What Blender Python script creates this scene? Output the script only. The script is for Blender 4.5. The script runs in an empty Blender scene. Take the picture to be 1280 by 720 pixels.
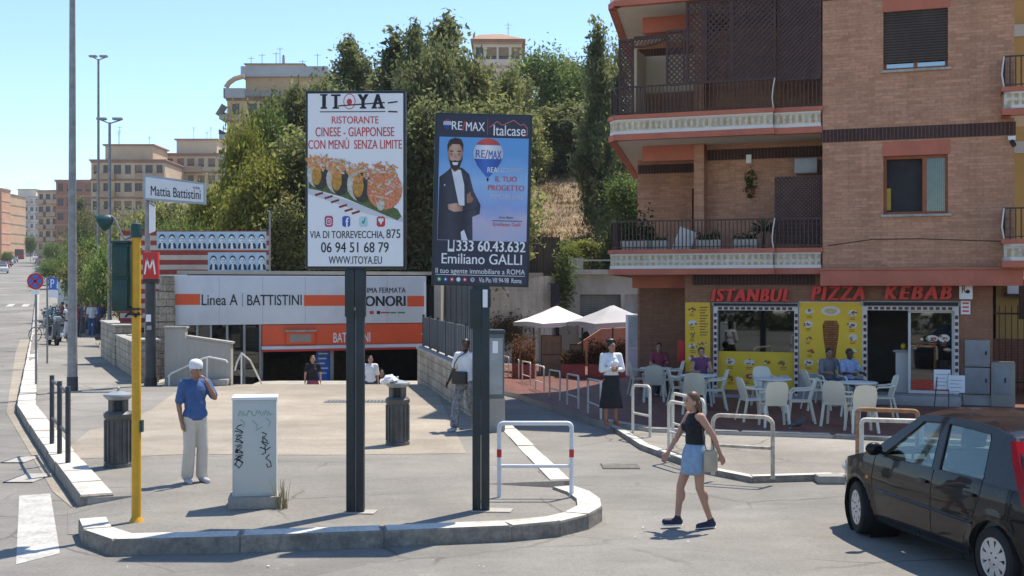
import bpy, bmesh, math, random
import numpy as np
from mathutils import Vector, Matrix

# ------------------------------------------------------------------ camera, sky, sun, exposure
SC = bpy.context.scene
COL = SC.collection
FPX = 1500.0            # focal length in pixels of a 1280 wide frame
CAMH = 2.5
cam_d = bpy.data.cameras.new("camera")
cam_d.sensor_width = 36.0
cam_d.lens = 36.0 * FPX / 1280.0
cam_d.clip_start = 0.1
cam_d.clip_end = 4000.0
cam = bpy.data.objects.new("camera", cam_d)
cam.location = (0, 0, CAMH)
cam.rotation_euler = (math.radians(90), 0, 0)
COL.objects.link(cam)
SC.camera = cam

SUN_EL = math.radians(64)
SUN_AZ = math.radians(40)          # clockwise from +Y (the viewing direction)
sd = Vector((math.sin(SUN_AZ) * math.cos(SUN_EL), math.cos(SUN_AZ) * math.cos(SUN_EL), math.sin(SUN_EL)))
wd = bpy.data.worlds.new("World")
SC.world = wd
wd.use_nodes = True
nt = wd.node_tree
nt.nodes.clear()
wo = nt.nodes.new("ShaderNodeOutputWorld")
wb = nt.nodes.new("ShaderNodeBackground")
sk = nt.nodes.new("ShaderNodeTexSky")
sk.sky_type = 'NISHITA'
sk.sun_disc = False
sk.sun_elevation = SUN_EL
sk.sun_rotation = SUN_AZ
sk.altitude = 50
sk.air_density = 1.0
sk.dust_density = 0.05
sk.ozone_density = 4.5
wb.inputs['Strength'].default_value = 0.1
nt.links.new(sk.outputs[0], wb.inputs[0])
nt.links.new(wb.outputs[0], wo.inputs[0])
sl = bpy.data.lights.new("sun", 'SUN')
sl.energy = 3.0
sl.angle = math.radians(0.53)
sl.color = (1.0, 0.92, 0.80)
sun = bpy.data.objects.new("sun", sl)
sun.rotation_euler = (-sd).to_track_quat('-Z', 'Y').to_euler()
sun.location = sd * 60
COL.objects.link(sun)
SC.view_settings.view_transform = 'Standard'
SC.view_settings.look = 'None'
SC.view_settings.gamma = 1.0
SC.view_settings.use_curve_mapping = False
SC.view_settings.exposure = 1.17
SC.render.engine = 'CYCLES'
SC.cycles.use_denoising = True
SC.cycles.max_bounces = 8
SC.cycles.diffuse_bounces = 3
SC.cycles.glossy_bounces = 3
SC.cycles.transmission_bounces = 6
SC.cycles.transparent_max_bounces = 12
SC.cycles.caustics_reflective = False
SC.cycles.caustics_refractive = False

RND = random.Random(7)

# ------------------------------------------------------------------ from a pixel of the photo to a place
def sstep(a, b, x):
    t = max(0.0, min(1.0, (x - a) / (b - a)))
    return t * t * (3 - 2 * t)

def zg(X, Y):
    """height of the ground: the street climbs far away, the side lane on the right falls"""
    z = 0.037 * max(0.0, Y - 58) * (1 - sstep(-12, -6, X) if Y < 200 else 1)
    w = sstep(-1.6, -0.4, X) * (1 - sstep(1.5, 3.8, X) * (1 - sstep(31, 42, Y)))
    z -= w * 0.043 * min(max(0.0, Y - 21.5), 20)
    return z

def gr(px, py, z=0.0):
    Y = FPX * (CAMH - z) / (py - 360.0)
    return Vector(((px - 640) / FPX * Y, Y, z))

def at(px, py, Y):
    return Vector(((px - 640) / FPX * Y, Y, CAMH + (360 - py) / FPX * Y))

# ------------------------------------------------------------------ materials
def _n(t, kind, **kw):
    n = t.nodes.new(kind)
    for k, v in kw.items():
        setattr(n, k, v)
    return n

def new_mat(name):
    m = bpy.data.materials.new(name)
    m.use_nodes = True
    t = m.node_tree
    return m, t, t.nodes['Principled BSDF']

def mixc(t, fac, a, b, mode='MIX'):
    n = _n(t, 'ShaderNodeMix', data_type='RGBA', blend_type=mode)
    if isinstance(fac, (int, float)): n.inputs[0].default_value = fac
    else: t.links.new(fac, n.inputs[0])
    for i, v in ((6, a), (7, b)):
        if isinstance(v, (tuple, list)): n.inputs[i].default_value = (v[0], v[1], v[2], 1)
        else: t.links.new(v, n.inputs[i])
    return n.outputs[2]

def noise(t, vec, scale, detail=4, rough=0.6):
    n = _n(t, 'ShaderNodeTexNoise')
    n.inputs['Scale'].default_value = scale
    n.inputs['Detail'].default_value = detail
    n.inputs['Roughness'].default_value = rough
    t.links.new(vec, n.inputs['Vector'])
    return n.outputs[0]

def ramp(t, v, stops):
    n = _n(t, 'ShaderNodeValToRGB')
    e = n.color_ramp.elements
    while len(e) < len(stops): e.new(0.5)
    for i, (p, c) in enumerate(stops):
        e[i].position = p
        e[i].color = (c, c, c, 1) if isinstance(c, (int, float)) else (c[0], c[1], c[2], 1)
    t.links.new(v, n.inputs[0])
    return n.outputs[0]

def coords(t, kind='Object'):
    return _n(t, 'ShaderNodeTexCoord').outputs[kind]

def bump(t, b, h, strength, dist=0.01):
    n = _n(t, 'ShaderNodeBump')
    n.inputs['Strength'].default_value = strength
    n.inputs['Distance'].default_value = dist
    t.links.new(h, n.inputs['Height'])
    t.links.new(n.outputs[0], b.inputs['Normal'])

MATS = {}
def mat(name, col, rough=0.6, metal=0.0, var=0.18, scale=2.5, grain=0.0, bmp=0.0, bscale=60, spec=0.4, stain=None, coat=0.0):
    """a plain procedural surface: base colour broken by two sizes of noise, with optional grain and bump"""
    if name in MATS: return MATS[name]
    m, t, b = new_mat(name)
    v = coords(t)
    lo = tuple(c * (1 - var) for c in col)
    hi = tuple(min(1, c * (1 + var)) for c in col)
    c = mixc(t, ramp(t, noise(t, v, scale), [(0.3, 0), (0.7, 1)]), lo, hi)
    if stain:
        c = mixc(t, ramp(t, noise(t, v, scale * 0.37, 6, 0.7), [(0.52, 0), (0.72, 0.75)]), c, stain)
    if grain:
        c = mixc(t, 1.0, c, ramp(t, noise(t, v, bscale, 2), [(0.25, 1 - grain), (0.75, 1.0)]), 'MULTIPLY')
    t.links.new(c, b.inputs['Base Color'])
    b.inputs['Roughness'].default_value = rough
    b.inputs['Metallic'].default_value = metal
    b.inputs['Specular IOR Level'].default_value = spec
    if coat:
        b.inputs['Coat Weight'].default_value = coat
        b.inputs['Coat Roughness'].default_value = 0.05
    if bmp: bump(t, b, noise(t, v, bscale, 3), bmp, 0.008)
    MATS[name] = m
    return m

def mat_asphalt(name, col, patch=0.16, cracks=True):
    m, t, b = new_mat(name)
    v = coords(t)
    big = ramp(t, noise(t, v, 0.22, 5, 0.62), [(0.32, 1 - patch), (0.68, 1 + patch * 0.5)])
    mid = ramp(t, noise(t, v, 1.7, 6, 0.7), [(0.3, 0.9), (0.7, 1.06)])
    fine = ramp(t, noise(t, v, 95, 2, 0.5), [(0.25, 0.66), (0.72, 1.24)])
    g2 = ramp(t, noise(t, v, 22, 3, 0.7), [(0.3, 0.86), (0.7, 1.1)])
    c = mixc(t, 1.0, col, big, 'MULTIPLY')
    c = mixc(t, 1.0, c, mid, 'MULTIPLY')
    c = mixc(t, 1.0, c, fine, 'MULTIPLY')
    c = mixc(t, 1.0, c, g2, 'MULTIPLY')
    rp = _n(t, 'ShaderNodeTexVoronoi'); rp.inputs['Scale'].default_value = 0.26; rp.inputs['Randomness'].default_value = 0.9
    rp.distance = 'CHEBYCHEV'
    t.links.new(v, rp.inputs['Vector'])
    sep = _n(t, 'ShaderNodeSeparateColor'); t.links.new(rp.outputs['Color'], sep.inputs[0])
    c = mixc(t, 1.0, c, ramp(t, sep.outputs[0], [(0.0, 0.84), (0.45, 0.98), (1.0, 1.06)]), 'MULTIPLY')
    tr_ = _n(t, 'ShaderNodeMapping'); tr_.inputs['Scale'].default_value = (0.7, 1.3, 1); t.links.new(v, tr_.inputs[0])
    c = mixc(t, 1.0, c, ramp(t, noise(t, tr_.outputs[0], 0.6, 6, 0.75), [(0.36, 0.84), (0.6, 1.04)]), 'MULTIPLY')
    # pale dust and dark oil spots
    c = mixc(t, ramp(t, noise(t, v, 0.9, 7, 0.75), [(0.60, 0), (0.78, 0.55)]), c, tuple(x * 1.45 for x in col))
    sp = _n(t, 'ShaderNodeTexVoronoi'); sp.inputs['Scale'].default_value = 1.6
    t.links.new(v, sp.inputs['Vector'])
    c = mixc(t, ramp(t, sp.outputs['Distance'], [(0.0, 0.55), (0.075, 0.0)]), c, tuple(x * 0.45 for x in col))
    if cracks:
        w = _n(t, 'ShaderNodeMixRGB'); w.blend_type = 'ADD'; w.inputs[0].default_value = 0.35
        nn = _n(t, 'ShaderNodeTexNoise'); nn.inputs['Scale'].default_value = 1.3; nn.inputs['Detail'].default_value = 6
        t.links.new(v, nn.inputs['Vector']); t.links.new(v, w.inputs[1]); t.links.new(nn.outputs[1], w.inputs[2])
        vo = _n(t, 'ShaderNodeTexVoronoi', feature='DISTANCE_TO_EDGE'); vo.inputs['Scale'].default_value = 0.42
        t.links.new(w.outputs[0], vo.inputs['Vector'])
        line = ramp(t, vo.outputs['Distance'], [(0.0, 1), (0.011, 0)])
        msk = ramp(t, noise(t, v, 0.3, 3), [(0.44, 0), (0.56, 0.85)])
        f = _n(t, 'ShaderNodeMath', operation='MULTIPLY'); t.links.new(line, f.inputs[0]); t.links.new(msk, f.inputs[1])
        c = mixc(t, f.outputs[0], c, tuple(x * 0.35 for x in col))
    t.links.new(c, b.inputs['Base Color'])
    b.inputs['Roughness'].default_value = 0.88
    b.inputs['Specular IOR Level'].default_value = 0.25
    bump(t, b, noise(t, v, 130, 2), 0.45, 0.01)
    MATS[name] = m
    return m

def mat_brick(name, c1, c2, mortar, bw, bh, mor=0.012, rough=0.85, offs=0.5, var=0.2, bmp=0.35, stain=0.2):
    """courses of brick or tile; reads the mesh's own metre-sized uv"""
    m, t, b = new_mat(name)
    uv = coords(t, 'UV')
    br = _n(t, 'ShaderNodeTexBrick')
    br.offset = offs
    br.inputs['Scale'].default_value = 1.0
    br.inputs['Brick Width'].default_value = bw
    br.inputs['Row Height'].default_value = bh
    br.inputs['Mortar Size'].default_value = mor
    br.inputs['Mortar Smooth'].default_value = 0.2
    br.inputs['Bias'].default_value = 0.0
    br.inputs['Color1'].default_value = (*c1, 1)
    br.inputs['Color2'].default_value = (*c2, 1)
    br.inputs['Mortar'].default_value = (*mortar, 1)
    t.links.new(uv, br.inputs['Vector'])
    c = mixc(t, 1.0, br.outputs['Color'], ramp(t, noise(t, uv, 0.8, 6, 0.65), [(0.3, 1 - stain), (0.7, 1 + stain * 0.4)]), 'MULTIPLY')
    c = mixc(t, 1.0, c, ramp(t, noise(t, uv, 14, 4, 0.7), [(0.3, 1 - var), (0.7, 1 + var * 0.5)]), 'MULTIPLY')
    mp = _n(t, 'ShaderNodeMapping'); mp.inputs['Scale'].default_value = (2.6, 0.16, 1); t.links.new(uv, mp.inputs[0])
    c = mixc(t, 1.0, c, ramp(t, noise(t, mp.outputs[0], 1.0, 5, 0.7), [(0.34, 1 - stain * 0.9), (0.55, 1.02)]), 'MULTIPLY')
    t.links.new(c, b.inputs['Base Color'])
    b.inputs['Roughness'].default_value = rough
    b.inputs['Specular IOR Level'].default_value = 0.25
    inv = _n(t, 'ShaderNodeMath', operation='SUBTRACT'); inv.inputs[0].default_value = 1.0
    t.links.new(br.outputs['Fac'], inv.inputs[1])
    bump(t, b, inv.outputs[0], bmp, 0.006)
    MATS[name] = m
    return m

def mat_glass(name, tint=(0.55, 0.62, 0.62), refl=0.12, see=0.8, rough=0.02):
    m = bpy.data.materials.new(name); m.use_nodes = True
    t = m.node_tree; t.nodes.clear()
    o = _n(t, 'ShaderNodeOutputMaterial')
    tr = _n(t, 'ShaderNodeBsdfTransparent'); tr.inputs[0].default_value = (*[c * see for c in tint], 1)
    gl = _n(t, 'ShaderNodeBsdfGlossy'); gl.inputs['Roughness'].default_value = rough
    gl.inputs[0].default_value = (0.9, 0.95, 0.95, 1)
    fr = _n(t, 'ShaderNodeLayerWeight'); pw = _n(t, 'ShaderNodeMath', operation='POWER'); pw.inputs[1].default_value = 4.0
    t.links.new(fr.outputs['Facing'], pw.inputs[0])
    ad = _n(t, 'ShaderNodeMath', operation='MULTIPLY_ADD'); ad.inputs[1].default_value = 0.9; ad.inputs[2].default_value = refl
    ad.use_clamp = True
    t.links.new(pw.outputs[0], ad.inputs[0])
    mx = _n(t, 'ShaderNodeMixShader')
    t.links.new(ad.outputs[0], mx.inputs[0]); t.links.new(tr.outputs[0], mx.inputs[1]); t.links.new(gl.outputs[0], mx.inputs[2])
    t.links.new(mx.outputs[0], o.inputs[0])
    MATS[name] = m
    return m

def mat_leaf(name, dark, mid, light):
    """leaves: each leaf carries its own shade of green"""
    m, t, b = new_mat(name)
    a = _n(t, 'ShaderNodeAttribute'); a.attribute_name = 'leaf'
    oi = _n(t, 'ShaderNodeObjectInfo')
    c = ramp(t, a.outputs['Fac'], [(0.0, dark), (0.5, mid), (1.0, light)])
    hs = _n(t, 'ShaderNodeHueSaturation')
    mr = _n(t, 'ShaderNodeMapRange'); mr.inputs[3].default_value = 0.8; mr.inputs[4].default_value = 1.25
    t.links.new(oi.outputs['Random'], mr.inputs[0]); t.links.new(mr.outputs[0], hs.inputs['Value'])
    t.links.new(c, hs.inputs['Color'])
    t.links.new(hs.outputs[0], b.inputs['Base Color'])
    b.inputs['Roughness'].default_value = 0.6
    b.inputs['Specular IOR Level'].default_value = 0.25
    tl = _n(t, 'ShaderNodeBsdfTranslucent'); t.links.new(hs.outputs[0], tl.inputs[0])
    mx = _n(t, 'ShaderNodeMixShader'); mx.inputs[0].default_value = 0.6
    o = t.nodes['Material Output']
    t.links.new(b.outputs[0], mx.inputs[1]); t.links.new(tl.outputs[0], mx.inputs[2]); t.links.new(mx.outputs[0], o.inputs[0])
    MATS[name] = m
    return m

# ------------------------------------------------------------------ mesh building
class MB:
    """collects shapes and links them as ONE mesh object"""
    def __init__(s):
        s.bm = bmesh.new(); s.mats = []
    def mi(s, m):
        if m not in s.mats: s.mats.append(m)
        return s.mats.index(m)
    def face(s, pts, m):
        vs = [s.bm.verts.new(p) for p in pts]
        f = s.bm.faces.new(vs); f.material_index = s.mi(m)
        return f
    def box(s, x0, x1, y0, y1, z0, z1, m, M=None, bev=0.0, taper=None):
        i = s.mi(m)
        tx, ty = taper if taper else (1, 1)
        cx, cy = (x0 + x1) / 2, (y0 + y1) / 2
        vs = []
        for z, ax, ay in ((z0, 1, 1), (z1, tx, ty)):
            for x, y in ((x0, y0), (x1, y0), (x1, y1), (x0, y1)):
                p = Vector((cx + (x - cx) * ax, cy + (y - cy) * ay, z))
                vs.append(s.bm.verts.new(M @ p if M else p))
        fs = []
        for q in ((3, 2, 1, 0), (4, 5, 6, 7), (0, 1, 5, 4), (1, 2, 6, 5), (2, 3, 7, 6), (3, 0, 4, 7)):
            f = s.bm.faces.new([vs[k] for k in q]); f.material_index = i; fs.append(f)
        if bev > 0:
            es = list({e for f in fs for e in f.edges})
            r = bmesh.ops.bevel(s.bm, geom=es, offset=bev, segments=2, profile=0.6, affect='EDGES')
            for f in r['faces']: f.material_index = i
    def bar(s, p0, p1, w, h, m, up=(0, 0, 1)):
        """a rectangular bar from p0 to p1"""
        p0, p1 = Vector(p0), Vector(p1); d = p1 - p0; L = d.length
        if L < 1e-6: return
        d.normalize(); u = Vector(up)
        if abs(d.dot(u)) > 0.98: u = Vector((0, 1, 0)) if abs(d.y) < 0.9 else Vector((1, 0, 0))
        x = d.cross(u).normalized(); y = x.cross(d).normalized()
        M = Matrix(((x.x, d.x, y.x, p0.x), (x.y, d.y, y.y, p0.y), (x.z, d.z, y.z, p0.z), (0, 0, 0, 1)))
        s.box(-w / 2, w / 2, 0, L, -h / 2, h / 2, m, M)
    def tube(s, pts, r, m, n=8, cap=True, closed=False):
        pts = [Vector(p) for p in pts]; i = s.mi(m)
        rs = r if isinstance(r, (list, tuple)) else [r] * len(pts)
        rings = []; prev = None
        N = len(pts)
        for k, p in enumerate(pts):
            if closed: d = pts[(k + 1) % N] - pts[k - 1]
            else: d = (pts[min(k + 1, N - 1)] - pts[max(k - 1, 0)])
            d.normalize()
            if prev is None:
                u = Vector((0, 0, 1)) if abs(d.z) < 0.9 else Vector((1, 0, 0))
                x = d.cross(u).normalized()
            else:
                x = (prev - d * prev.dot(d)).normalized()
            prev = x; y = d.cross(x)
            rings.append([s.bm.verts.new(p + (x * math.cos(a) + y * math.sin(a)) * rs[k]) for a in (2 * math.pi * j / n for j in range(n))])
        for k in range(N if closed else N - 1):
            A, B = rings[k], rings[(k + 1) % N]
            for j in range(n):
                f = s.bm.faces.new((A[j], A[(j + 1) % n], B[(j + 1) % n], B[j])); f.material_index = i
        if cap and not closed:
            for R in (rings[0][::-1], rings[-1]):
                f = s.bm.faces.new(R); f.material_index = i
    def lathe(s, prof, m, c=(0, 0, 0), n=16, sx=1.0, sy=1.0, cap=True, M=None):
        c = Vector(c); i = s.mi(m); rings = []
        for r, z in prof:
            ring = []
            for k in range(n):
                a = 2 * math.pi * k / n
                p = Vector((c.x + math.cos(a) * r * sx, c.y + math.sin(a) * r * sy, c.z + z))
                ring.append(s.bm.verts.new(M @ p if M else p))
            rings.append(ring)
        for A, B in zip(rings, rings[1:]):
            for k in range(n):
                f = s.bm.faces.new((A[k], A[(k + 1) % n], B[(k + 1) % n], B[k])); f.material_index = i
        if cap:
            for R in (rings[0][::-1], rings[-1]):
                f = s.bm.faces.new(R); f.material_index = i
    def ball(s, c, r, m, seg=10, M=None):
        """an ellipsoid; r may be a triple"""
        r = (r, r, r) if isinstance(r, (int, float)) else r
        i = s.mi(m)
        T = Matrix.Translation(Vector(c)) @ (M.to_4x4() if M else Matrix()) @ Matrix.Diagonal((*r, 1))
        q = bmesh.ops.create_uvsphere(s.bm, u_segments=seg * 2, v_segments=seg, radius=1, matrix=T)
        for v in q['verts']:
            for f in v.link_faces: f.material_index = i
    def prism(s, poly, z0, z1, m, M=None, side=None):
        """a plan polygon raised from z0 to z1"""
        a = [Vector((p[0], p[1], z0)) for p in poly]; b = [Vector((p[0], p[1], z1)) for p in poly]
        s.loft2(a, b, m, M, side)
    def loft2(s, a, b, m, M=None, side=None):
        i = s.mi(m); j = s.mi(side) if side else i
        if M: a = [M @ p for p in a]; b = [M @ p for p in b]
        A = [s.bm.verts.new(p) for p in a]; B = [s.bm.verts.new(p) for p in b]
        f = s.bm.faces.new(A[::-1]); f.material_index = i
        f = s.bm.faces.new(B); f.material_index = i
        n = len(A)
        for k in range(n):
            f = s.bm.faces.new((A[k], A[(k + 1) % n], B[(k + 1) % n], B[k])); f.material_index = j
    def plate(s, poly, y, th, m):
        """an outline in the x-z plane, front face at y, th thick towards +y"""
        a = [Vector((p[0], y + th, p[1])) for p in poly]; b = [Vector((p[0], y, p[1])) for p in poly]
        s.loft2(a, b, m)
    def disc(s, cx, cz, rx, rz, y, th, m, n=20):
        s.plate([(cx + rx * math.cos(2 * math.pi * k / n), cz + rz * math.sin(2 * math.pi * k / n)) for k in range(n)], y, th, m)
    def text(s, body, x0, x1, z0, z1, y, m, bold=0.0, th=0.004, shear=0.0, space=1.0):
        """raised lettering filling x0..x1, z0..z1, readable from -y"""
        if bold > 0.008:
            d = bold * (z1 - z0) * 0.9
            for k in range(3 if bold > 0.03 else 2):
                s.text(body, x0 + d * k, x1 - d * (2 - k if bold > 0.03 else 1 - k), z0, z1, y - 0.00025 * k, m, 0.0, th, shear, space)
            return
        cu = bpy.data.curves.new("t", 'FONT'); cu.body = body; cu.size = 1; cu.shear = shear; cu.space_character = space
        cu.resolution_u = 4
        ob = bpy.data.objects.new("t", cu); COL.objects.link(ob)
        bpy.context.view_layer.update()
        me = bpy.data.meshes.new_from_object(ob.evaluated_get(bpy.context.evaluated_depsgraph_get()))
        co = np.zeros(len(me.vertices) * 3); me.vertices.foreach_get('co', co); co = co.reshape(-1, 3)
        mn, mx = co.min(0), co.max(0)
        sx = (x1 - x0) / (mx[0] - mn[0]); sz = (z1 - z0) / (mx[1] - mn[1])
        i = s.mi(m)
        vs = [s.bm.verts.new((x0 + (c[0] - mn[0]) * sx, y, z0 + (c[1] - mn[1]) * sz)) for c in co]
        fs = []
        for p in me.polygons:
            try:
                f = s.bm.faces.new([vs[k] for k in p.vertices]); f.material_index = i; fs.append(f)
            except ValueError: pass
        if fs:
            s.bm.normal_update()
            if fs[0].normal.y > 0: bmesh.ops.reverse_faces(s.bm, faces=fs)
            if th > 0:
                r = bmesh.ops.extrude_face_region(s.bm, geom=fs)
                nv = [g for g in r['geom'] if isinstance(g, bmesh.types.BMVert)]
                for v in nv: v.co.y -= th
                for g in r['geom']:
                    if isinstance(g, bmesh.types.BMFace): g.material_index = i
                for v in nv:
                    for f in v.link_faces: f.material_index = i
                keep = [f for f in fs if f.is_valid]
                if keep: bmesh.ops.delete(s.bm, geom=keep, context='FACES_ONLY')
        bpy.data.objects.remove(ob); bpy.data.curves.remove(cu); bpy.data.meshes.remove(me)
    def build(s, name, parent=None, loc=None, smooth=True, recalc=False, ang=38):
        me = bpy.data.meshes.new(name)
        if recalc: bmesh.ops.recalc_face_normals(s.bm, faces=s.bm.faces)
        s.bm.normal_update()
        uv = s.bm.loops.layers.uv.new('metres')
        for f in s.bm.faces:
            n = f.normal; ax, ay, az = abs(n.x), abs(n.y), abs(n.z)
            f.smooth = smooth
            for l in f.loops:
                c = l.vert.co
                if az > 0.7: l[uv].uv = (c.x, c.y)
                elif ax > ay: l[uv].uv = (c.y, c.z)
                else: l[uv].uv = (c.x, c.z)
        s.bm.to_mesh(me); s.bm.free()
        for m in s.mats: me.materials.append(m)
        if smooth: me.set_sharp_from_angle(angle=math.radians(ang))
        ob = bpy.data.objects.new(name, me); COL.objects.link(ob)
        if parent: ob.parent = parent
        if loc is not None: ob.location = loc
        return ob

def tag(o, label, cat, group=None):
    o['label'] = label; o['category'] = cat
    if group: o['group'] = group
    return o
def struct(o):
    o['kind'] = 'structure'; return o
def stuff(o, label=None, cat=None):
    o['kind'] = 'stuff'
    if label: tag(o, label, cat)
    return o
def thing(name, label, cat, loc=(0, 0, 0), rz=0.0, group=None):
    o = bpy.data.objects.new(name, None); COL.objects.link(o)
    o.empty_display_size = 0.2
    o.location = loc; o.rotation_euler = (0, 0, rz)
    return tag(o, label, cat, group)
KIDS = {}
def dup(o, loc=None, rz=None, label=None, group=None, parent=None, scale=None):
    c = o.copy(); COL.objects.link(c)
    if parent: c.parent = parent
    if loc is not None: c.location = loc
    if rz is not None: c.rotation_euler = (0, 0, rz)
    if scale is not None: c.scale = scale
    if label: c['label'] = label
    if group: c['group'] = group
    for ch in o.children: dup(ch, parent=c)
    return c

def facade(mb, x0, x1, z0, z1, holes, m, y=0.0, depth=0.18, rev=None):
    """a wall sheet in the x-z plane with real window openings and their reveals; faces -y"""
    xs = sorted({x0, x1, *[h[0] for h in holes], *[h[1] for h in holes]})
    zs = sorted({z0, z1, *[h[2] for h in holes], *[h[3] for h in holes]})
    xs = [x for x in xs if x0 <= x <= x1]; zs = [z for z in zs if z0 <= z <= z1]
    for a, b in zip(xs, xs[1:]):
        for c, d in zip(zs, zs[1:]):
            mx, mz = (a + b) / 2, (c + d) / 2
            if any(h[0] < mx < h[1] and h[2] < mz < h[3] for h in holes): continue
            mb.face([(a, y, c), (b, y, c), (b, y, d), (a, y, d)], m)
    rev = rev or m
    for a, b, c, d in holes:
        c = max(c, z0); d = min(d, z1)
        if d <= c: continue
        Y = y + depth
        mb.face([(a, y, c), (a, Y, c), (b, Y, c), (b, y, c)][::-1], rev)
        mb.face([(a, y, d), (b, y, d), (b, Y, d), (a, Y, d)][::-1], rev)
        mb.face([(a, y, c), (a, y, d), (a, Y, d), (a, Y, c)][::-1], rev)
        mb.face([(b, y, c), (b, Y, c), (b, Y, d), (b, y, d)][::-1], rev)

def sheet(name, poly, m, zoff=0.0, skirt=0.0, step=0.8, side=None, flat=False):
    """a ground surface: plan polygon laid over the ground's own height"""
    bm = bmesh.new()
    f = bm.faces.new([bm.verts.new((p[0], p[1], 0)) for p in poly])
    bm.normal_update()
    if f.normal.z < 0: bmesh.ops.reverse_faces(bm, faces=[f])
    if not flat:
        bmesh.ops.triangulate(bm, faces=list(bm.faces))
        xs = [p[0] for p in poly]; ys = [p[1] for p in poly]
        for ax, lo, hi in (((1, 0, 0), min(xs), max(xs)), ((0, 1, 0), min(ys), max(ys))):
            k = lo + step
            while k < hi:
                co = (k, 0, 0) if ax[0] else (0, k, 0)
                bmesh.ops.bisect_plane(bm, geom=bm.verts[:] + bm.edges[:] + bm.faces[:], plane_co=co, plane_no=ax, dist=1e-5)
                k += step
    if skirt:
        be = [e for e in bm.edges if len(e.link_faces) == 1]
        top = list(bm.faces)
        r = bmesh.ops.extrude_edge_only(bm, edges=be)
        low = {g for g in r['geom'] if isinstance(g, bmesh.types.BMVert)}
        for q in bm.faces:
            if q not in top: q.material_index = 1 if side else 0
    else: low = set()
    for v in bm.verts:
        v.co.z = zg(v.co.x, v.co.y) + zoff - (skirt if v in low else 0)
    bmesh.ops.recalc_face_normals(bm, faces=bm.faces)
    bm.normal_update()
    if sum(q.normal.z * q.calc_area() for q in bm.faces) < 0: bmesh.ops.reverse_faces(bm, faces=bm.faces)
    uv = bm.loops.layers.uv.new('metres')
    for q in bm.faces:
        for l in q.loops:
            c = l.vert.co
            l[uv].uv = (c.x, c.y) if abs(q.normal.z) > 0.5 else (c.x + c.y, c.z)
    me = bpy.data.meshes.new(name); bm.to_mesh(me); bm.free()
    me.materials.append(m)
    if side: me.materials.append(side)
    ob = bpy.data.objects.new(name, me); COL.objects.link(ob)
    return ob

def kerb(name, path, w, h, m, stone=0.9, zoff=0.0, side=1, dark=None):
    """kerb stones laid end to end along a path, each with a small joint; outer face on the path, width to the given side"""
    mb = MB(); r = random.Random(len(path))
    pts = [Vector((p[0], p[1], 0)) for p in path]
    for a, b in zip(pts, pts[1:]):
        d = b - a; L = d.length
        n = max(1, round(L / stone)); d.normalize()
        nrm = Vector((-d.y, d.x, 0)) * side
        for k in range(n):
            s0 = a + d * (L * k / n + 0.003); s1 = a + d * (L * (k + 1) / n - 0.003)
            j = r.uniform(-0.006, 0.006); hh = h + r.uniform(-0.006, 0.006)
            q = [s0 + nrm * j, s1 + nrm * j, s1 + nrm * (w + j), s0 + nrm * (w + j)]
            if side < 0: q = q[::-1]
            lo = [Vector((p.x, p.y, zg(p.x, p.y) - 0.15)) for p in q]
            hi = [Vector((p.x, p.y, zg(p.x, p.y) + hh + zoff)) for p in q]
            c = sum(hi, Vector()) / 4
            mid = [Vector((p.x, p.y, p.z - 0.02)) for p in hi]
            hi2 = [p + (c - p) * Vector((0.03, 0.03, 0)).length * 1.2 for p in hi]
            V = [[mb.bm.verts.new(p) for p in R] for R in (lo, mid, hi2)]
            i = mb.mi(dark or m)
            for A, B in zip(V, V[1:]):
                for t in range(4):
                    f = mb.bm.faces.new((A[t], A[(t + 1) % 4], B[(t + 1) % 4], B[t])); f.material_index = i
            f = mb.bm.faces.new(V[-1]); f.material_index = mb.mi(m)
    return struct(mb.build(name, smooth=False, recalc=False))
# ------------------------------------------------------------------ shared materials
ASPH = mat_asphalt('asphalt_road', (0.272, 0.256, 0.226), patch=0.22)
ASPH2 = mat_asphalt('asphalt_pavement', (0.295, 0.274, 0.238), patch=0.2)
BEIGE = mat_asphalt('asphalt_beige', (0.395, 0.342, 0.27), patch=0.2, cracks=False)
LANE = mat_asphalt('asphalt_lane', (0.31, 0.285, 0.245), patch=0.16)
TRAV = mat('travertine', (0.47, 0.44, 0.385), 0.8, var=0.16, scale=3.5, grain=0.35, bscale=26, bmp=0.3, stain=(0.2, 0.19, 0.17))
KTOP = mat('kerb_lit_top', (0.66, 0.62, 0.54), 0.8, var=0.14, scale=3.5, grain=0.3, bscale=26, bmp=0.3, stain=(0.36, 0.33, 0.28))  # kerb tops: sunlit brightness put into the colour
KSIDE = mat('kerb_shaded_side', (0.30, 0.27, 0.225), 0.85, var=0.3, scale=4, grain=0.4, bscale=22, bmp=0.4, stain=(0.10, 0.095, 0.085))  # kerb sides: shade of the front faces put into the colour, plus grime
WALLSTONE = mat_brick('stone_blocks', (0.54, 0.465, 0.36), (0.43, 0.37, 0.285), (0.27, 0.23, 0.18), 0.42, 0.2, 0.014, stain=0.4, var=0.45)
CONC = mat('concrete', (0.36, 0.335, 0.29), 0.85, var=0.14, scale=0.9, grain=0.22, bscale=30, bmp=0.2, stain=(0.2, 0.18, 0.15))
CONC_L = mat('concrete_light', (0.44, 0.41, 0.36), 0.85, var=0.12, scale=0.8, grain=0.2, bscale=30, bmp=0.2, stain=(0.26, 0.23, 0.19))
TILE = mat_brick('terrace_tile', (0.21, 0.085, 0.062), (0.17, 0.07, 0.052), (0.12, 0.07, 0.055), 0.33, 0.33, 0.008, rough=0.6, offs=0.0, stain=0.25)
WHITE = mat('white_paint', (0.74, 0.73, 0.70), 0.5, var=0.06, scale=4, stain=(0.45, 0.42, 0.38))
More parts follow.
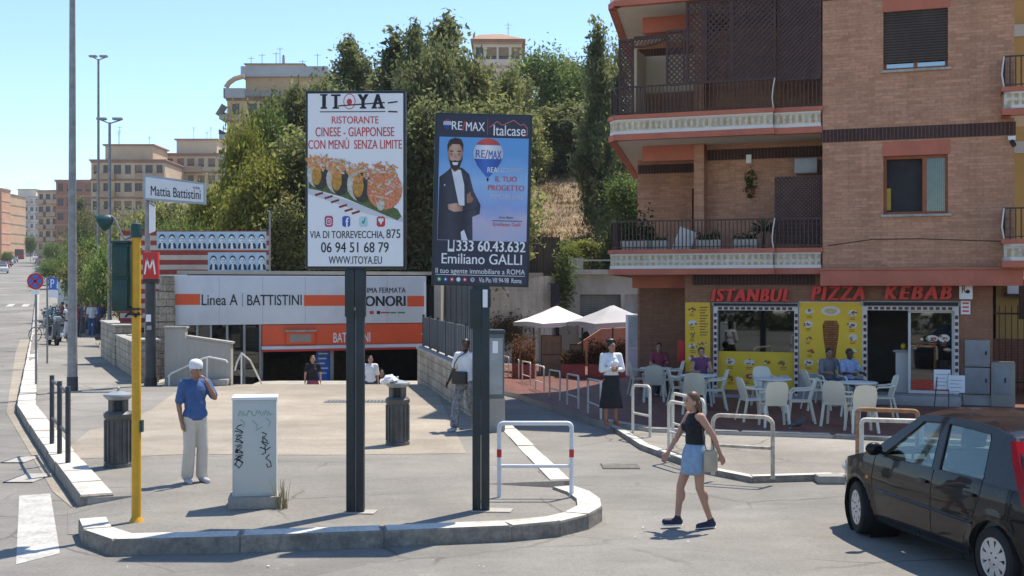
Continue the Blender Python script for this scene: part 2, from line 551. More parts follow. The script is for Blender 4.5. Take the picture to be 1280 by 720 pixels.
ROADPAINT = mat('road_paint', (0.56, 0.54, 0.49), 0.8, var=0.2, scale=3, grain=0.4, bscale=22, stain=(0.3, 0.28, 0.25))
EARTH = mat('dry_earth', (0.34, 0.235, 0.14), 0.95, var=0.3, scale=0.6, grain=0.4, bscale=5, bmp=0.4, stain=(0.16, 0.15, 0.06))
BLACK = mat('black_metal', (0.022, 0.024, 0.028), 0.45, var=0.3, scale=6)
DARKGREY = mat('dark_grey_metal', (0.045, 0.05, 0.056), 0.5, var=0.25, scale=5)
GREYMETAL = mat('grey_metal', (0.30, 0.315, 0.32), 0.45, metal=0.3, var=0.15, scale=4, stain=(0.2, 0.19, 0.17))
GALV = mat('galvanised_steel', (0.27, 0.275, 0.28), 0.5, metal=0.35, var=0.22, scale=7, grain=0.2, bscale=40)
RED = mat('signal_red', (0.55, 0.03, 0.025), 0.5, var=0.1)
ORANGE = mat('metro_orange', (0.72, 0.10, 0.03), 0.5, var=0.08, scale=1.2)
INK = mat('ink_black', (0.018, 0.018, 0.025), 0.6, var=0.05)
PAPER = mat('poster_white', (0.80, 0.80, 0.82), 0.55, var=0.03, scale=1.5)
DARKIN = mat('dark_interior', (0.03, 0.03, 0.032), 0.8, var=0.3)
GLASS_D = mat_glass('dark_glass', (0.30, 0.33, 0.35), refl=0.10, see=0.6)
GLASS = mat_glass('clear_glass', (0.8, 0.86, 0.85), refl=0.06, see=0.9)

def inset(path, d):
    """moves an open path sideways (to its left for d > 0)"""
    out = []
    for k, p in enumerate(path):
        a = path[max(0, k - 1)]; b = path[min(len(path) - 1, k + 1)]
        t = Vector((b[0] - a[0], b[1] - a[1])).normalized()
        out.append((p[0] - t.y * d, p[1] + t.x * d))
    return out

# ------------------------------------------------------------------ the ground: one sheet out to the horizon, open only over the station stairwell
PIT = (-8.9, -2.3, 29.62, 44.0)
xs = sorted(set([-900, -600, -400, -300, -220, -160, -120, -90, -70, -55, -45, -38] + [x * 1.0 for x in range(-32, 16)] + [-1.6, -1.2, -0.8, -0.4, PIT[0], PIT[1], 16, 18, 22, 28, 36, 50, 80, 140, 300, 600]))
ys = sorted(set([-60, -30, -10, 0, 4, 8, 12] + [y * 1.0 for y in range(14, 60)] + [21.5, 41.5, PIT[2], PIT[3], 58, 62, 66, 72, 80, 90, 105, 120, 140, 160, 180, 200, 230, 260, 300, 340, 380, 430, 500, 700, 1000, 1600]))
mb = MB(); vv = {}
def gv(x, y):
    if (x, y) not in vv: vv[(x, y)] = mb.bm.verts.new((x, y, zg(x, y)))
    return vv[(x, y)]
for a, b in zip(xs, xs[1:]):
    for c, d in zip(ys, ys[1:]):
        if PIT[0] <= (a + b) / 2 <= PIT[1] and PIT[2] <= (c + d) / 2 <= PIT[3]: continue
        f = mb.bm.faces.new((gv(a, c), gv(b, c), gv(b, d), gv(a, d))); f.material_index = mb.mi(ASPH)
struct(mb.build('ground'))

# ------------------------------------------------------------------ plaza with its island tip, kerbs and patches
def sx(y): return -10.0 - 0.392 * (y - 24.2)          # the street's right-hand kerb line
def XY(v): return (v.x, v.y)
front = [XY(gr(*p)) for p in ((98, 668), (104, 682), (140, 695), (300, 691), (480, 684), (640, 677), (700, 671), (735, 662), (752, 652), (750, 641), (735, 630), (716, 623))]
skerb = [XY(gr(100, 637)), XY(gr(60, 580)), XY(gr(21, 516)), (sx(46.9), 46.9), (sx(60), 60.0)]
side_k = [(0.72, 14.8), (0.33, 18.0), (-0.06, 21.3)]
plaza = inset(front, 0.09) + [(-0.35, 14.55)] + inset(side_k, 0.08) + [(-2.24, 29.6), (-6.85, 29.6), (-8.9, 29.6), (-8.95, 30.2), (-13.8, 41.8), (-16.5, 48), (-20.2, 58.0), (-20.2, 60.0)] + inset(skerb[::-1], 0.08) + [(-4.25, 13.75), (-3.8, 12.75)]
struct(sheet('plaza_pavement', plaza, ASPH2, 0.125, 0.3, side=CONC, flat=True))
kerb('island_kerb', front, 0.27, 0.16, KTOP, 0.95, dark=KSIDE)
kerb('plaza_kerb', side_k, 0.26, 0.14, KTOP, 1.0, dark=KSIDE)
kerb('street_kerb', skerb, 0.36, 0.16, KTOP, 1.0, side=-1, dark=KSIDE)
mb = MB()
mb.face([(-0.35, 14.55, 0.122), (0.72, 14.22, 0.03), (0.73, 14.82, 0.008)], CONC_L)
struct(mb.build('kerb_ramp'))
mb = MB()
L1, L2 = XY(gr(100, 637)), XY(gr(98, 668))
mb.face([(L1[0] - 0.1, L1[1] - 0.1, 0.005), (L2[0] - 0.1, L2[1] - 0.02, 0.005), (-3.99, 12.05, 0.02), (-3.8, 12.75, 0.1255)], ASPH2); mb.face([(L1[0] - 0.1, L1[1] - 0.1, 0.005), (-3.8, 12.75, 0.1255), (-4.25, 13.75, 0.1255), (L1[0] + 0.05, L1[1] + 0.3, 0.1)], ASPH2)
struct(mb.build('dropped_kerb_ramp'))
beige = [XY(gr(*p, 0.125)) for p in ((84, 560), (94, 574), (232, 568), (400, 569), (583, 567), (541, 481), (300, 481), (225, 486), (190, 512), (150, 530), (112, 538))]
struct(sheet('plaza_light_patch', beige, BEIGE, 0.129, flat=True))
# paint and repairs on the road
stripe = [XY(gr(*p)) for p in ((24, 620), (63, 617), (75, 692), (20, 706))]
struct(sheet('crossing_stripe', stripe, ROADPAINT, 0.004, flat=True))
mb = MB()
for k in range(7):
    y0 = 88.0; x0 = sx(y0) - 1.0 - k * 1.15
    mb.face([(x0, y0, zg(x0, y0) + 0.02), (x0 + 0.5, y0, zg(x0, y0) + 0.02), (x0 - 0.9, y0 + 4, zg(x0, y0 + 4) + 0.02), (x0 - 1.4, y0 + 4, zg(x0, y0 + 4) + 0.02)][::1], ROADPAINT)
struct(mb.build('far_crossing'))
gut = [(sx(20), 20), (sx(27), 27), (sx(40), 40), (sx(60), 60)]
struct(sheet('gutter_strip', inset([XY(gr(66, 615)), XY(gr(8, 516)), (sx(46.9) - 0.5, 46.9), (sx(58) - 0.5, 58)], 0.0) + [(sx(58) - 0.03, 58), (sx(46.9) - 0.03, 46.9), XY(gr(19, 519)), XY(gr(96, 640))], BEIGE, 0.006, flat=True))

# the terrace of the restaurant and the kerbed apron before it
hoopline = [XY(gr(748, 534)), (0.95, 26.0), (0.1, 32.2), (-0.45, 36.0)]
terr = [XY(gr(748, 534)), XY(gr(813, 546)), XY(gr(1040, 554)), XY(gr(1160, 560)), XY(gr(1300, 566)), (14.0, 24.0), (12.0, 34), (8, 50), (-0.6, 50), (-0.6, 36), (0.1, 32.2), (0.95, 26.0)]
struct(sheet('restaurant_terrace', terr, TILE, 0.13, 0.4, step=1.0, side=CONC_L))
aprk = [XY(gr(757, 533)), XY(gr(800, 562)), XY(gr(880, 592)), XY(gr(940, 604)), XY(gr(1046, 601)), XY(gr(1180, 606)), XY(gr(1320, 612))]
apron = inset(aprk, 0.06) + [(9.9, 18.9), XY(gr(1300, 566)), XY(gr(1040, 554)), XY(gr(813, 546))]
struct(sheet('apron_pavement', apron, LANE, 0.075, 0.2, side=CONC))
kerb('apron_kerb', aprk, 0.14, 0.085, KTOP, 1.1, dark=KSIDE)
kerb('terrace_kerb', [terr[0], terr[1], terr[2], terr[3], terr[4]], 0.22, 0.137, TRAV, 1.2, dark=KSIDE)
# street pavements that climb with the street
far = [(sx(60), 60.0), (sx(90), 90), (sx(140), 140), (sx(200), 200), (sx(300), 300)]
struct(sheet('street_pavement', [(p[0] + 0.3, p[1]) for p in far] + [(sx(300) + 8, 300), (sx(140) + 7, 140), (sx(60) + 4, 60)], ASPH2, 0.12, 0.3, step=6))
kerb('far_kerb', far, 0.3, 0.14, TRAV, 6.0, side=-1)
struct(sheet('opposite_pavement', [(p[0] - 7.2, p[1]) for p in far] + [(sx(300) - 13, 300), (sx(60) - 13, 60)], ASPH2, 0.12, 0.3, step=6))

# ------------------------------------------------------------------ the wooded hill
def hill(X, Y):
    yf = 43.5 + 13.5 * sstep(-4.5, -1.0, X)
    up = sstep(0, 26, Y - yf)
    base = 2.75 + 0.35 * sstep(-3, 1, X)
    z = base * 1.0 + 6.6 * up + 3.2 * sstep(70, 130, Y)
    xl = sx(Y) + 4.2
    z *= sstep(xl, xl + 13, X)
    z += (zg(-20, Y) + 0.1) * (1 - sstep(xl + 4, xl + 14, X)) - 0.35 * math.sin(X * 0.9 + Y * 0.37) * math.sin(Y * 0.5) * up * (1 - sstep(xl, xl + 8, X))
    z += 0.35 * math.sin(X * 0.9 + Y * 0.37) * math.sin(Y * 0.5) * up
    return z
mb = MB(); vv = {}
hx = [1.3 * k for k in range(62)] + [90, 105, 125, 150]
hy = [0.0, 0.4] + [1.4 * k for k in range(1, 36)] + [56, 64, 74, 86, 100]
def hv(i, j):
    if (i, j) not in vv:
        x = sx(43.5) + 4.2 + hx[i]; y = 43.5 + 13.5 * sstep(-4.5, -1.0, x) + hy[j]
        x -= 0.392 * hy[j] * (1 - sstep(0, 45, hx[i]))
        z = hill(x, y)
        if j == 0 or i == 0: z = min(z, zg(-20, y)) - 1.2
        vv[(i, j)] = mb.bm.verts.new((x, y, z))
    return vv[(i, j)]
for i in range(len(hx) - 1):
    for j in range(len(hy) - 1):
        f = mb.bm.faces.new((hv(i, j), hv(i + 1, j), hv(i + 1, j + 1), hv(i, j + 1))); f.material_index = mb.mi(EARTH)
struct(mb.build('hill_terrain'))
# ------------------------------------------------------------------ the metro entrance
FL, FR = Vector((-9.14, 32.5, 0)), Vector((-2.5, 35.05, 0))
fang = math.atan2(FR.y - FL.y, FR.x - FL.x)
FW = (FR - FL).length
PANEL = mat('panel_grey_white', (0.62, 0.65, 0.69), 0.45, var=0.05, scale=1.0, stain=(0.46, 0.47, 0.48))
def fx(px, py=0):
    """a pixel on the facade plane -> (along, height)"""
    k = (px - 640) / FPX
    # FL + t*(cos,sin), x = k*y
    c, s = math.cos(fang), math.sin(fang)
    t = (k * FL.y - FL.x) / (c - k * s)
    Y = FL.y + t * s
    return t, CAMH + (360 - py) / FPX * Y
st = thing('metro_station', 'low metro station entrance with orange and pale grey signboard behind the plaza', 'station', FL, fang)
# panel, stripes, lettering
z0 = fx(375, 405)[1]; z1 = fx(375, 345)[1]
mb = MB(); mb.box(0, FW, 0.0, 0.25, z0, z1, PANEL, bev=0.015)
for k in range(1, 6): mb.box(FW * k / 6 - 0.004, FW * k / 6 + 0.004, -0.002, 0.0, z0 + 0.02, z1 - 0.02, GREYMETAL)
pn = mb.build('signboard', st)
def strp(a, b, pa, pb, m):
    x0, zt = fx(a, pa); x1, zb = fx(b, pb); mb.box(x0, x1, -0.012, -0.002, zb, zt, m)
for q in ((219, 250, 367.5, 381), (380, 455, 369, 382), (509, 531, 370, 383)):
    mb = MB(); strp(*q, ORANGE); mb.build('orange_stripe', pn)
mb = MB()
def ftx(s, a, b, pt, pb, m, bold=0.0):
    x0, zt = fx(a, pt); x1, zb = fx(b, pb); mb.text(s, x0, x1, zb, zt, -0.004, m, bold, 0.008)
ftx('Linea A', 252, 297, 368, 381.5, INK, 0.01)
x0, zt = fx(302.5, 366); x1, zb = fx(303.3, 383); mb.box(x0, x1, -0.012, -0.004, zb, zt, GREYMETAL)
ftx('BATTISTINI', 309, 377, 368.5, 381.5, INK, 0.012)
ftx('PROSSIMA FERMATA', 436, 507, 359.5, 366, INK, 0.02)
ftx('ONORI', 456, 507, 370, 382.5, INK, 0.05)
GREENL = mat('logo_green', (0.03, 0.25, 0.08)); REDL = mat('logo_red', (0.5, 0.05, 0.05))
for a, b, m in ((462, 467, REDL), (471, 475, INK), (476, 487, REDL), (488, 495, GREENL), (497, 506, GREENL)):
    strp(a, b, 388.8, 392.6, m) if b - a < 6 else strp(a, b, 390, 391.6, m)
mb.build('station_lettering', pn)
# orange band with station name and its map box
t0, _ = fx(328); t1 = FW
za = fx(430, 405)[1]; zb_ = fx(430, 431)[1]
mb = MB(); mb.box(t0, t1, 0.03, 0.3, zb_, za - 0.003, ORANGE, bev=0.01)
ob = mb.build('orange_fascia', st)
mb = MB(); mb.box(t0 - 0.02, t1, -0.03, 0.3, zb_ - 0.10, zb_ - 0.003, PANEL, bev=0.01); mb.box(t0 - 0.02, t1, -0.04, 0.3, zb_ - 0.16, zb_ - 0.104, RED, bev=0.01)
mb.build('fascia_ledge', ob)
mb = MB(); x0, zt = fx(417, 416); x1, zb = fx(463, 427.5); mb.text('BATTISTINI', x0, x1, zb, zt, 0.028, PAPER, 0.012, 0.01)
mb.build('station_name', ob)
mb = MB(); x0, zt = fx(357, 415); x1, zb = fx(393, 430); mb.box(x0, x1, -0.10, 0.03, zb, zt, ORANGE, bev=0.02); mb.box(x0 - 0.03, x1 + 0.03, -0.14, 0.03, zt + 0.003, zt + 0.05, TRAV)
mb.box(x0 + 0.1, x1 - 0.12, -0.105, -0.09, zb + 0.07, zt - 0.07, CONC); mb.build('map_case', ob)
# stairwell, room behind
mb = MB()
M = Matrix.Rotation(-fang, 4, 'Z') @ Matrix.Translation(-FL)      # world -> local
def W(*p): return M @ Vector(p)
def wbox(x0, x1, y0, y1, za, zb, m): mb.box(x0, x1, y0, y1, za, zb, m, M)
wbox(PIT[0], PIT[1], 32.8, 44.0, -1.7, -1.5, CONC)
for k in range(10):
    wbox(-6.85, PIT[1], 29.62 + 0.32 * k, 32.85, -1.6, 0.124 - 0.163 * (k + 1) + 0.0, TRAV)
wbox(PIT[0], -6.85, 29.7, 32.8, -1.7, -1.5, CONC)
mb.build('stairwell', st)
mb = MB()
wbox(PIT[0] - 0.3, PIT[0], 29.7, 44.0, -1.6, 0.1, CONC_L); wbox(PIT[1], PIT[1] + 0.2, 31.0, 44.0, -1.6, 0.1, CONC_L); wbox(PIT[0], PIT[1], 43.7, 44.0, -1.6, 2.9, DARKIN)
wbox(PIT[0] - 0.3, PIT[0] - 0.05, 33.0, 44.0, 0.1, 2.9, CONC_L); wbox(PIT[1], PIT[1] + 0.2, 35.4, 44.0, 0.1, 2.9, CONC_L)
mb.build('room_wall', st)
mb = MB()
poly = [M @ Vector(p) for p in ((PIT[0] - 0.3, 32.95, 0), (PIT[1] + 0.2, 35.5, 0), (PIT[1] + 0.2, 44.2, 0), (PIT[0] - 0.3, 44.2, 0))]
mb.prism([(p.x, p.y) for p in poly], 2.88, 2.98, CONC); mb.build('roof', st)
# glazing to the left of the door, mullions, door posts, barrier
mb = MB(); a, _ = fx(232); b, _ = fx(328); mb.box(a, b, 0.14, 0.16, -1.5, z0, GLASS_D); gz = mb.build('dark_glazing', st)
for p in (247, 264, 284.5, 306, 326):
    mb = MB(); t, _ = fx(p); mb.box(t - 0.03, t + 0.03, 0.08, 0.18, -1.5, z0, GREYMETAL); mb.build('mullion', gz)
for p in (329, 418, 533):
    mb = MB(); t, _ = fx(p); mb.box(t - 0.05, t + 0.05, 0.32, 0.42, -1.5, zb_ - 0.17, GREYMETAL); mb.build('door_post', st)
BLUE = mat('sign_blue', (0.03, 0.16, 0.55), 0.45, var=0.08)
mb = MB(); a, zt = fx(399.5, 437); b, _ = fx(417, 480); mb.box(a, b, 0.45, 0.5, -1.45, zt, BLUE)
for k in range(5): mb.box(a + 0.06, b - 0.06 - 0.05 * (k % 3), 0.445, 0.45, zt - 0.16 - 0.14 * k, zt - 0.12 - 0.14 * k, PAPER)
mb.build('information_panel', st)
mb = MB(); a, _ = fx(515)
for k in range(4): mb.box(a - 0.4 + 0.35 * k, a - 0.33 + 0.35 * k, 1.5, 2.4, -1.5, -0.5, GALV)
mb.build('ticket_gate', st)
mb = MB(); t, zt = fx(530.5, 352); _, zb = fx(530.5, 418); mb.tube([(t, -0.06, zt), (t, -0.06, zb + 0.1), (t - 0.1, -0.06, zb)], 0.022, PAPER); mb.build('downpipe', st)

# stone flank at the left end of the entrance: rough stepped blocks
fl = thing('stone_flank_wall', 'stepped rough stone wall at the left end of the station signboard', 'wall', at(198, 410, 32.2) * Vector((1, 1, 0)), fang)
mb = MB(); r = random.Random(3)
for k in range(7):
    za = -0.1 + k * 0.42; wdt = 1.15 - k * 0.13
    mb.box(0.46 - wdt, 0.44 + r.uniform(-0.02, 0.02), 0, 0.9, za, za + 0.415, WALLSTONE, bev=0.03)
mb.build('stone_blocks', fl)

# parapet wall with handrails before the glazing
pw = thing('parapet_wall', 'pale concrete parapet with stepped sloping top left of the station stairs', 'wall', (-8.5, 29.36, 0.125))
mb = MB()
pf = [(0.0, 0), (1.62, 0), (1.62, 1.0), (0.5, 1.16), (0.5, 1.38), (0.0, 1.38)]
mb.plate(pf, 0.0, 0.24, CONC_L)
for a, b in ((( -0.03, 1.38), (0.53, 1.38)), ((0.53, 1.16), (1.66, 1.0))):
    mb.bar((a[0], 0.12, a[1] + 0.03), (b[0], 0.12, b[1] + 0.03), 0.3, 0.05, TRAV)
for k in range(9): mb.box(0.28 + 0.15 * k, 0.288 + 0.15 * k, -0.002, 0.0, 0.0, 0.9, CONC)
mb.build('wall_body', pw)
mb = MB(); mb.box(1.0, 1.6, -0.28, -0.003, 0, 0.16, TRAV, bev=0.03); mb.build('stone_plinth', pw)
def rail(name, label, pts, posts, loc):
    t = thing(name, label, 'handrail', loc)
    m = MB(); m.tube(pts, 0.022, WHITE); m.build('rail_tube', t)
    for p in posts:
        m = MB(); m.tube([(p[0], p[1], 0), (p[0], p[1], p[2])], 0.02, WHITE); m.build('post', t)
    return t
rail('handrail', 'cream tubular handrail rising along the pale parapet wall', [(0.0, 0, 0.22), (0.08, 0, 0.3), (0.85, 0, 0.66), (1.0, 0, 0.70), (1.4, 0, 0.62), (1.45, 0, 0.56)], [(0.03, 0, 0.25), (0.95, 0, 0.68)], (-8.35, 29.12, 0.125))
rail('handrail', 'short cream handrail bending down onto the station stairs', [(0, 0, 0.35), (0.05, 0, 0.55), (0.16, 0.0, 0.78), (0.2, 0.8, 0.55), (0.22, 2.2, -0.2)], [(0.16, 0.0, 0.76)], (-6.8, 29.45, 0.125))

# old stone wall on the left of the entrance
sw = thing('stone_wall', 'low wall of pale stone blocks running back from the metro sign post', 'wall', (-8.9, 30.2, 0.125), math.atan2(11.6, -4.9))
mb = MB()
Lw = math.hypot(4.9, 11.6)
mb.box(0.0, 0.9, -0.02, 0.5, 0, 1.02, WALLSTONE, bev=0.02)
mb.box(0.9, Lw * 0.55, 0.02, 0.45, 0, 0.92, WALLSTONE, bev=0.02)
mb.box(Lw * 0.55, Lw, 0.0, 0.5, 0, 1.2, WALLSTONE, bev=0.02)
mb.build('stone_blocks', sw)
mb = MB(); mb.box(-0.03, 0.93, -0.05, 0.53, 1.023, 1.09, TRAV, bev=0.02); mb.box(0.933, Lw * 0.55 - 0.003, -0.01, 0.48, 0.923, 0.97, TRAV, bev=0.02); mb.box(Lw * 0.55 - 0.03, Lw, -0.03, 0.53, 1.203, 1.26, TRAV, bev=0.02)
mb.build('coping', sw)

# wall with striped mural and rows of portraits, above the station
FRED = mat('mural_red', (0.30, 0.055, 0.045), 0.8, var=0.25, scale=1.5); FCREAM = mat('mural_cream', (0.52, 0.45, 0.36), 0.85, var=0.2, scale=1.5)
PBLUE = mat('portrait_pale_blue', (0.42, 0.56, 0.68), 0.8, var=0.12, scale=4); NAVY = mat('portrait_navy', (0.03, 0.055, 0.10), 0.8, var=0.2); PSKIN = mat('portrait_white', (0.72, 0.76, 0.78), 0.8, var=0.08)
Ym = 38.4
ma = at(150, 345, Ym); mbb = at(336, 345, Ym)
mw = thing('mural_wall', 'wall painted with red and cream stripes and two rows of blue portraits', 'mural wall', (ma.x, Ym, 0), 0.0)
wM = mbb.x - ma.x
zt = at(0, 288.5, Ym).z; zb = 0.1
mb = MB()
hs = 0.155
k = 0; z = zt
while z > zb:
    mb.box(0, wM if z - hs > 2.98 else -9.3 - ma.x, 0.0, 0.2, max(zb, z - hs), z - 0.001, FRED if k % 2 == 0 else FCREAM); z -= hs; k += 1
mb.build('striped_wall', mw)
def mx(px): return at(px, 0, Ym).x - ma.x
def mz(py): return at(0, py, Ym).z
mb = MB(); mb.box(mx(196), mx(333), -0.012, -0.002, mz(311.5), mz(289.5), PBLUE); mb.box(mx(260), mx(333), -0.012, -0.002, mz(340), mz(315.5), PBLUE)
pp = mb.build('portrait_panel', mw)
for n, (row, pa, count, ztop) in enumerate(((0, 196.5, 11, 291), (1, 261, 6, 317.5))):
    for k in range(count):
        cx = mx(pa + 12.45 * (k + 0.5)) if row == 0 else mx(pa + 12.0 * (k + 0.5))
        zc = mz(ztop + 8)
        mb = MB()
        mb.plate([(cx - 0.13, zc - 0.30), (cx + 0.145, zc - 0.30), (cx + 0.12, zc - 0.16), (cx + 0.05, zc - 0.1), (cx - 0.05, zc - 0.1), (cx - 0.11, zc - 0.17)], -0.016, 0.003, NAVY)
        mb.disc(cx, zc + 0.035, 0.10, 0.125, -0.018, 0.003, NAVY, 14)
        mb.disc(cx, zc - 0.02, 0.09, 0.12, -0.021, 0.003, PSKIN, 14)
        mb.plate([(cx - 0.045, zc - 0.3), (cx + 0.05, zc - 0.3), (cx + 0.03, zc - 0.12), (cx - 0.03, zc - 0.12)], -0.0195, 0.003, PSKIN)
        for e in (-0.03, 0.03): mb.box(cx + e - 0.022, cx + e + 0.022, -0.025, -0.021, zc + 0.0, zc + 0.02, NAVY)
        mb.box(cx - 0.03, cx + 0.03, -0.025, -0.021, zc - 0.085, zc - 0.068, NAVY); mb.box(cx + 0.03, cx + 0.065, -0.024, -0.021, zc - 0.09, zc + 0.05, PBLUE)
        mb.build('portrait', pp)
mb = MB(); mb.tube([(wM + 0.05, -0.1, 0.6), (wM + 0.05, -0.1, mz(265))], 0.03, GALV); mb.tube([(wM + 0.05, -0.1, mz(265)), (wM - 0.03, -0.1, mz(264))], 0.02, GALV); tag(mb.build('thin_pole', loc=(ma.x, Ym, 0)), 'thin grey pole at the right end of the mural wall', 'pole')

# tall brown plank fence right of the mural, grey sheet fence beyond the stair wall
PLANK = mat_brick('brown_planks', (0.06, 0.055, 0.038), (0.042, 0.04, 0.028), (0.022, 0.02, 0.015), 0.16, 6.0, 0.012, offs=0.0, stain=0.35)
a = at(338, 345, 39.5); b = at(392, 345, 39.5)
pf_ = thing('plank_fence', 'tall brown plank fence between mural wall and white billboard', 'fence', (a.x, 39.5, 0))
mb = MB(); mb.box(0, b.x - a.x, 0, 0.06, 2.4, at(0, 262, 39.5).z, PLANK); mb.build('plank_panel', pf_)
for k in range(2):
    mb = MB(); mb.box(0.02 + 1.2 * k, 0.10 + 1.2 * k, -0.1, -0.003, 2.4, at(0, 260, 39.5).z, BLACK); mb.build('post', pf_)
CORR = mat_brick('grey_sheet', (0.19, 0.215, 0.225), (0.17, 0.195, 0.205), (0.10, 0.115, 0.12), 0.17, 9.0, 0.02, rough=0.5, offs=0.0, stain=0.15)
a = at(536, 345, 37.0); b = at(606, 345, 37.0)
gfn = thing('sheet_metal_fence', 'grey ribbed sheet metal fence behind the dark property billboard post', 'fence', (a.x, 37.0, 0))
mb = MB(); mb.box(0, b.x - a.x, 0, 0.05, 0.1, at(0, 356, 37).z, CORR); mb.build('sheet_panel', gfn)
mb = MB(); mb.box(-0.06, 0.0, -0.02, 0.07, 0.1, at(0, 354, 37).z, DARKGREY); mb.build('post', gfn)

# low wall with mesh fence running down the stairs side
wa, wb_ = Vector((-0.34, 20.7, 0)), Vector((-2.3, 31.2, 0))
wang = math.atan2(wb_.y - wa.y, wb_.x - wa.x); Lw = (wb_ - wa).length
lw = thing('low_stair_wall', 'long low concrete wall beside the station stairs', 'wall', (wa.x, wa.y, 0), wang)
mb = MB(); mb.box(0, Lw, -0.16, 0.16, -0.8, 0.92, WALLSTONE); mb.build('wall_body', lw)
mb = MB(); mb.box(-0.02, Lw, -0.2, 0.2, 0.923, 0.99, TRAV, bev=0.01); mb.build('coping', lw)
FENCEG = mat('fence_sheet_grey', (0.115, 0.135, 0.14), 0.5, var=0.2, scale=2, stain=(0.2, 0.2, 0.19))
mf = thing('mesh_fence', 'grey sheet fence with posts standing on the low stair wall', 'fence', (wa.x, wa.y, 0.99), wang)
npan = 7
for k in range(npan):
    a = Lw * k / npan + 0.05; b = Lw * (k + 1) / npan - 0.05
    mb = MB(); mb.box(a, b, -0.015, 0.015, 0.04, 0.76, FENCEG)
    for j in range(6): mb.box(a + (b - a) * j / 6, a + (b - a) * j / 6 + 0.012, 0.0151, 0.024, 0.04, 0.76, DARKGREY)
    mb.build('fence_panel', mf)
for k in range(npan + 1):
    mb = MB(); mb.box(Lw * k / npan - 0.03, Lw * k / npan + 0.03, -0.03, 0.03, 0.0, 0.82, DARKGREY); mb.build('post', mf)
# grey cabinet at its near end
cb = thing('grey_cabinet', 'tall grey metal cabinet at the near end of the stair wall', 'cabinet', (-0.40, 20.0, 0.125), math.radians(8))
mb = MB(); mb.box(-0.16, 0.26, -0.2, 0.2, 0.0, 0.55, CONC); mb.build('plinth', cb)
mb = MB(); mb.box(-0.15, 0.25, -0.19, 0.19, 0.55, 1.62, FENCEG, bev=0.01); mb.box(-0.17, 0.27, -0.21, 0.21, 1.62, 1.68, DARKGREY, bev=0.01); cbb = mb.build('cabinet_body', cb)
mb = MB(); mb.box(-0.12, 0.22, -0.2, -0.192, 0.62, 1.55, GREYMETAL); mb.build('door', cb)
mb = MB(); mb.box(0.05, 0.14, -0.208, -0.2005, 1.3, 1.5, PAPER); mb.build('notice', cb)

# retaining wall and what stands on the far side of the lane
RW = mat_brick('retaining_concrete', (0.66, 0.62, 0.53), (0.60, 0.56, 0.48), (0.45, 0.42, 0.36), 2.4, 1.2, 0.01, stain=0.35, bmp=0.15)
rw = thing('retaining_wall', 'tall pale concrete retaining wall below the reed fence and slope', 'wall', (0, 0, 0))
Yr = 55.0
a = at(560, 345, Yr); b = at(690, 345, Yr)
mb = MB(); mb.prism([(a.x, Yr), (b.x - 0.5, Yr), (b.x, Yr + 0.25), (b.x + 0.3, Yr + 1.2), (b.x + 0.3, Yr + 3.5), (b.x - 0.3, Yr + 3.5), (b.x - 0.5, Yr + 0.7), (a.x, Yr + 0.6)], -1.1, at(0, 345, Yr).z, RW); mb.build('wall_body', rw)
mb = MB(); mb.box(a.x, b.x - 0.4, Yr - 0.06, Yr + 0.6, at(0, 345, Yr).z + 0.003, at(0, 341, Yr).z, CONC_L); mb.build('coping', rw)
REED = mat_brick('reed_screen', (0.20, 0.15, 0.105), (0.14, 0.11, 0.08), (0.06, 0.05, 0.04), 0.07, 5.0, 0.02, offs=0.0, stain=0.4)
rf = thing('reed_fence', 'dry brown reed screen fence on top of the retaining wall', 'fence', (0, 0, 0))
mb = MB(); r = random.Random(5)
x0 = at(640, 0, Yr + 0.7).x; x1 = at(700, 0, Yr + 0.7).x; n = 46
for k in range(n):
    xa = x0 + (x1 - x0) * k / n
    mb.box(xa, xa + (x1 - x0) / n * 1.05, Yr + 0.7 + r.uniform(0, 0.03), Yr + 0.76, at(0, 343, Yr).z, at(0, 292 + 4 * r.random(), Yr).z, REED)
mb.build('reed_panel', rf)
# garage block
YG = 55.6
gA = at(699, 392, YG); gB = at(812, 392, YG)
gg = thing('garage_block', 'low concrete garage block with rolling shutter behind the parasols', 'garage', (gA.x, YG, -0.9))
gw = gB.x - gA.x
def gx(px): return at(px, 0, YG).x - gA.x
def gz(py): return at(0, py, YG).z + 0.9
mb = MB(); facade(mb, 0, gw, 0, gz(343), [(gx(725), gx(776), 0.0, gz(368)), (gx(781), gx(800), 0.0, gz(368))], CONC, 0, 0.5)
mb.box(0, gw, 0.52, 3.5, 0, gz(343) - 0.01, CONC); mb.build('wall', gg)
mb = MB(); mb.box(-0.1, gw + 0.1, -0.25, 3.5, gz(343), gz(337), CONC_L); mb.build('roof', gg)
SHUT = mat_brick('shutter_slats', (0.22, 0.225, 0.20), (0.21, 0.215, 0.19), (0.09, 0.09, 0.085), 30.0, 0.09, 0.015, rough=0.5)
mb = MB(); mb.box(gx(725), gx(776), 0.3, 0.4, 0, gz(368), SHUT); mb.build('shutter', gg)
mb = MB(); mb.box(gx(781), gx(800), 0.3, 0.4, 0, gz(368), GREYMETAL); mb.build('door', gg)
mb = MB(); mb.box(gx(699), gx(730), 0.6, 0.7, gz(337), gz(322), GREYMETAL); mb.box(gx(700), gx(775), 0.55, 0.58, gz(326), gz(324), CONC_L); mb.build('railing', gg)
bn = MB(); bn.box(at(688, 0, 55).x, at(699, 0, 55).x, 54.75, 54.8, at(0, 384, 55).z, at(0, 354, 55).z, INK); tag(bn.build('dark_banner'), 'small black banner at the right end of the retaining wall', 'banner')
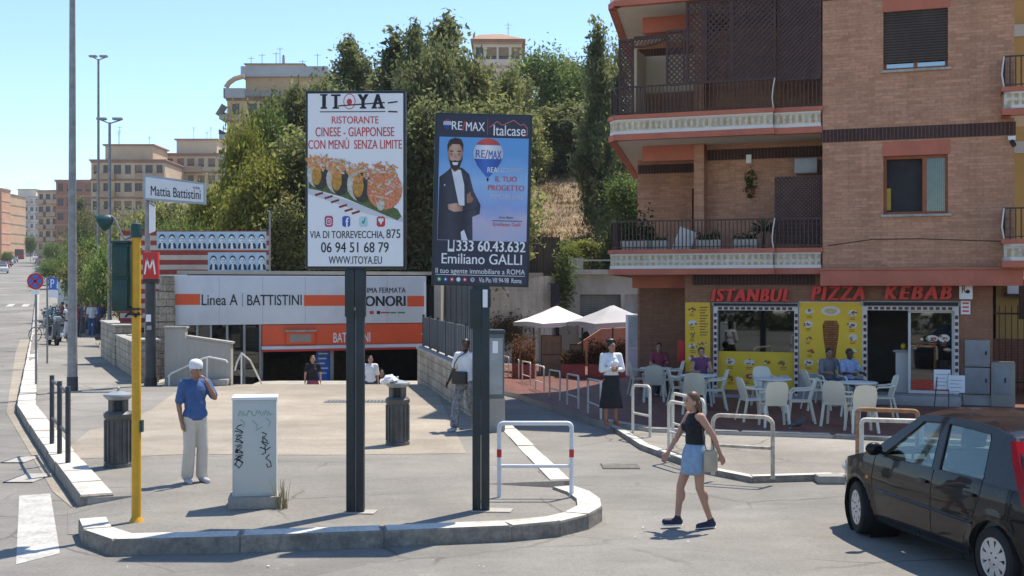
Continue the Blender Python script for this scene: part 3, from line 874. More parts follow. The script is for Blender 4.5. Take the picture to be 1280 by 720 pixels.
# ------------------------------------------------------------------ the brick apartment house with the kebab restaurant
KA = Vector((6.47, 25.0, 0)); KR = math.radians(-20); KC, KS = math.cos(KR), math.sin(KR)
def kp(px, d=0.0):
    """pixel column -> distance along the facade at depth d behind the main front"""
    k = (px - 640) / FPX
    # X = KA.x + u*c + d*sin20 ; Y = KA.y - u*sin20 + d*cos20
    s20, c20 = -KS, KC
    return (k * (KA.y + d * c20) - KA.x - d * s20) / (c20 + k * s20)
def kz(py, u, d=0.0):
    Y = KA.y + u * KS + d * KC
    return CAMH + (360 - py) / FPX * Y
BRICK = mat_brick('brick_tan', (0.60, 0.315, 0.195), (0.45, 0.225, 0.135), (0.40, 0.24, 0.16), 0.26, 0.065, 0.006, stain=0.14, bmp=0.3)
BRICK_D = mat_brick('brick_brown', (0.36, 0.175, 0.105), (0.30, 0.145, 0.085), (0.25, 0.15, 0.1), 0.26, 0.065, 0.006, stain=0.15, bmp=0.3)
BANDM = mat_brick('dark_brick_band', (0.075, 0.04, 0.034), (0.06, 0.032, 0.03), (0.15, 0.09, 0.075), 0.075, 0.6, 0.009, offs=0.0)
TERRA = mat('terracotta_paint', (0.46, 0.14, 0.085), 0.7, var=0.12, scale=2, stain=(0.28, 0.08, 0.055))
CREAMT = mat_brick('cream_tile_band', (0.46, 0.35, 0.20), (0.56, 0.46, 0.31), (0.66, 0.59, 0.48), 0.13, 0.22, 0.032, offs=0.0, var=0.3)
SOFFIT = mat('soffit_plaster', (0.62, 0.57, 0.49), 0.8, var=0.08, scale=1, stain=(0.45, 0.40, 0.33))
PLASTER = mat('cream_plaster', (0.58, 0.47, 0.33), 0.85, var=0.1, scale=1)
WOODD = mat('dark_trellis_wood', (0.062, 0.03, 0.026), 0.65, var=0.3, scale=6)
IRON = mat('brown_iron', (0.06, 0.032, 0.027), 0.5, var=0.3, scale=8)
WOODF = mat('window_wood', (0.30, 0.085, 0.03), 0.5, var=0.2, scale=6)
SLATB = mat_brick('roller_slats', (0.085, 0.062, 0.047), (0.075, 0.055, 0.042), (0.03, 0.022, 0.018), 30.0, 0.055, 0.012, rough=0.55)
MARB = mat('grey_marble', (0.36, 0.35, 0.335), 0.4, var=0.15, scale=3, stain=(0.25, 0.24, 0.23))
YEL = mat('poster_yellow', (0.80, 0.50, 0.03), 0.5, var=0.06, scale=2)
FRAMEW = mat('frame_white', (0.66, 0.62, 0.58), 0.45, var=0.06)
MAROON = mat('maroon_tile', (0.10, 0.012, 0.016), 0.3, var=0.15)
SIGNRED = mat('sign_letter_red', (0.72, 0.035, 0.025), 0.35, var=0.08)
CURT = mat('curtain_cloth', (0.30, 0.22, 0.12), 0.9, var=0.25, scale=8)

kb = thing('apartment_building', 'tan brick apartment house with balconies above the kebab and pizza restaurant', 'apartment building', KA, KR)
ST = 2.95; ZF = 2.88; NF = 3; ZT = 2.55 + ST * NF + 1.4
UR = 3.69
holes = []
wins = []
for k in range(NF):
    h = (1.21, 2.455, 4.0 + ST * k, 5.2 + ST * k)
    holes.append(h); wins.append(h)
mb = MB()
facade(mb, 0, UR, 2.56, ZT, holes, BRICK, 0.0, 0.2)
# the body behind: side walls, recessed walls, back
mb.face([(UR, 0, 2.56), (UR, 10, 2.56), (UR, 10, ZT), (UR, 0, ZT)], BRICK)
mb.face([(0, 1.6, 2.56), (0, 0, 2.56), (0, 0, ZT), (0, 1.6, ZT)], BRICK)
mb.face([(0, 0, 2.56), (0, 1.6, 2.56), (UR, 1.6, 2.56), (UR, 0, 2.56)], SOFFIT)
facade(mb, -2.95, 0.0, 0.1, ZT, [(-2.1, -1.0, 5.95 + ST * k, 8.2 + ST * k) for k in range(1, NF)], BRICK, 1.6, 0.2)
mb.face([(-2.95, 4.2, 0.1), (-2.95, 1.6, 0.1), (-2.95, 1.6, ZT), (-2.95, 4.2, ZT)], BRICK)
facade(mb, -5.0, -2.95, 0.1, ZT, [(-3.6, -3.0, 2.97 + ST * k, 5.0 + ST * k) for k in range(NF)], BRICK, 4.2, 0.2)
mb.face([(-6.2, 10, 0.1), (-5.0, 4.2, 0.1), (-5.0, 4.2, ZT), (-6.2, 10, ZT)], BRICK)
mb.face([(UR, 10, 0.1), (-6.2, 10, 0.1), (-6.2, 10, ZT), (UR, 10, ZT)], BRICK)
mb.face([(0, 0, ZT), (UR, 0, ZT), (UR, 10, ZT), (-6.2, 10, ZT), (-5.0, 4.2, ZT), (-4.5, 0.0, ZT)], CONC)
mb.build('wall', kb)
mb = MB()
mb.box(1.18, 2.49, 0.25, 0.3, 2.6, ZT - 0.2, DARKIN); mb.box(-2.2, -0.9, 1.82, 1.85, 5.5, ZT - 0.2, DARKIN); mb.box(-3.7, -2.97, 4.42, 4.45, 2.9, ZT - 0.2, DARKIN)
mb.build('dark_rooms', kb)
# string courses of upright dark bricks
for k in range(1, NF + 1):
    z = 2.58 + ST * k
    for q in ((-0.025, UR + 0.025, -0.025, 0.0, z, z + 0.26), (-2.94, -0.003, 1.575, 1.598, z - 0.12, z + 0.12), (-4.98, -2.953, 4.17, 4.198, z - 0.12, z + 0.10)):
        mb = MB(); mb.box(*q, BANDM); mb.build('brick_band', kb)
# the terracotta fascia over the shop, projecting
mb = MB(); mb.box(-0.02, UR + 0.15, -0.28, 0.5, 2.545, 2.86, TERRA, bev=0.01); mb.box(-0.04, UR + 0.17, -0.30, -0.1, 2.863, 2.90, TERRA); mb.build('shop_fascia', kb)
# windows
for k, (a, b, c, d) in enumerate(wins):
    mb = MB()
    for x in (a, b - 0.06): mb.box(x, x + 0.06, 0.12, 0.18, c, d, WOODF)
    mb.box(a + 0.06, b - 0.06, 0.12, 0.18, c, c + 0.06, WOODF); mb.box(a + 0.06, b - 0.06, 0.12, 0.18, d - 0.06, d, WOODF)
    if k == 0:
        m_ = a + (b - a) * 0.64
        mb.box(m_ - 0.04, m_ + 0.04, 0.10, 0.19, c + 0.06, d - 0.06, WOODF)
        w = mb.build('window', kb)
        g = MB(); g.box(m_ + 0.04, b - 0.06, 0.14, 0.15, c + 0.06, d - 0.06, GLASS); g.build('pane', w)
        g = MB()
        for j in range(9):
            x = m_ + 0.05 + 0.04 * j
            g.box(x, x + 0.03, 0.2 + 0.012 * (j % 2), 0.22 + 0.012 * (j % 2), c + 0.06, d - 0.08, CURT)
        g.build('curtain', w)
        g = MB(); g.box(a + 0.02, a + 0.14, 0.19, 0.21, c + 0.1, c + 0.55, mat('dim_yellow_cloth', (0.45, 0.33, 0.06), 0.9)); g.build('cushion', w)
    else:
        m_ = (a + b) / 2
        mb.box(m_ - 0.04, m_ + 0.04, 0.12, 0.19, c + 0.06, d - 0.06, WOODF)
        w = mb.build('window', kb)
        g = MB(); g.box(a + 0.06, b - 0.06, 0.14, 0.15, c + 0.06, c + 0.3, mat_glass('sky_glass', (0.4, 0.5, 0.6), 0.35, 0.8) if 'sky_glass' not in MATS else MATS['sky_glass']); g.build('pane', w)
        g = MB(); g.box(a, b, 0.06, 0.10, c + 0.16, d, SLATB); g.build('roller_shutter', w)
    g = MB(); g.box(a - 0.05, b + 0.07, -0.06, 0.14, c - 0.05, c, TRAV, bev=0.008); g.build('sill', w)
    g = MB(); g.box(a - 0.01, b + 0.05, -0.012, 0.04, d + 0.003, d + 0.29, TERRA); g.build('lintel', w)
# balconies: patterned parapet bands, railing, soffit
def band(mb, path, z, out=0.0):
    """terracotta - cream tile - terracotta edge of a balcony slab along a path (outer side on the right hand)"""
    for (p, q) in zip(path, path[1:]):
        p, q = Vector((*p, 0)), Vector((*q, 0)); d = (q - p).normalized(); n = Vector((d.y, -d.x, 0))
        for a, b, o, m in ((0.0, 0.13, 0.03, TERRA), (0.13, 0.20, 0.0, FRAMEW), (0.20, 0.42, -0.01, CREAMT), (0.42, 0.46, 0.0, FRAMEW), (0.46, 0.55, 0.04, TERRA)):
            A = p + n * o - d * o * 0.9; B = q + n * o + d * o * 0.9
            A2, B2 = A - n * (0.14 + o), B - n * (0.14 + o)
            mb.prism([(A2.x, A2.y), (B2.x, B2.y), (B.x, B.y), (A.x, A.y)][::-1], z + a, z + b - 0.001, m)
def railing(mb, path, z, h=0.62, gap=0.085, r=0.011):
    for (p, q) in zip(path, path[1:]):
        p, q = Vector((*p, 0)), Vector((*q, 0)); L = (q - p).length; n = max(1, round(L / gap))
        mb.bar(p + Vector((0, 0, z + h)), q + Vector((0, 0, z + h)), 0.045, 0.03, IRON)
        mb.bar(p + Vector((0, 0, z + 0.05)), q + Vector((0, 0, z + 0.05)), 0.03, 0.02, IRON)
        for k in range(n + 1):
            c = p.lerp(q, k / n)
            mb.box(c.x - r, c.x + r, c.y - r, c.y + r, z + 0.0, z + h - 0.01, IRON)
L9 = (-0.19, 0.98)
def side_pt(s): return (-4.5 + L9[0] * s, -0.13 + L9[1] * s)
for k in range(NF + 1):
    zs = 2.79 + ST * k
    t_ = kb
    mb = MB()
    outer = [side_pt(9.5), (-4.62, 0.15), (-4.42, -0.13), (-1.0, -0.13)]
    band(mb, outer, zs); band(mb, [(-0.998, -0.02), (-0.03, -0.02)], zs)
    par = mb.build('balcony', kb, recalc=True)
    mb = MB(); poly = [(-4.3, 0.02), (-0.02, 0.06), (-0.02, 1.6), (-2.94, 1.6), (-2.94, 4.2), (-5.0, 4.2), (-6.0, 9.0), (-6.2, 9.2), (-4.5, 0.2)]
    mb.prism(poly, zs + 0.02, zs + 0.16, SOFFIT); mb.build('slab', par)
    if k < NF:
        mb = MB(); railing(mb, [side_pt(9.3), (-4.58, 0.17), (-4.38, -0.06), (-1.0, -0.06)], zs + 0.55); railing(mb, [(-0.97, 0.05), (-0.04, 0.05)], zs + 0.55)
        mb.build('railing', par)
        mb = MB(); mb.tube([(-1.0, -0.09, zs + 0.56), (-1.02, -0.13, zs + 0.75), (-1.0, -0.14, zs + 0.95), (-0.97, -0.09, zs + 1.18)], 0.013, FRAMEW); mb.build('railing_post', par)
        # beam and pillar under the next slab
        mb = MB(); mb.box(-4.15, -2.72, 1.25, 1.55, zs + 2.62, zs + ST - 0.003 + 0.02, TERRA); mb.box(-2.95, -2.72, 1.22, 1.597, zs + 0.16, zs + ST + 0.015, BRICK); mb.build('beam', par)
# beam under the lowest slab
mb = MB(); mb.box(-4.3, -2.72, 0.9, 1.55, 2.5, 2.79, TERRA); mb.box(-2.97, -2.7, 0.5, 1.0, 2.42, 2.795, TERRA); mb.build('beam', kb)
# right-hand balconies that turn the corner
for k in range(NF):
    zs = 2.90 + ST * k
    mb = MB(); band(mb, [(UR - 0.22, 0.0), (UR - 0.22, -0.55), (UR + 2.6, -0.55)], zs); par = mb.build('balcony', kb, recalc=True)
    mb = MB(); mb.box(UR - 0.1, UR + 2.6, -0.42, -0.003, zs + 0.02, zs + 0.5, SOFFIT); mb.box(UR + 0.003, UR + 2.6, 0.0, 1.4, zs + 0.02, zs + 0.5, SOFFIT); mb.build('slab', par)
    mb = MB(); railing(mb, [(UR - 0.2, -0.05), (UR - 0.2, -0.5), (UR + 2.6, -0.5)], zs + 0.55, 0.6, 0.1, 0.013)
    mb.build('railing', par)
    mb = MB(); mb.tube([(UR - 0.21, -0.52, zs + 0.55), (UR - 0.25, -0.55, zs + 0.8), (UR - 0.21, -0.52, zs + 1.15)], 0.015, FRAMEW); mb.build('railing_post', par)
# trellises of crossed laths
def trellis(x0, x1, z0, z1, y, pitch=0.11, w=0.028, frame=0.05):
    mb = MB()
    mb.box(x0, x0 + frame, y - 0.02, y + 0.02, z0, z1, WOODD); mb.box(x1 - frame, x1, y - 0.02, y + 0.02, z0, z1, WOODD)
    mb.box(x0 + frame, x1 - frame, y - 0.02, y + 0.02, z0, z0 + frame, WOODD); mb.box(x0 + frame, x1 - frame, y - 0.02, y + 0.02, z1 - frame, z1, WOODD)
    W, H = x1 - x0, z1 - z0
    for s in (1, -1):
        c = -H
        while c < W + H:
            # lath: x = c + s*t
            pts = []
            for t in (0.0, H):
                pass
            xa, za = (c, 0.0); xb, zb = (c + s * H, H)
            if s < 0: xa, xb = c + 0.0, c - H
            # clip to 0..W
            def clip(xa, za, xb, zb):
                if xa == xb: return None
                t0, t1 = 0.0, 1.0
                for lim, sg in ((0.0, 1), (W, -1)):
                    da = sg * (xa - lim); db = sg * (xb - lim)
                    if da < 0 and db < 0: return None
                    if da < 0: t0 = max(t0, da / (da - db))
                    elif db < 0: t1 = min(t1, da / (da - db))
                if t1 - t0 < 0.02: return None
                return (xa + (xb - xa) * t0, za + (zb - za) * t0, xa + (xb - xa) * t1, za + (zb - za) * t1)
            q = clip(xa, za, xb, zb)
            if q:
                yy = y - 0.006 if s > 0 else y + 0.006
                mb.bar((x0 + q[0], yy, z0 + q[1]), (x0 + q[2], yy, z0 + q[3]), w, 0.009, WOODD, up=(0, 1, 0)) if False else \
                mb.bar((x0 + q[0], yy, z0 + q[1]), (x0 + q[2], yy, z0 + q[3]), 0.009, w, WOODD, up=(-(q[3] - q[1]), 0, q[2] - q[0]))
            c += pitch
    return mb
Zr = 2.79 + ST + 0.55 + 0.62; Zc = 2.79 + 2 * ST
for x0, x1, za, zb, p, w in ((-4.36, -4.02, Zr - 0.6, Zr + 1.05, 0.10, 0.032), (-3.30, -2.88, Zr - 0.02, Zr + 1.18, 0.12, 0.030), (-2.86, -2.45, Zr, Zc, 0.13, 0.040), (-2.45, -1.88, Zr, Zc - 0.02, 0.13, 0.045), (-1.88, -0.95, Zr, Zc, 0.12, 0.058), (-0.93, -0.03, Zr - 0.05, Zc + 0.2, 0.10, 0.058)):
    mb = trellis(x0, x1, za, zb, 0.0 if x0 > -1 else -0.06, p, w); mb.build('trellis', kb)
mb = MB(); mb.tube([(-4.02, -0.06, Zr + 0.88), (-3.8, -0.06, Zr + 0.86), (-3.5, -0.06, Zr + 0.92), (-3.3, -0.06, Zr + 1.0)], 0.02, WOODD)
mb.box(-4.02, -3.3, -0.08, -0.04, Zr + 1.02, Zr + 1.1, WOODD)
for j in range(9): mb.bar((-4.0 + 0.08 * j, -0.06, Zr + 0.92), (-3.94 + 0.08 * j, -0.06, Zr + 1.02), 0.02, 0.02, WOODD)
mb.build('trellis_arch', kb)
mb = MB(); mb.box(-4.15, -3.0, 1.5, 1.58, Zr + 0.1, Zr + 0.95, PLASTER); mb.box(-4.2, -4.12, 0.6, 1.5, Zr - 0.5, Zr + 0.95, PLASTER); mb.box(-4.12, -2.96, 1.48, 1.585, Zr - 0.5, Zr + 0.097, BRICK_D); mb.build('parapet_wall', kb)
# lower balcony: trellis near the corner, box on the wall, camera
Zl = 2.79 + 0.55
mb = trellis(-1.02, -0.03, Zl + 0.1, kz(219, -0.5), 0.30, 0.085, 0.04); mb.build('trellis', kb)
mb = MB(); u = kp(1010, 1.5); mb.box(u - 0.25, u + 0.24, 1.1, 1.59, kz(218, u, 1.4), kz(199, u, 1.4), GREYMETAL, bev=0.02); mb.build('water_tank', kb)
mb = MB(); u = kp(936.5, 1.6); mb.box(u - 0.06, u + 0.06, 1.52, 1.597, kz(204, u, 1.5), kz(193, u, 1.5), PAPER, bev=0.01); mb.build('wall_lamp', kb)
mb = MB(); mb.tube([(0.1, -0.012, 3.38), (1.0, -0.012, 3.5), (1.9, -0.012, 3.5), (3.6, -0.012, 3.42)], 0.008, BLACK); mb.build('cable', kb)
mb = MB(); mb.box(UR - 0.12, UR + 0.02, -0.1, -0.026, 5.42, 5.5, PAPER, bev=0.01); mb.tube([(UR - 0.05, -0.16, 5.38), (UR - 0.02, -0.26, 5.3)], 0.05, INK); mb.build('security_camera', kb)

# ---------------- ground floor: the restaurant front
DS = 0.35
def sx_(px): return kp(px, DS)
def sz(py, px): return kz(py, kp(px, DS), DS)
shop = thing('restaurant', 'kebab restaurant front with yellow menu boards and red letters under the brick house', 'restaurant', KA, KR)
wL = sx_(856); wR = sx_(1241); W0, W1 = sx_(897), sx_(993); D0, D1 = sx_(1084), sx_(1193)
ztop = sz(388, 945); zb1 = sz(488, 945); ztd = sz(388, 1140); zbd = 0.33
mb = MB()
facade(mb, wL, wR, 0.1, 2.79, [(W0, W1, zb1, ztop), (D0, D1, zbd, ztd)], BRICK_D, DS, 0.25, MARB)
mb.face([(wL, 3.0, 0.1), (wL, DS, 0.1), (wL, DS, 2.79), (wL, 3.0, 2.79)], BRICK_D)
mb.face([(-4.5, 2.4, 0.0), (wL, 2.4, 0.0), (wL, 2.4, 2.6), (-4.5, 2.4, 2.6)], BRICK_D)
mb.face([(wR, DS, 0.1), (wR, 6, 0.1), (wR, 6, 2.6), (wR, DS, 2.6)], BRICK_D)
mb.build('wall', shop)
mb = MB(); mb.box(sx_(866), sx_(1018), DS - 0.05, DS - 0.002, sz(356, 940), 2.788, BANDM); mb.build('brick_band', shop)
mb = MB(); mb.box(wL + 0.02, W0 - 0.1, DS - 0.04, DS - 0.002, 0.12, sz(466, 872), MARB); mb.build('marble_plinth', shop); mb = MB(); mb.box(W1 + 0.1, D0 - 0.1, DS - 0.04, DS - 0.002, 0.12, sz(468, 1040), MARB); mb.build('marble_plinth', shop); mb = MB()
mb.box(W0 - 0.098, W1 + 0.098, DS - 0.05, DS - 0.002, 0.12, zb1 - 0.1, MARB); mb.build('marble_plinth', shop); mb = MB(); mb.box(D1 + 0.1, wR + 0.02, DS - 0.05, DS - 0.002, 0.12, sz(493, 1220), MARB); mb.build('marble_plinth', shop)
mb = MB(); mb.box(D0 - 0.1, D1 + 0.12, -0.2, 0.6, 0.12, 0.32, MARB, bev=0.015); mb.build('doorstep', shop)
# room inside
mb = MB()
mb.box(wL + 0.05, wR - 0.02, 4.0, 4.1, 0.1, 2.7, mat('room_wall', (0.30, 0.27, 0.22), 0.8)); mb.box(wL + 0.05, wR - 0.02, 0.62, 4.0, 0.1, 0.3, mat('room_floor', (0.22, 0.2, 0.18), 0.5)); mb.box(wL + 0.05, wR - 0.02, 0.62, 4.0, 2.65, 2.72, SOFFIT)
mb.build('room', shop)
mb = MB(); mb.box(D0 + 0.55, D1 - 0.15, 0.75, 1.2, 0.3, 1.15, FRAMEW); mb.box(D0 + 0.5, D1 - 0.1, 0.72, 1.25, 1.153, 1.2, MARB); mb.box(D0 + 0.8, D1 - 0.1, 0.7, 1.1, 1.55, 1.58, GREYMETAL)
for k in range(7): mb.ball((D0 + 0.7 + 0.14 * k, 0.9, 1.27), (0.06, 0.06, 0.07), (YEL, SIGNRED, SOFFIT, TERRA)[k % 4], 5)
mb.lathe([(0.06, 0), (0.1, 0.1), (0.13, 0.35), (0.05, 0.4)], TERRA, (D0 + 1.0, 0.9, 1.6)); mb.build('counter', shop)
def border(name, x0, x1, za, zb, thick=0.085):
    mb = MB(); y = DS
    for a, b, c, d in ((x0 - thick, x0, za, zb + thick), (x1, x1 + thick, za, zb + thick), (x0, x1, zb, zb + thick)):
        mb.box(a, b, y - 0.035, y - 0.002, c, d, FRAMEW)
    o = mb.build(name, shop)
    mb = MB()
    n = int((zb - za) / 0.135)
    for k in range(n):
        z = za + 0.05 + 0.135 * k
        for xc in (x0 - thick / 2, x1 + thick / 2): mb.box(xc - 0.03, xc + 0.03, y - 0.042, y - 0.0351, z, z + 0.075, MAROON)
    n = int((x1 - x0) / 0.13)
    for k in range(n + 1):
        x = x0 + 0.02 + (x1 - x0 - 0.02) * k / (n + 1)
        mb.box(x, x + 0.08, y - 0.042, y - 0.0351, zb + 0.015, zb + 0.07, MAROON)
    mb.build('maroon_tile', o)
    return o
o = border('window_border', W0, W1, zb1 - 0.09, ztop)
mb = MB(); mb.box(W0 - 0.12, W1 + 0.12, DS - 0.06, DS - 0.002, ztop + 0.09, ztop + 0.17, GREYMETAL); mb.box(W0 - 0.07, W1 + 0.07, DS - 0.075, DS - 0.061, ztop + 0.1, ztop + 0.15, INK); mb.build('shutter_box', o)
o2 = border('door_border', D0, D1, zbd, ztd)
mb = MB(); mb.box(D0 - 0.12, D1 + 0.12, DS - 0.06, DS - 0.002, ztd + 0.09, ztd + 0.19, GREYMETAL); mb.box(D0 - 0.07, D1 + 0.07, DS - 0.075, DS - 0.061, ztd + 0.1, ztd + 0.17, INK); mb.build('shutter_box', o2)
REFL = mat_glass('shop_glass', (0.45, 0.48, 0.47), refl=0.10, see=0.5)
zm = sz(440, 945)
mb = MB(); mb.box(W0, W1, DS + 0.14, DS + 0.15, zm + 0.003, ztop, REFL); w = mb.build('shop_window', shop)
FOOD = [mat('food_brown', (0.30, 0.12, 0.04), 0.6, var=0.35, scale=25), mat('food_red', (0.50, 0.06, 0.03), 0.6, var=0.35, scale=25), mat('food_white', (0.70, 0.66, 0.58), 0.6, var=0.15, scale=25), mat('food_green', (0.12, 0.22, 0.03), 0.6, var=0.3, scale=25)]
def foods(mb, x0, x1, z0, z1, nx, nz, y, r0):
    r = random.Random(int(x0 * 1000))
    for i in range(nx):
        for j in range(nz):
            cx = x0 + (x1 - x0) * (i + 0.5) / nx + r.uniform(-.02, .02); cz = z0 + (z1 - z0) * (j + 0.5) / nz + r.uniform(-.02, .02)
            if r.random() < 0.45: mb.disc(cx, cz, r0 * r.uniform(1.0, 1.3), r0 * r.uniform(.6, .85), y - 0.004, 0.003, FOOD[2], 14)
            for q in range(r.randint(7, 13)):
                a = r.uniform(0, 6.28); d = r.uniform(0, 1.0) * r0
                mb.disc(cx + d * 1.1 * math.cos(a), cz + d * 0.65 * math.sin(a), r0 * r.uniform(.18, .36), r0 * r.uniform(.14, .28), y - 0.006 - 0.0008 * q, 0.002, FOOD[r.choice((0, 0, 1, 1, 3, 2))], 7)
            for q in range(2): mb.box(cx - r0 * 0.7, cx + r0 * (0.3 + 0.5 * r.random()), y - 0.004, y - 0.001, cz - r0 * 1.05 - 0.035 * q - 0.015, cz - r0 * 1.05 - 0.035 * q, FOOD[q])
mb = MB(); mb.box(W0, W1, DS + 0.10, DS + 0.13, zb1 + 0.0, zm, YEL); foods(mb, W0 + 0.08, W1 - 0.04, zb1 + 0.1, zm - 0.05, 4, 2, DS + 0.10, 0.10); mb.build('menu_poster', w)
# menu boards
mb = MB(); a, b = sx_(857), sx_(888); c, d = sz(465, 872), sz(378, 872); mb.box(a, b, DS - 0.03, DS - 0.002, c, d, YEL)
foods(mb, a + 0.02, a + (b - a) * 0.5, c + 0.18, d - 0.05, 1, 5, DS - 0.03, 0.085); foods(mb, a + (b - a) * 0.52, b - 0.03, c + 0.18, c + 0.75, 1, 2, DS - 0.03, 0.08)
for k in range(11): mb.box(a + (b - a) * 0.58, b - 0.05 - 0.03 * (k % 3), DS - 0.034, DS - 0.03, d - 0.12 - 0.06 * k, d - 0.095 - 0.06 * k, FOOD[0])
mb.build('menu_board', shop)
mb = MB(); a, b = sx_(1000), sx_(1078); c, d = sz(467, 1040), sz(378, 1040); mb.box(a, b, DS - 0.03, DS - 0.002, c, d, YEL); mb.box(a - 0.015, b + 0.015, DS - 0.028, DS - 0.003, c - 0.015, d + 0.015, FRAMEW)
foods(mb, a + 0.03, a + 0.36, c + 0.1, d - 0.08, 1, 5, DS - 0.03, 0.085); foods(mb, b - 0.36, b - 0.03, c + 0.1, d - 0.08, 1, 5, DS - 0.03, 0.085)
cx = (a + b) / 2 + 0.0
mb.disc(cx, d - 0.18, 0.2, 0.1, DS - 0.036, 0.004, FOOD[2]); mb.disc(cx, d - 0.18, 0.13, 0.06, DS - 0.039, 0.003, mat('bread', (0.62, 0.45, 0.22), 0.7, var=0.15, scale=20))
KEB = mat_brick('roast_meat', (0.50, 0.22, 0.08), (0.38, 0.13, 0.04), (0.22, 0.07, 0.02), 0.35, 0.045, 0.008, stain=0.3, var=0.5)
hk = (d - c)
mb.plate([(cx - 0.09, c + 0.22 * hk), (cx + 0.09, c + 0.22 * hk), (cx + 0.15, c + 0.5 * hk), (cx + 0.17, c + 0.68 * hk), (cx + 0.12, c + 0.745 * hk), (cx - 0.12, c + 0.745 * hk), (cx - 0.17, c + 0.68 * hk), (cx - 0.15, c + 0.5 * hk)], DS - 0.036, 0.004, KEB)
mb.disc(cx, c + 0.17 * hk, 0.3, 0.05, DS - 0.035, 0.003, FOOD[2]); mb.build('menu_board', shop)
# door leaf on the right, dark gap on the left
mb = MB(); m_ = sx_(1135)
for a, b, c, d in ((m_, m_ + 0.05, zbd, ztd), (D1 - 0.05, D1, zbd, ztd), (m_ + 0.05, D1 - 0.05, zbd, zbd + 0.06), (m_ + 0.05, D1 - 0.05, ztd - 0.05, ztd)): mb.box(a, b, DS + 0.08, DS + 0.13, c, d, FRAMEW)
dr = mb.build('door', shop)
mb = MB(); mb.box(m_ + 0.05, D1 - 0.05, DS + 0.1, DS + 0.11, zbd + 0.06, ztd - 0.05, REFL); mb.build('pane', dr)
mb = MB(); foods(mb, m_ + 0.1, D1 - 0.08, zbd + 0.95, zbd + 1.3, 3, 1, DS + 0.10, 0.1); mb.box(m_ + 0.06, D1 - 0.06, DS + 0.09, DS + 0.099, zbd + 0.07, zbd + 0.28, FOOD[1]); mb.build('door_stickers', dr)
# red letters
for word, a, b, t0, t1, b0 in (('ISTANBUL', 888, 988, 361, 359, 377), ('PIZZA', 1013, 1081, 358, 358, 375), ('KEBAB', 1105, 1190, 357.5, 355.5, 374)):
    x0, x1 = kp(a, 0.2), kp(b, 0.2); zb = kz(b0, (x0 + x1) / 2, 0.2); zt = kz(t0, (x0 + x1) / 2, 0.2)
    mb = MB(); mb.text(word, x0, x1, zb, zt, DS - 0.06, SIGNRED, 0.09, 0.06, 0.22, 1.3 if len(word) == 5 else 1.2)
    mb.build('sign_lettering', shop)
mb = MB(); a, b = kp(1199, 0.3), kp(1215.5, 0.3); mb.box(a, b, 0.05, 0.3, kz(374, a, .2), kz(352.5, a, .2), PAPER, bev=0.01); mb.text('R', a + 0.05, a + 0.13, kz(366, a, .2), kz(357, a, .2), 0.048, MAROON, 0.03, 0.003); mb.disc(b - 0.09, kz(364.5, a, .2), 0.04, 0.04, 0.045, 0.003, INK, 10); mb.build('small_sign', shop)
mb = MB(); a, b = kp(1201, 0.3), kp(1213, 0.3); mb.box(a, b, 0.28, 0.33, kz(393, a, .2), kz(376, a, .2), PAPER)
for k in range(3): mb.box(a + 0.03, b - 0.03, 0.276, 0.28, kz(380 + 5 * k, a, .2), kz(378 + 5 * k, a, .2), SIGNRED)
mb.build('notice', shop)
# meter cabinets
METER = mat('meter_grey', (0.27, 0.275, 0.28), 0.55, var=0.12, scale=3, stain=(0.2, 0.19, 0.18))
for a, b, t, bt, y0, nm in ((1206, 1237.5, 425, 458, 0.22, 'meter cabinet'), (1206, 1237.5, 459.5, 492, 0.22, 'lower'),):
    x0, x1 = kp(a, y0), kp(b, y0)
    mb = MB(); mb.box(x0, x1, y0, DS - 0.003, kz(bt, x0, y0), kz(t, x0, y0), METER, bev=0.008); mb.box(x0 + 0.03, x1 - 0.03, y0 - 0.01, y0 - 0.0005, kz(bt, x0, y0) + 0.03, kz(t, x0, y0) - 0.03, METER, bev=0.003)
    o = mb.build('meter_cabinet', shop)
    mb = MB(); mb.box(x1 - 0.09, x1 - 0.06, y0 - 0.025, y0 - 0.0105, kz((t + bt) / 2 + 2, x0, y0), kz((t + bt) / 2 - 3, x0, y0), INK); mb.build('handle', o)
x0, x1 = kp(1239, 0.2), kp(1269, 0.2)
ub = thing('utility_box', 'low grey utility box on a concrete block at the right end of the restaurant', 'utility box', KA, KR)
mb = MB(); mb.box(x0, x1, 0.2, 0.6, 0.1, kz(453, x0, .2), CONC, bev=0.01); mb.build('concrete_block', ub)
mb = MB(); mb.box(x0 + 0.05, x1 - 0.1, 0.18, 0.197, kz(492, x0, .2), kz(457, x0, .2), METER, bev=0.004); mb.box(x1 - 0.2, x1 - 0.17, 0.17, 0.18, kz(478, x0, .2), kz(472, x0, .2), INK); mb.build('door', ub)
# red bin on the side wall
mb = MB(); mb.box(wL - 0.2, wL - 0.03, 0.5, 0.8, 0.85, 1.35, RED, bev=0.02); mb.build('red_box', shop)

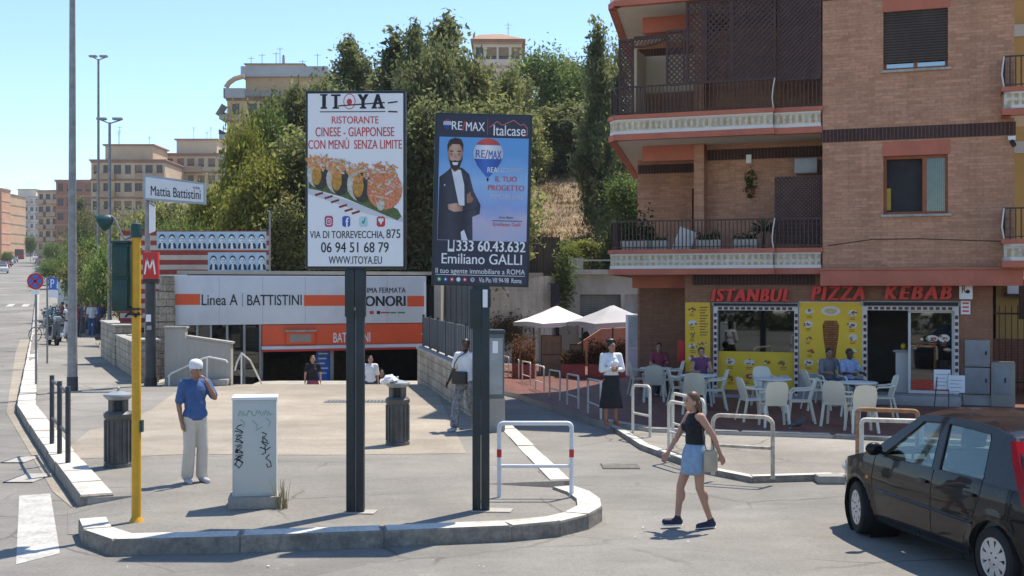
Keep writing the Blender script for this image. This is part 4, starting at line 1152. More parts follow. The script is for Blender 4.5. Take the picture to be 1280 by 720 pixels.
# flower boxes and plants standing on the lower balcony
LEAFM = mat_leaf('leaf_pot', (0.03, 0.06, 0.015), (0.06, 0.11, 0.03), (0.11, 0.17, 0.05))
def leafmesh(name, pts, size, m, parent=None, aspect=2.0, seed=1, updir=None, shade=None):
    """many small leaves at the given points, each a quad of its own tilt and tone"""
    g = np.random.default_rng(seed); n = len(pts); pts = np.asarray(pts)
    a = g.normal(size=(n, 3)); a /= np.linalg.norm(a, axis=1)[:, None]
    if updir is not None: a = a * 0.6 + np.asarray(updir); a /= np.linalg.norm(a, axis=1)[:, None]
    b = g.normal(size=(n, 3)); b -= a * (a * b).sum(1)[:, None]; b /= np.linalg.norm(b, axis=1)[:, None]
    sz_ = size * g.uniform(0.6, 1.35, n)[:, None]
    L, Wd = a * sz_, b * sz_ / aspect
    bow = np.cross(a, b) * sz_ * 0.18
    V = np.stack([pts - L, pts + Wd + bow, pts + L, pts - Wd + bow], 1).reshape(-1, 3)
    me = bpy.data.meshes.new(name)
    me.vertices.add(4 * n); me.vertices.foreach_set('co', V.ravel())
    me.loops.add(4 * n); me.loops.foreach_set('vertex_index', np.arange(4 * n, dtype=np.int32))
    me.polygons.add(n); me.polygons.foreach_set('loop_start', np.arange(0, 4 * n, 4, dtype=np.int32))
    me.polygons.foreach_set('loop_total', np.full(n, 4, dtype=np.int32))
    at_ = me.attributes.new('leaf', 'FLOAT', 'POINT')
    s = g.uniform(0, 1, n) * 0.55 + (0.22 if shade is None else shade * 0.45)
    at_.data.foreach_set('value', np.repeat(np.clip(s, 0, 1), 4).astype(np.float32))
    me.update(calc_edges=True); me.materials.append(m)
    o = bpy.data.objects.new(name, me); COL.objects.link(o)
    if parent: o.parent = parent
    return o
def K(u, d, z): return Vector((KA.x + u * KC - d * KS, KA.y + u * KS + d * KC, z))
POT = mat('planter_white', (0.60, 0.56, 0.50), 0.7, var=0.1)
for i, (px, lab, w, hh, fn) in enumerate(((797, 'white balcony trough with bushy green plants at the left corner', 0.7, 0.55, 500), (822, 'white balcony trough beside the leaning white board', 0.45, 0.1, 60), (886, 'white balcony trough with short sprouts in the middle of the railing', 0.5, 0.16, 120), (932, 'white balcony trough before the spiky plant', 0.5, 0.12, 60))):
    u = kp(px, 0.15); zf = 2.79 + 0.16
    t = thing('flower_box', lab, 'flower box', K(u, 0.18, zf + 0.27), KR, 'flower boxes on the lower balcony')
    mb = MB(); mb.box(-w / 2, w / 2, -0.1, 0.1, 0, 0.32, POT, taper=(1.05, 1.15)); mb.box(-w / 2 + 0.05, w / 2 - 0.05, -0.06, 0.06, -0.27, 0.0, IRON); mb.build('trough', t)
    g = np.random.default_rng(i); p = np.stack([g.uniform(-w / 2, w / 2, fn), g.uniform(-.09, .09, fn), 0.32 + abs(g.normal(0, hh / 2, fn))], 1)
    leafmesh('foliage', p, 0.05, LEAFM, t, seed=i)
mb = MB(); u = kp(848, 0.3); mb.box(-0.2, 0.2, -0.02, 0.02, 0, 0.62, WHITE, Matrix.Rotation(math.radians(22), 4, 'Y')); tag(mb.build('white_board', loc=K(u, 0.3, 3.2)), 'white board leaning on the lower balcony railing', 'board'); bpy.data.objects['white_board'].rotation_euler = (0, 0, KR)
t = thing('spiky_plant', 'spiky palm lily in a pot on the lower balcony', 'plant', K(kp(954, 0.5), 0.5, 2.96), KR)
mb = MB(); mb.lathe([(0.13, 0), (0.17, 0.3), (0.18, 0.33)], TERRA, n=14); mb.build('pot', t)
g = np.random.default_rng(4); mb = MB()
LEAFS = mat('sword_leaf', (0.06, 0.10, 0.035), 0.6, var=0.3)
mb.tube([(0, 0, 0.3), (0.02, 0, 0.75)], 0.03, IRON)
for k in range(60):
    a = g.uniform(0, 6.28); e = g.uniform(-0.4, 1.4); L = g.uniform(0.28, 0.42)
    d = Vector((math.cos(a) * math.cos(e), math.sin(a) * math.cos(e), math.sin(e))); p0 = Vector((0.02, 0, 0.78))
    s = d.cross(Vector((0, 0, 1))).normalized() * 0.014
    mb.face([p0 - s, p0 + s, p0 + d * L * 0.6 + s - Vector((0, 0, 0.01)), p0 + d * L - Vector((0, 0, 0.07)), p0 + d * L * 0.6 - s - Vector((0, 0, 0.01))], LEAFS)
mb.build('foliage', t)
t = thing('hanging_plant', 'small trailing plant hung on the brick wall of the lower balcony', 'plant', K(kp(938, 1.55), 1.55, kz(240, -2, 1.5)), KR)
mb = MB(); mb.lathe([(0.05, -0.08), (0.09, 0.05), (0.09, 0.07)], TERRA, n=12); mb.build('pot', t)
g = np.random.default_rng(9); leafmesh('foliage', np.stack([g.normal(0, .06, 160), g.normal(0, .05, 160) - 0.03, 0.15 + g.normal(0, .16, 160)], 1), 0.045, LEAFM, t, seed=9)

# ---------------- the yellow house on the right
YPL = mat('yellow_plaster', (0.60, 0.36, 0.12), 0.85, var=0.1, scale=0.8, stain=(0.5, 0.32, 0.14))
yh = thing('yellow_house', 'ochre plastered house behind iron railings at the right edge', 'house', (12.3, 30.5, 0.0), KR)
mb = MB(); facade(mb, 0, 6, 0, 14, [(0.75, 1.9, 4.0 + 2.95 * k, 5.4 + 2.95 * k) for k in range(3)] , YPL, 0, 0.15); mb.face([(0, 6, 0), (0, 0, 0), (0, 0, 14), (0, 6, 14)], YPL)
mb.build('wall', yh)
for k in range(3):
    mb = MB(); mb.box(0.75, 1.9, 0.1, 0.14, 4.0 + 2.95 * k, 5.4 + 2.95 * k, mat('green_shutter', (0.20, 0.26, 0.22), 0.6)); o = mb.build('window', yh)
    mb = MB(); mb.box(0.7, 1.95, -0.05, 0.1, 3.93 + 2.95 * k, 3.997 + 2.95 * k, TRAV); mb.build('sill', o)
    mb = MB(); mb.box(-0.01, 6, -0.05, -0.003, 5.9 + 2.95 * k, 6.2 + 2.95 * k, SOFFIT); mb.build('string_course', yh)
mb = MB(); mb.box(0.25, 0.9, -0.35, -0.04, 2.35, 2.8, PAPER, bev=0.02); mb.disc(0.72, 2.58, 0.16, 0.16, -0.37, 0.02, INK); mb.box(0.2, 0.95, -0.36, -0.04, 2.28, 2.345, BLACK); mb.build('air_conditioner', yh)
fn = thing('iron_fence', 'black iron railing with a brown box on its gate post at the right edge', 'fence', (11.15, 27.2, 0.05), KR)
mb = MB()
for k in range(26): mb.box(-0.5 + 0.13 * k, -0.48 + 0.13 * k, -0.01, 0.01, 0.0, 2.05, BLACK)
mb.box(-0.5, 2.8, -0.012, 0.012, 0.3, 0.34, BLACK); mb.box(-0.5, 2.8, -0.012, 0.012, 1.85, 1.89, BLACK); mb.build('bars', fn)
mb = MB(); mb.box(0.42, 0.54, -0.16, -0.04, 0, 2.6, mat('rust_brown', (0.14, 0.06, 0.04), 0.7)); mb.build('post', fn)
mb = MB(); mb.box(0.3, 1.0, -0.3, -0.163, 1.75, 2.5, mat('box_brown', (0.06, 0.03, 0.025), 0.6), bev=0.02); mb.build('box', fn)
mb = MB(); mb.box(-0.6, 4, 0.8, 1.0, 0, 1.3, mat_brick('garden_brick', (0.36, 0.15, 0.09), (0.30, 0.12, 0.08), (0.3, 0.22, 0.17), 0.26, 0.065, 0.008)); tag(mb.build('garden_wall', loc=(11.3, 27.6, 0)), 'low red brick garden wall behind the iron railing', 'wall'); bpy.data.objects['garden_wall'].rotation_euler = (0, 0, KR)
# ------------------------------------------------------------------ billboards
PV = 0.125     # height of the plaza
FRAMEB = mat('billboard_frame', (0.022, 0.03, 0.034), 0.4, var=0.25, scale=5)
Yb = 12.7
def bx(px): return (px - 640) / FPX * Yb
def bz(py): return CAMH + (360 - py) / FPX * Yb - PV
B0 = (bx(383) + bx(507.5)) / 2
bb = thing('billboard', 'white restaurant billboard with sushi picture on a black double post', 'billboard', (B0, Yb, PV), math.radians(-1.5))
def lx(px): return bx(px) - B0
mb = MB(); mb.box(lx(383), lx(507.5), -0.06, 0.08, bz(336.5), bz(114.5), FRAMEB, bev=0.008); mb.build('panel_frame', bb)
mb = MB(); mb.box(lx(386), lx(505), -0.064, -0.0605, bz(333), bz(118), PAPER); pst = mb.build('poster', bb)
PRED = mat('poster_red', (0.55, 0.05, 0.06), 0.5, var=0.05)
yp = -0.0645
def ptx(mb, s, a, b, t, bt, m, bold=0.0, shear=0.0): mb.text(s, lx(a), lx(b), bz(bt), bz(t), yp, m, bold, 0.0015, shear)
mb = MB()
mb.box(lx(404), lx(408.6), yp - 0.0015, yp, bz(136.5), bz(119), INK)
for c, a, b in (('T', 415, 427), ('Y', 448, 462), ('A', 466, 481)):
    ptx(mb, c, a, b, 119, 136.5, INK, 0.07)
for c, a, b in (('I', 402, 410), ('T', 417, 425), ('Y', 451, 459), ('A', 465.5, 472.5)):
    mb.box(lx(a), lx(b), yp - 0.002, yp, bz(137), bz(135), INK)
mb.box(lx(474), lx(482), yp - 0.002, yp, bz(137), bz(135), INK); mb.box(lx(401.5), lx(410.5), yp - 0.002, yp, bz(120.6), bz(118.7), INK)
mb.bar((lx(424), yp - 0.002, bz(133.5)), (lx(482), yp - 0.002, bz(129.5)), 0.012, 0.003, INK, up=(0, 1, 0)); mb.box(lx(401), lx(483), yp - 0.002, yp, bz(141.3), bz(140.2), INK)
mb.bar((lx(486), yp - 0.002, bz(130)), (lx(498), yp - 0.002, bz(128.5)), 0.014, 0.003, INK, up=(0, 1, 0)); mb.bar((lx(486.5), yp - 0.002, bz(140.7)), (lx(498), yp - 0.002, bz(141.2)), 0.014, 0.003, INK, up=(0, 1, 0))
mb.build('logo_lettering', pst)
mb = MB(); cx, cz = lx(438), bz(128)
mb.disc(cx, cz, 0.064, 0.083, yp - 0.0005, 0.0005, PRED, 26); mb.disc(cx, cz, 0.055, 0.074, yp - 0.0015, 0.0005, PAPER, 26); mb.disc(cx, cz - 0.004, 0.028, 0.034, yp - 0.0025, 0.0005, PRED, 20); mb.build('round_emblem', pst)
mb = MB()
ptx(mb, 'RISTORANTE', 416, 474.5, 146.5, 155.5, PRED, 0.025); ptx(mb, 'CINESE - GIAPPONESE', 395.5, 494, 160, 171.5, PRED, 0.025); ptx(mb, 'CON MEN\u00d9  SENZA LIMITE', 386.5, 503.5, 173, 187, PRED, 0.022)
ptx(mb, 'VIA DI TORREVECCHIA,', 388.5, 481.5, 289, 299.5, INK, 0.018); ptx(mb, '875', 484, 501.5, 287, 298, INK, 0.018); ptx(mb, '06 94 51 68 79', 402.5, 487, 303, 315.8, INK, 0.025); ptx(mb, 'WWW.ITOYA.EU', 412, 478.5, 320.5, 330, INK, 0.018)
mb.build('poster_text', pst)
# the picture: sushi rolls in a row on a white plate
ROE = mat('roe_orange', (0.70, 0.30, 0.10), 0.55, var=0.45, scale=45); ROE2 = mat('roe_pink', (0.66, 0.22, 0.12), 0.55, var=0.4, scale=45); NORI = mat('roll_dark', (0.05, 0.045, 0.035), 0.5, var=0.5, scale=30); RICE = mat('roll_rice', (0.55, 0.52, 0.46), 0.6, var=0.25, scale=35); GOLD = mat('roll_gold', (0.50, 0.25, 0.05), 0.5, var=0.4, scale=30); LEAFG = mat('garnish_green', (0.10, 0.14, 0.05), 0.6, var=0.5, scale=30); SAUCE = mat('sauce_red', (0.22, 0.025, 0.02), 0.4, var=0.2); PLATE = mat('plate_grey', (0.60, 0.60, 0.64), 0.5, var=0.08, scale=3)
mb = MB()
mb.plate([(lx(386.2), bz(243)), (lx(386.2), bz(236)), (lx(420), bz(246)), (lx(470), bz(262)), (lx(504.8), bz(272)), (lx(504.8), bz(278)), (lx(460), bz(268))], yp - 0.0005, 0.0005, PLATE)
r = random.Random(11)
mb.plate([(lx(386.5), bz(236)), (lx(387), bz(222)), (lx(400), bz(226)), (lx(430), bz(238)), (lx(470), bz(250)), (lx(498), bz(262)), (lx(503), bz(271)), (lx(498), bz(276)), (lx(470), bz(264)), (lx(430), bz(247)), (lx(405), bz(240))], yp - 0.001, 0.0004, LEAFG)
rolls = ((400, 212, 15, 28), (425, 218, 16, 31), (452, 225, 17, 34), (482, 232, 22, 40))
for k, (px, py, w, h) in enumerate(rolls):
    o = 0.0009 * k
    mb.disc(lx(px), bz(py + 6), w / FPX * Yb, h * 0.62 / FPX * Yb, yp - 0.0016 - o, 0.0004, RICE if k < 3 else ROE2, 18)
    if k < 3:
        mb.disc(lx(px + 2), bz(py + 10), 0.72 * w / FPX * Yb, h * 0.55 / FPX * Yb, yp - 0.0019 - o, 0.0003, NORI, 18)
        mb.disc(lx(px - 3), bz(py + 8), 0.4 * w / FPX * Yb, h * 0.42 / FPX * Yb, yp - 0.0022 - o, 0.0003, GOLD, 16)
    n = 70 if k < 3 else 150
    for q in range(n):
        a = r.uniform(0, 6.28); d = math.sqrt(r.random())
        cxx = px + math.cos(a) * d * w * 0.95; cyy = py - h * 0.30 + math.sin(a) * d * h * (0.30 if k < 3 else 0.62) + (8 if k == 3 else 0)
        s = r.uniform(0.8, 2.1) / FPX * Yb
        a2 = r.uniform(0, 3.14); L = s * r.uniform(1.2, 3.2); yy = yp - 0.0026 - o - 0.00001 * q
        mb.bar((lx(cxx) - math.cos(a2) * L, yy, bz(cyy) - math.sin(a2) * L), (lx(cxx) + math.cos(a2) * L, yy, bz(cyy) + math.sin(a2) * L), s * 1.1, 0.0002, (ROE, ROE2, ROE, GOLD, RICE)[q % 5] if k < 3 else (ROE2, ROE, GOLD, ROE2, RICE)[q % 5], up=(0, 1, 0))
mb.disc(lx(477), bz(256), 5 / FPX * Yb, 8 / FPX * Yb, yp - 0.0062, 0.0003, RICE, 12)
for px, py in ((400, 243), (412, 247), (420, 252), (430, 258), (437, 263), (446, 266)): mb.bar((lx(px - 5), yp - 0.0012, bz(py + 1.5)), (lx(px + 5), yp - 0.0012, bz(py - 1.5)), 0.022, 0.001, SAUCE, up=(0, 1, 0))
mb.build('sushi_picture', pst)
SKYB = mat('icon_sky', (0.55, 0.70, 0.72), 0.5); FBB = mat('icon_blue', (0.04, 0.10, 0.40), 0.5); INST = mat('icon_magenta', (0.45, 0.08, 0.16), 0.5, var=0.3, scale=20); TEAL = mat('icon_teal', (0.04, 0.35, 0.36), 0.5)
def rrect(mb, a, b, t, bt, m, o=0.0):
    x0, x1, z0, z1 = lx(a), lx(b), bz(bt), bz(t); c = (x1 - x0) * 0.2
    mb.plate([(x0 + c, z0), (x1 - c, z0), (x1, z0 + c), (x1, z1 - c), (x1 - c, z1), (x0 + c, z1), (x0, z1 - c), (x0, z0 + c)], yp - 0.001 - o, 0.0008, m)
mb = MB(); rrect(mb, 407, 417.5, 270, 284, INST); rrect(mb, 409, 415.5, 273, 281.5, PAPER, 0.001); rrect(mb, 409.8, 414.7, 274, 280.5, INST, 0.002); mb.disc(lx(412.3), bz(277.2), 0.012, 0.014, yp - 0.004, 0.0008, PAPER, 12); mb.disc(lx(412.3), bz(277.2), 0.006, 0.008, yp - 0.005, 0.0008, INST, 10)
rrect(mb, 429, 439, 270.5, 284, FBB); ptx(mb, 'f', 433, 437.5, 272.5, 283.9, PAPER, 0.05)
for v in mb.bm.verts: pass
rrect(mb, 450, 461, 271, 284, SKYB); mb.plate([(lx(453), bz(279)), (lx(456.5), bz(280.5)), (lx(458.5), bz(272)), (lx(456.5), bz(274)), (lx(455.6), bz(277)), (lx(454.6), bz(275.5))], yp - 0.002, 0.0008, TEAL)
rrect(mb, 472, 482.5, 271, 284, PRED); mb.box(lx(474), lx(480.5), yp - 0.0025, yp - 0.0015, bz(277), bz(273.5), PAPER); mb.plate([(lx(475), bz(277)), (lx(479.5), bz(277)), (lx(477.2), bz(281.5))], yp - 0.0025, 0.0008, PAPER)
mb.build('social_icons', pst)
for a, b in ((433.5, 443.5), (446, 455.5)):
    mb = MB(); mb.box(lx(a), lx(b), -0.05, 0.05, 0, bz(336.5) + 0.05, FRAMEB, bev=0.006); mb.build('post', bb)
mb = MB(); mb.box(lx(432), lx(443.9), -0.06, 0.06, bz(396), bz(336.8), FRAMEB, bev=0.006); mb.box(lx(445.6), lx(457), -0.06, 0.06, bz(396), bz(336.8), FRAMEB, bev=0.006); mb.build('post_sleeve', bb)
mb = MB(); mb.box(lx(443.9), lx(445.6), -0.02, 0.02, 0.0, bz(340), GALV); mb.box(lx(442), lx(448), -0.056, -0.052, bz(388), bz(384), GALV); mb.build('joint_strip', bb)
mb = MB(); mb.prism([(-0.14, -0.1), (0.2, -0.12), (0.22, 0.1), (-0.1, 0.12)], 0.003, 0.012, CONC_L); mb.build('base_mortar', bb)

Yb = 12.8
B0 = (bx(542) + bx(663)) / 2
b2 = thing('billboard', 'dark blue property agent billboard with bearded man and balloon on one thick post', 'billboard', (B0, Yb, PV), math.radians(1.0))
tilt = bpy.data.objects
NAVYF = mat('poster_navy', (0.03, 0.034, 0.06), 0.45, var=0.1, scale=2)
mb = MB(); mb.box(lx(542), lx(663), -0.06, 0.08, bz(358), bz(143), FRAMEB, bev=0.008); pfm = mb.build('panel_frame', b2)
pfm.rotation_euler = (0, math.radians(1.3), 0); pfm.location = (0, 0, 0)
zc0 = bz(250)
pfm.location = (math.sin(math.radians(1.3)) * -zc0, 0, zc0 - zc0 * math.cos(math.radians(1.3)))
mb = MB(); mb.box(lx(544.5), lx(660.5), -0.064, -0.0605, bz(356), bz(145), NAVYF); ps2 = mb.build('poster', b2)
ps2.rotation_euler = pfm.rotation_euler; ps2.location = pfm.location
SKY1 = mat('poster_sky_blue', (0.18, 0.40, 0.72), 0.5, var=0.05); 
def mat_dusk():
    m, t, b = new_mat('poster_dusk_sky')
    v = coords(t); sp = _n(t, 'ShaderNodeSeparateXYZ'); t.links.new(v, sp.inputs[0])
    mr = _n(t, 'ShaderNodeMapRange'); mr.inputs[1].default_value = bz(302); mr.inputs[2].default_value = bz(168)
    t.links.new(sp.outputs[2], mr.inputs[0])
    n = noise(t, v, 3.0, 5)
    ad = _n(t, 'ShaderNodeMath', operation='MULTIPLY_ADD'); ad.inputs[1].default_value = 0.45; t.links.new(n, ad.inputs[0]); t.links.new(mr.outputs[0], ad.inputs[2])
    c = ramp(t, ad.outputs[0], [(0.15, (0.34, 0.40, 0.62)), (0.4, (0.50, 0.46, 0.60)), (0.55, (0.25, 0.36, 0.68)), (0.75, (0.30, 0.48, 0.75)), (1.1 if False else 1.0, (0.12, 0.33, 0.68))])
    t.links.new(c, b.inputs['Base Color']); b.inputs['Roughness'].default_value = 0.5
    return m
DUSK = mat_dusk()
mb = MB(); mb.box(lx(548), lx(659), -0.0665, -0.0642, bz(301.5), bz(173), DUSK); pic = mb.build('sky_picture', ps2)
yp = -0.067

def mat_print(name, stops, px0, px1, rough=0.5, sc=14):
    """printed picture tone running across the sheet"""
    m, t, b = new_mat(name); v = coords(t); sp = _n(t, 'ShaderNodeSeparateXYZ'); t.links.new(v, sp.inputs[0])
    mr = _n(t, 'ShaderNodeMapRange'); mr.inputs[1].default_value = lx(px0); mr.inputs[2].default_value = lx(px1); t.links.new(sp.outputs[0], mr.inputs[0])
    ad = _n(t, 'ShaderNodeMath', operation='MULTIPLY_ADD'); ad.inputs[1].default_value = 0.3; t.links.new(noise(t, v, sc, 4), ad.inputs[0]); t.links.new(mr.outputs[0], ad.inputs[2])
    sb_ = _n(t, 'ShaderNodeMath', operation='SUBTRACT'); sb_.inputs[1].default_value = 0.15; t.links.new(ad.outputs[0], sb_.inputs[0])
    t.links.new(ramp(t, sb_.outputs[0], stops), b.inputs['Base Color']); b.inputs['Roughness'].default_value = rough
    return m
PORT_SKIN = mat_print('picture_skin', [(0.0, (0.34, 0.17, 0.11)), (0.25, (0.55, 0.32, 0.23)), (0.5, (0.60, 0.37, 0.28)), (0.8, (0.48, 0.26, 0.18)), (1.0, (0.30, 0.15, 0.10))], 558.5, 578); BEARD = mat('picture_beard', (0.05, 0.035, 0.03), 0.7, var=0.2); SUIT = mat_print('picture_suit', [(0.0, (0.02, 0.02, 0.03)), (0.3, (0.055, 0.055, 0.075)), (0.6, (0.025, 0.025, 0.04)), (0.8, (0.06, 0.06, 0.085)), (1.0, (0.03, 0.03, 0.045))], 548, 601, 0.6, 9); SHIRTP = mat('picture_shirt', (0.66, 0.69, 0.76), 0.6)
def P(*pts): return [(lx(a), bz(b)) for a, b in pts]
mb = MB()
mb.plate(P((548.3, 301), (549, 223), (558, 216), (563, 211), (577, 211), (586, 219), (592, 240), (601, 257), (600, 268), (591, 272), (592, 301)), yp - 0.0005, 0.0005, SUIT)
mb.plate(P((563.5, 212), (575.5, 214), (580, 232), (581, 258), (574, 258)), yp - 0.0012, 0.0004, SHIRTP)
mb.plate(P((577, 291), (581, 288), (586, 301), (578, 301)), yp - 0.0012, 0.0004, SHIRTP)
mb.plate(P((562, 205), (574, 205), (573, 214), (567, 217), (562.5, 211)), yp - 0.0014, 0.0004, PORT_SKIN)
mb.disc(lx(568.2), bz(194), 9.3 / FPX * Yb, 17 / FPX * Yb, yp - 0.002, 0.0004, PORT_SKIN, 24)
mb.plate(P((559, 195), (560.5, 201), (563, 211.5), (568, 216), (573.5, 212), (577, 201), (577.3, 195), (575, 201.5), (571, 202.8), (568, 201.8), (564.5, 203), (561.5, 201.5)), yp - 0.0026, 0.0004, BEARD)
mb.plate(P((564.3, 204.5), (572.3, 204.5), (570.8, 208), (566, 208)), yp - 0.0031, 0.0004, SHIRTP)
mb.plate(P((558.6, 193), (558, 183), (561, 176.5), (568, 173.8), (575, 175.5), (578, 182), (577.7, 192), (576, 186), (573, 182), (564, 182), (560.5, 186)), yp - 0.0026, 0.0004, BEARD)
for a in (563.5, 572.8): mb.box(lx(a - 2.2), lx(a + 2.2), yp - 0.003, yp - 0.0024, bz(191.5), bz(190), BEARD); mb.box(lx(a - 1.2), lx(a + 1.2), yp - 0.003, yp - 0.0024, bz(194.7), bz(193.4), BEARD)
mb.plate(P((567.3, 194), (569.2, 194), (570.3, 199.6), (566.3, 199.6)), yp - 0.0026, 0.0003, mat('picture_nose', (0.44, 0.24, 0.17), 0.6))
mb.plate(P((560, 257), (571, 255), (579, 259.5), (578.5, 265), (568, 266), (561, 263)), yp - 0.0016, 0.0004, PORT_SKIN)
mb.plate(P((583, 245), (588, 240), (589, 246), (592, 249), (590, 254), (584, 255)), yp - 0.0016, 0.0004, PORT_SKIN)
mb.bar((lx(573), yp - 0.0012, bz(268)), (lx(600), yp - 0.0012, bz(260)), 0.006, 0.001, INK, up=(0, 1, 0))
LAP = mat('picture_lapel', (0.06, 0.06, 0.085), 0.7, var=0.3, scale=30)
mb.plate(P((563, 213), (560, 222), (566, 228), (573, 258), (574, 258), (566, 226)), yp - 0.0017, 0.0003, LAP); mb.plate(P((576, 214), (584, 221), (580, 227), (584, 246), (582, 257), (580.5, 232)), yp - 0.0017, 0.0003, LAP)
SHD = mat('picture_skin_shade', (0.38, 0.20, 0.14), 0.6, var=0.15, scale=30)
mb.plate(P((575, 184), (577.6, 193), (577, 199), (574.5, 203), (575.2, 194)), yp - 0.0024, 0.0003, SHD); mb.plate(P((560.5, 194), (565.5, 196), (565, 197.3), (561, 196)), yp - 0.0025, 0.0003, SHD); mb.plate(P((571, 196), (575.5, 194.5), (575, 196), (571.5, 197.3)), yp - 0.0025, 0.0003, SHD)
for q in range(4): mb.bar((lx(571.5 + 1.2 * q), yp - 0.0021, bz(257.5 + q * .8)), (lx(577 + .6 * q), yp - 0.0021, bz(261.5 + q * .8)), 0.003, 0.0004, SHD, up=(0, 1, 0)); mb.bar((lx(584 + 1.2 * q), yp - 0.0021, bz(244 + q * 2)), (lx(589 + .6 * q), yp - 0.0021, bz(247 + q * 1.6)), 0.003, 0.0004, SHD, up=(0, 1, 0))
mb.box(lx(555), lx(556.5), yp - 0.001, yp - 0.0005, bz(234), bz(232), SHIRTP)
mb.build('portrait_picture', pic)
BRED = mat_print('balloon_red', [(0.0, (0.3, 0.02, 0.03)), (0.4, (0.62, 0.09, 0.07)), (1.0, (0.33, 0.03, 0.04))], 590, 628, sc=2); BWH = mat_print('balloon_white', [(0.0, (0.45, 0.48, 0.58)), (0.4, (0.80, 0.81, 0.84)), (1.0, (0.42, 0.45, 0.56))], 590, 628, sc=2); BBL = mat_print('balloon_blue', [(0.0, (0.015, 0.05, 0.25)), (0.4, (0.05, 0.15, 0.52)), (1.0, (0.012, 0.045, 0.22))], 590, 628, sc=2)
def balloon(mb, px, py, r, o):
    def arc(a0, a1, n=12, f=1.0): return [(px + r * math.cos(math.radians(a0 + (a1 - a0) * k / n)), py - f * r * math.sin(math.radians(a0 + (a1 - a0) * k / n))) for k in range(n + 1)]
    mb.plate(P(*arc(35, 145, f=1.05)), yp - o, 0.0004, BRED)
    mb.plate(P(*arc(145, 200, 8), *[(px + r * 0.94 * math.cos(math.radians(a)), py + r * 0.34) for a in (180, 0)], *arc(-20, 35, 8)), yp - o, 0.0004, BWH)
    mb.plate(P((px - r * 0.94, py + r * 0.34), (px - r * 0.72, py + r * 0.8), (px - r * 0.12, py + r * 1.55), (px + r * 0.12, py + r * 1.55), (px + r * 0.72, py + r * 0.8), (px + r * 0.94, py + r * 0.34)), yp - o, 0.0004, BBL)
    mb.plate(P((px - r * 0.07, py + r * 1.6), (px + r * 0.07, py + r * 1.6), (px + r * 0.05, py + r * 1.85), (px - r * 0.05, py + r * 1.85)), yp - o, 0.0004, INK)
mb = MB(); balloon(mb, 609, 193, 18.5, 0.0006); mb.build('balloon_picture', pic)
mb = MB()
def p2(s, a, b, t, bt, m, bold=0.0, o=0.0): mb.text(s, lx(a), lx(b), bz(bt), bz(t), yp - 0.0012 - o, m, bold, 0.0012)
p2('RE', 593.5, 605, 188.5, 198, BBL, 0.03); p2('/', 605, 609, 188, 199, PRED, 0.03); p2('MAX', 609.5, 625.5, 189, 199.5, BBL, 0.03)
PLIL = mat('text_lilac', (0.52, 0.50, 0.62), 0.5); PDK = mat('text_grey_red', (0.42, 0.12, 0.16), 0.5)
p2('REA', 608.5, 621, 209.5, 216, PAPER, 0.03); p2('LIZZIAMO', 622, 652, 210, 215.5, PLIL, 0.0); p2('IL TUO', 618.5, 645.5, 220.5, 227.5, PDK, 0.04); p2('PROGETTO', 609.5, 655, 231.5, 238.5, PDK, 0.045); p2('IMMOBILIARE', 612, 654, 243, 249, PLIL, 0.03)
mb.box(lx(616), lx(653), yp - 0.0015, yp, bz(276.4), bz(275.6), INK); p2('Emiliano Galli', 617, 651, 278, 282.5, PRED, 0.0); p2('al tuo fianco', 624, 642, 270, 273, INK, 0.0)
mb.build('slogan_text', pic)
mb = MB(); yp = -0.0648
balloon(mb, 557.5, 156.5, 5.2, 0.0003)
p2('RE', 563, 576, 153.5, 164, PAPER, 0.03); p2('/', 576, 580, 153, 165, PRED, 0.04); p2('MAX', 580.5, 604, 154, 165, PAPER, 0.03)
mb.box(lx(607.2), lx(607.9), yp - 0.001, yp, bz(170), bz(150), PRED)
p2('Italcase', 615, 655, 157, 170, PAPER, 0.02)
for a, b in (((610, 160), (619, 152.5)), ((619, 152.5), (626, 157)), ((626, 157), (640, 150.5)), ((640, 150.5), (649, 157)), ((649, 157), (652, 154.5)), ((652, 154.5), (657, 160)), ((657, 160), (656.5, 170))): mb.bar((lx(a[0]), yp - 0.001, bz(a[1])), (lx(b[0]), yp - 0.001, bz(b[1])), 0.009, 0.001, mat('roofline_red', (0.55, 0.16, 0.14), 0.5), up=(0, 1, 0))
p2('333 60.43.632', 572, 658, 301.5, 314.5, PAPER, 0.035); p2('Emiliano GALLI', 554, 654, 317.5, 330.5, PAPER, 0.03); p2('Il tuo agente immobiliare a ROMA', 547, 658, 336, 344.5, PAPER, 0.004); mb.box(lx(547), lx(658), yp - 0.001, yp, bz(344.6), bz(344.0), PAPER)
p2('Via Pio VII 94-98  Roma', 601, 654, 347, 353, PAPER, 0.01)
mb.box(lx(561.5), lx(569.5), yp - 0.002, yp, bz(315.5), bz(298), PAPER); mb.box(lx(563), lx(568), yp - 0.003, yp - 0.002, bz(312), bz(300.5), NAVYF)
WHG = mat('icon_green', (0.06, 0.40, 0.10), 0.5)
for k, (px, m) in enumerate(((551.5, WHG), (559.5, FBB), (567.5, PRED), (575.5, SKYB), (583.5, PRED), (593, PLIL))): mb.disc(lx(px), bz(350), 0.022, 0.024, yp - 0.001, 0.0009, m, 12); mb.disc(lx(px), bz(350), 0.009, 0.011, yp - 0.002, 0.0009, PAPER if k != 5 else NAVYF, 8)
mb.build('poster_text', ps2)
yp = -0.0645
for a, b in ((590.5, 601), (601.4, 612)):
    mb = MB(); mb.box(lx(a), lx(b), -0.055, 0.055, 0, bz(357) + 0.03, FRAMEB, bev=0.01); mb.build('post', b2)
mb = MB(); mb.box(lx(587.5), lx(602), -0.065, 0.065, bz(411), bz(361), FRAMEB, bev=0.006); mb.box(lx(602.3), lx(613.5), -0.065, 0.065, bz(384), bz(361), FRAMEB, bev=0.006); mb.build('post_sleeve', b2)
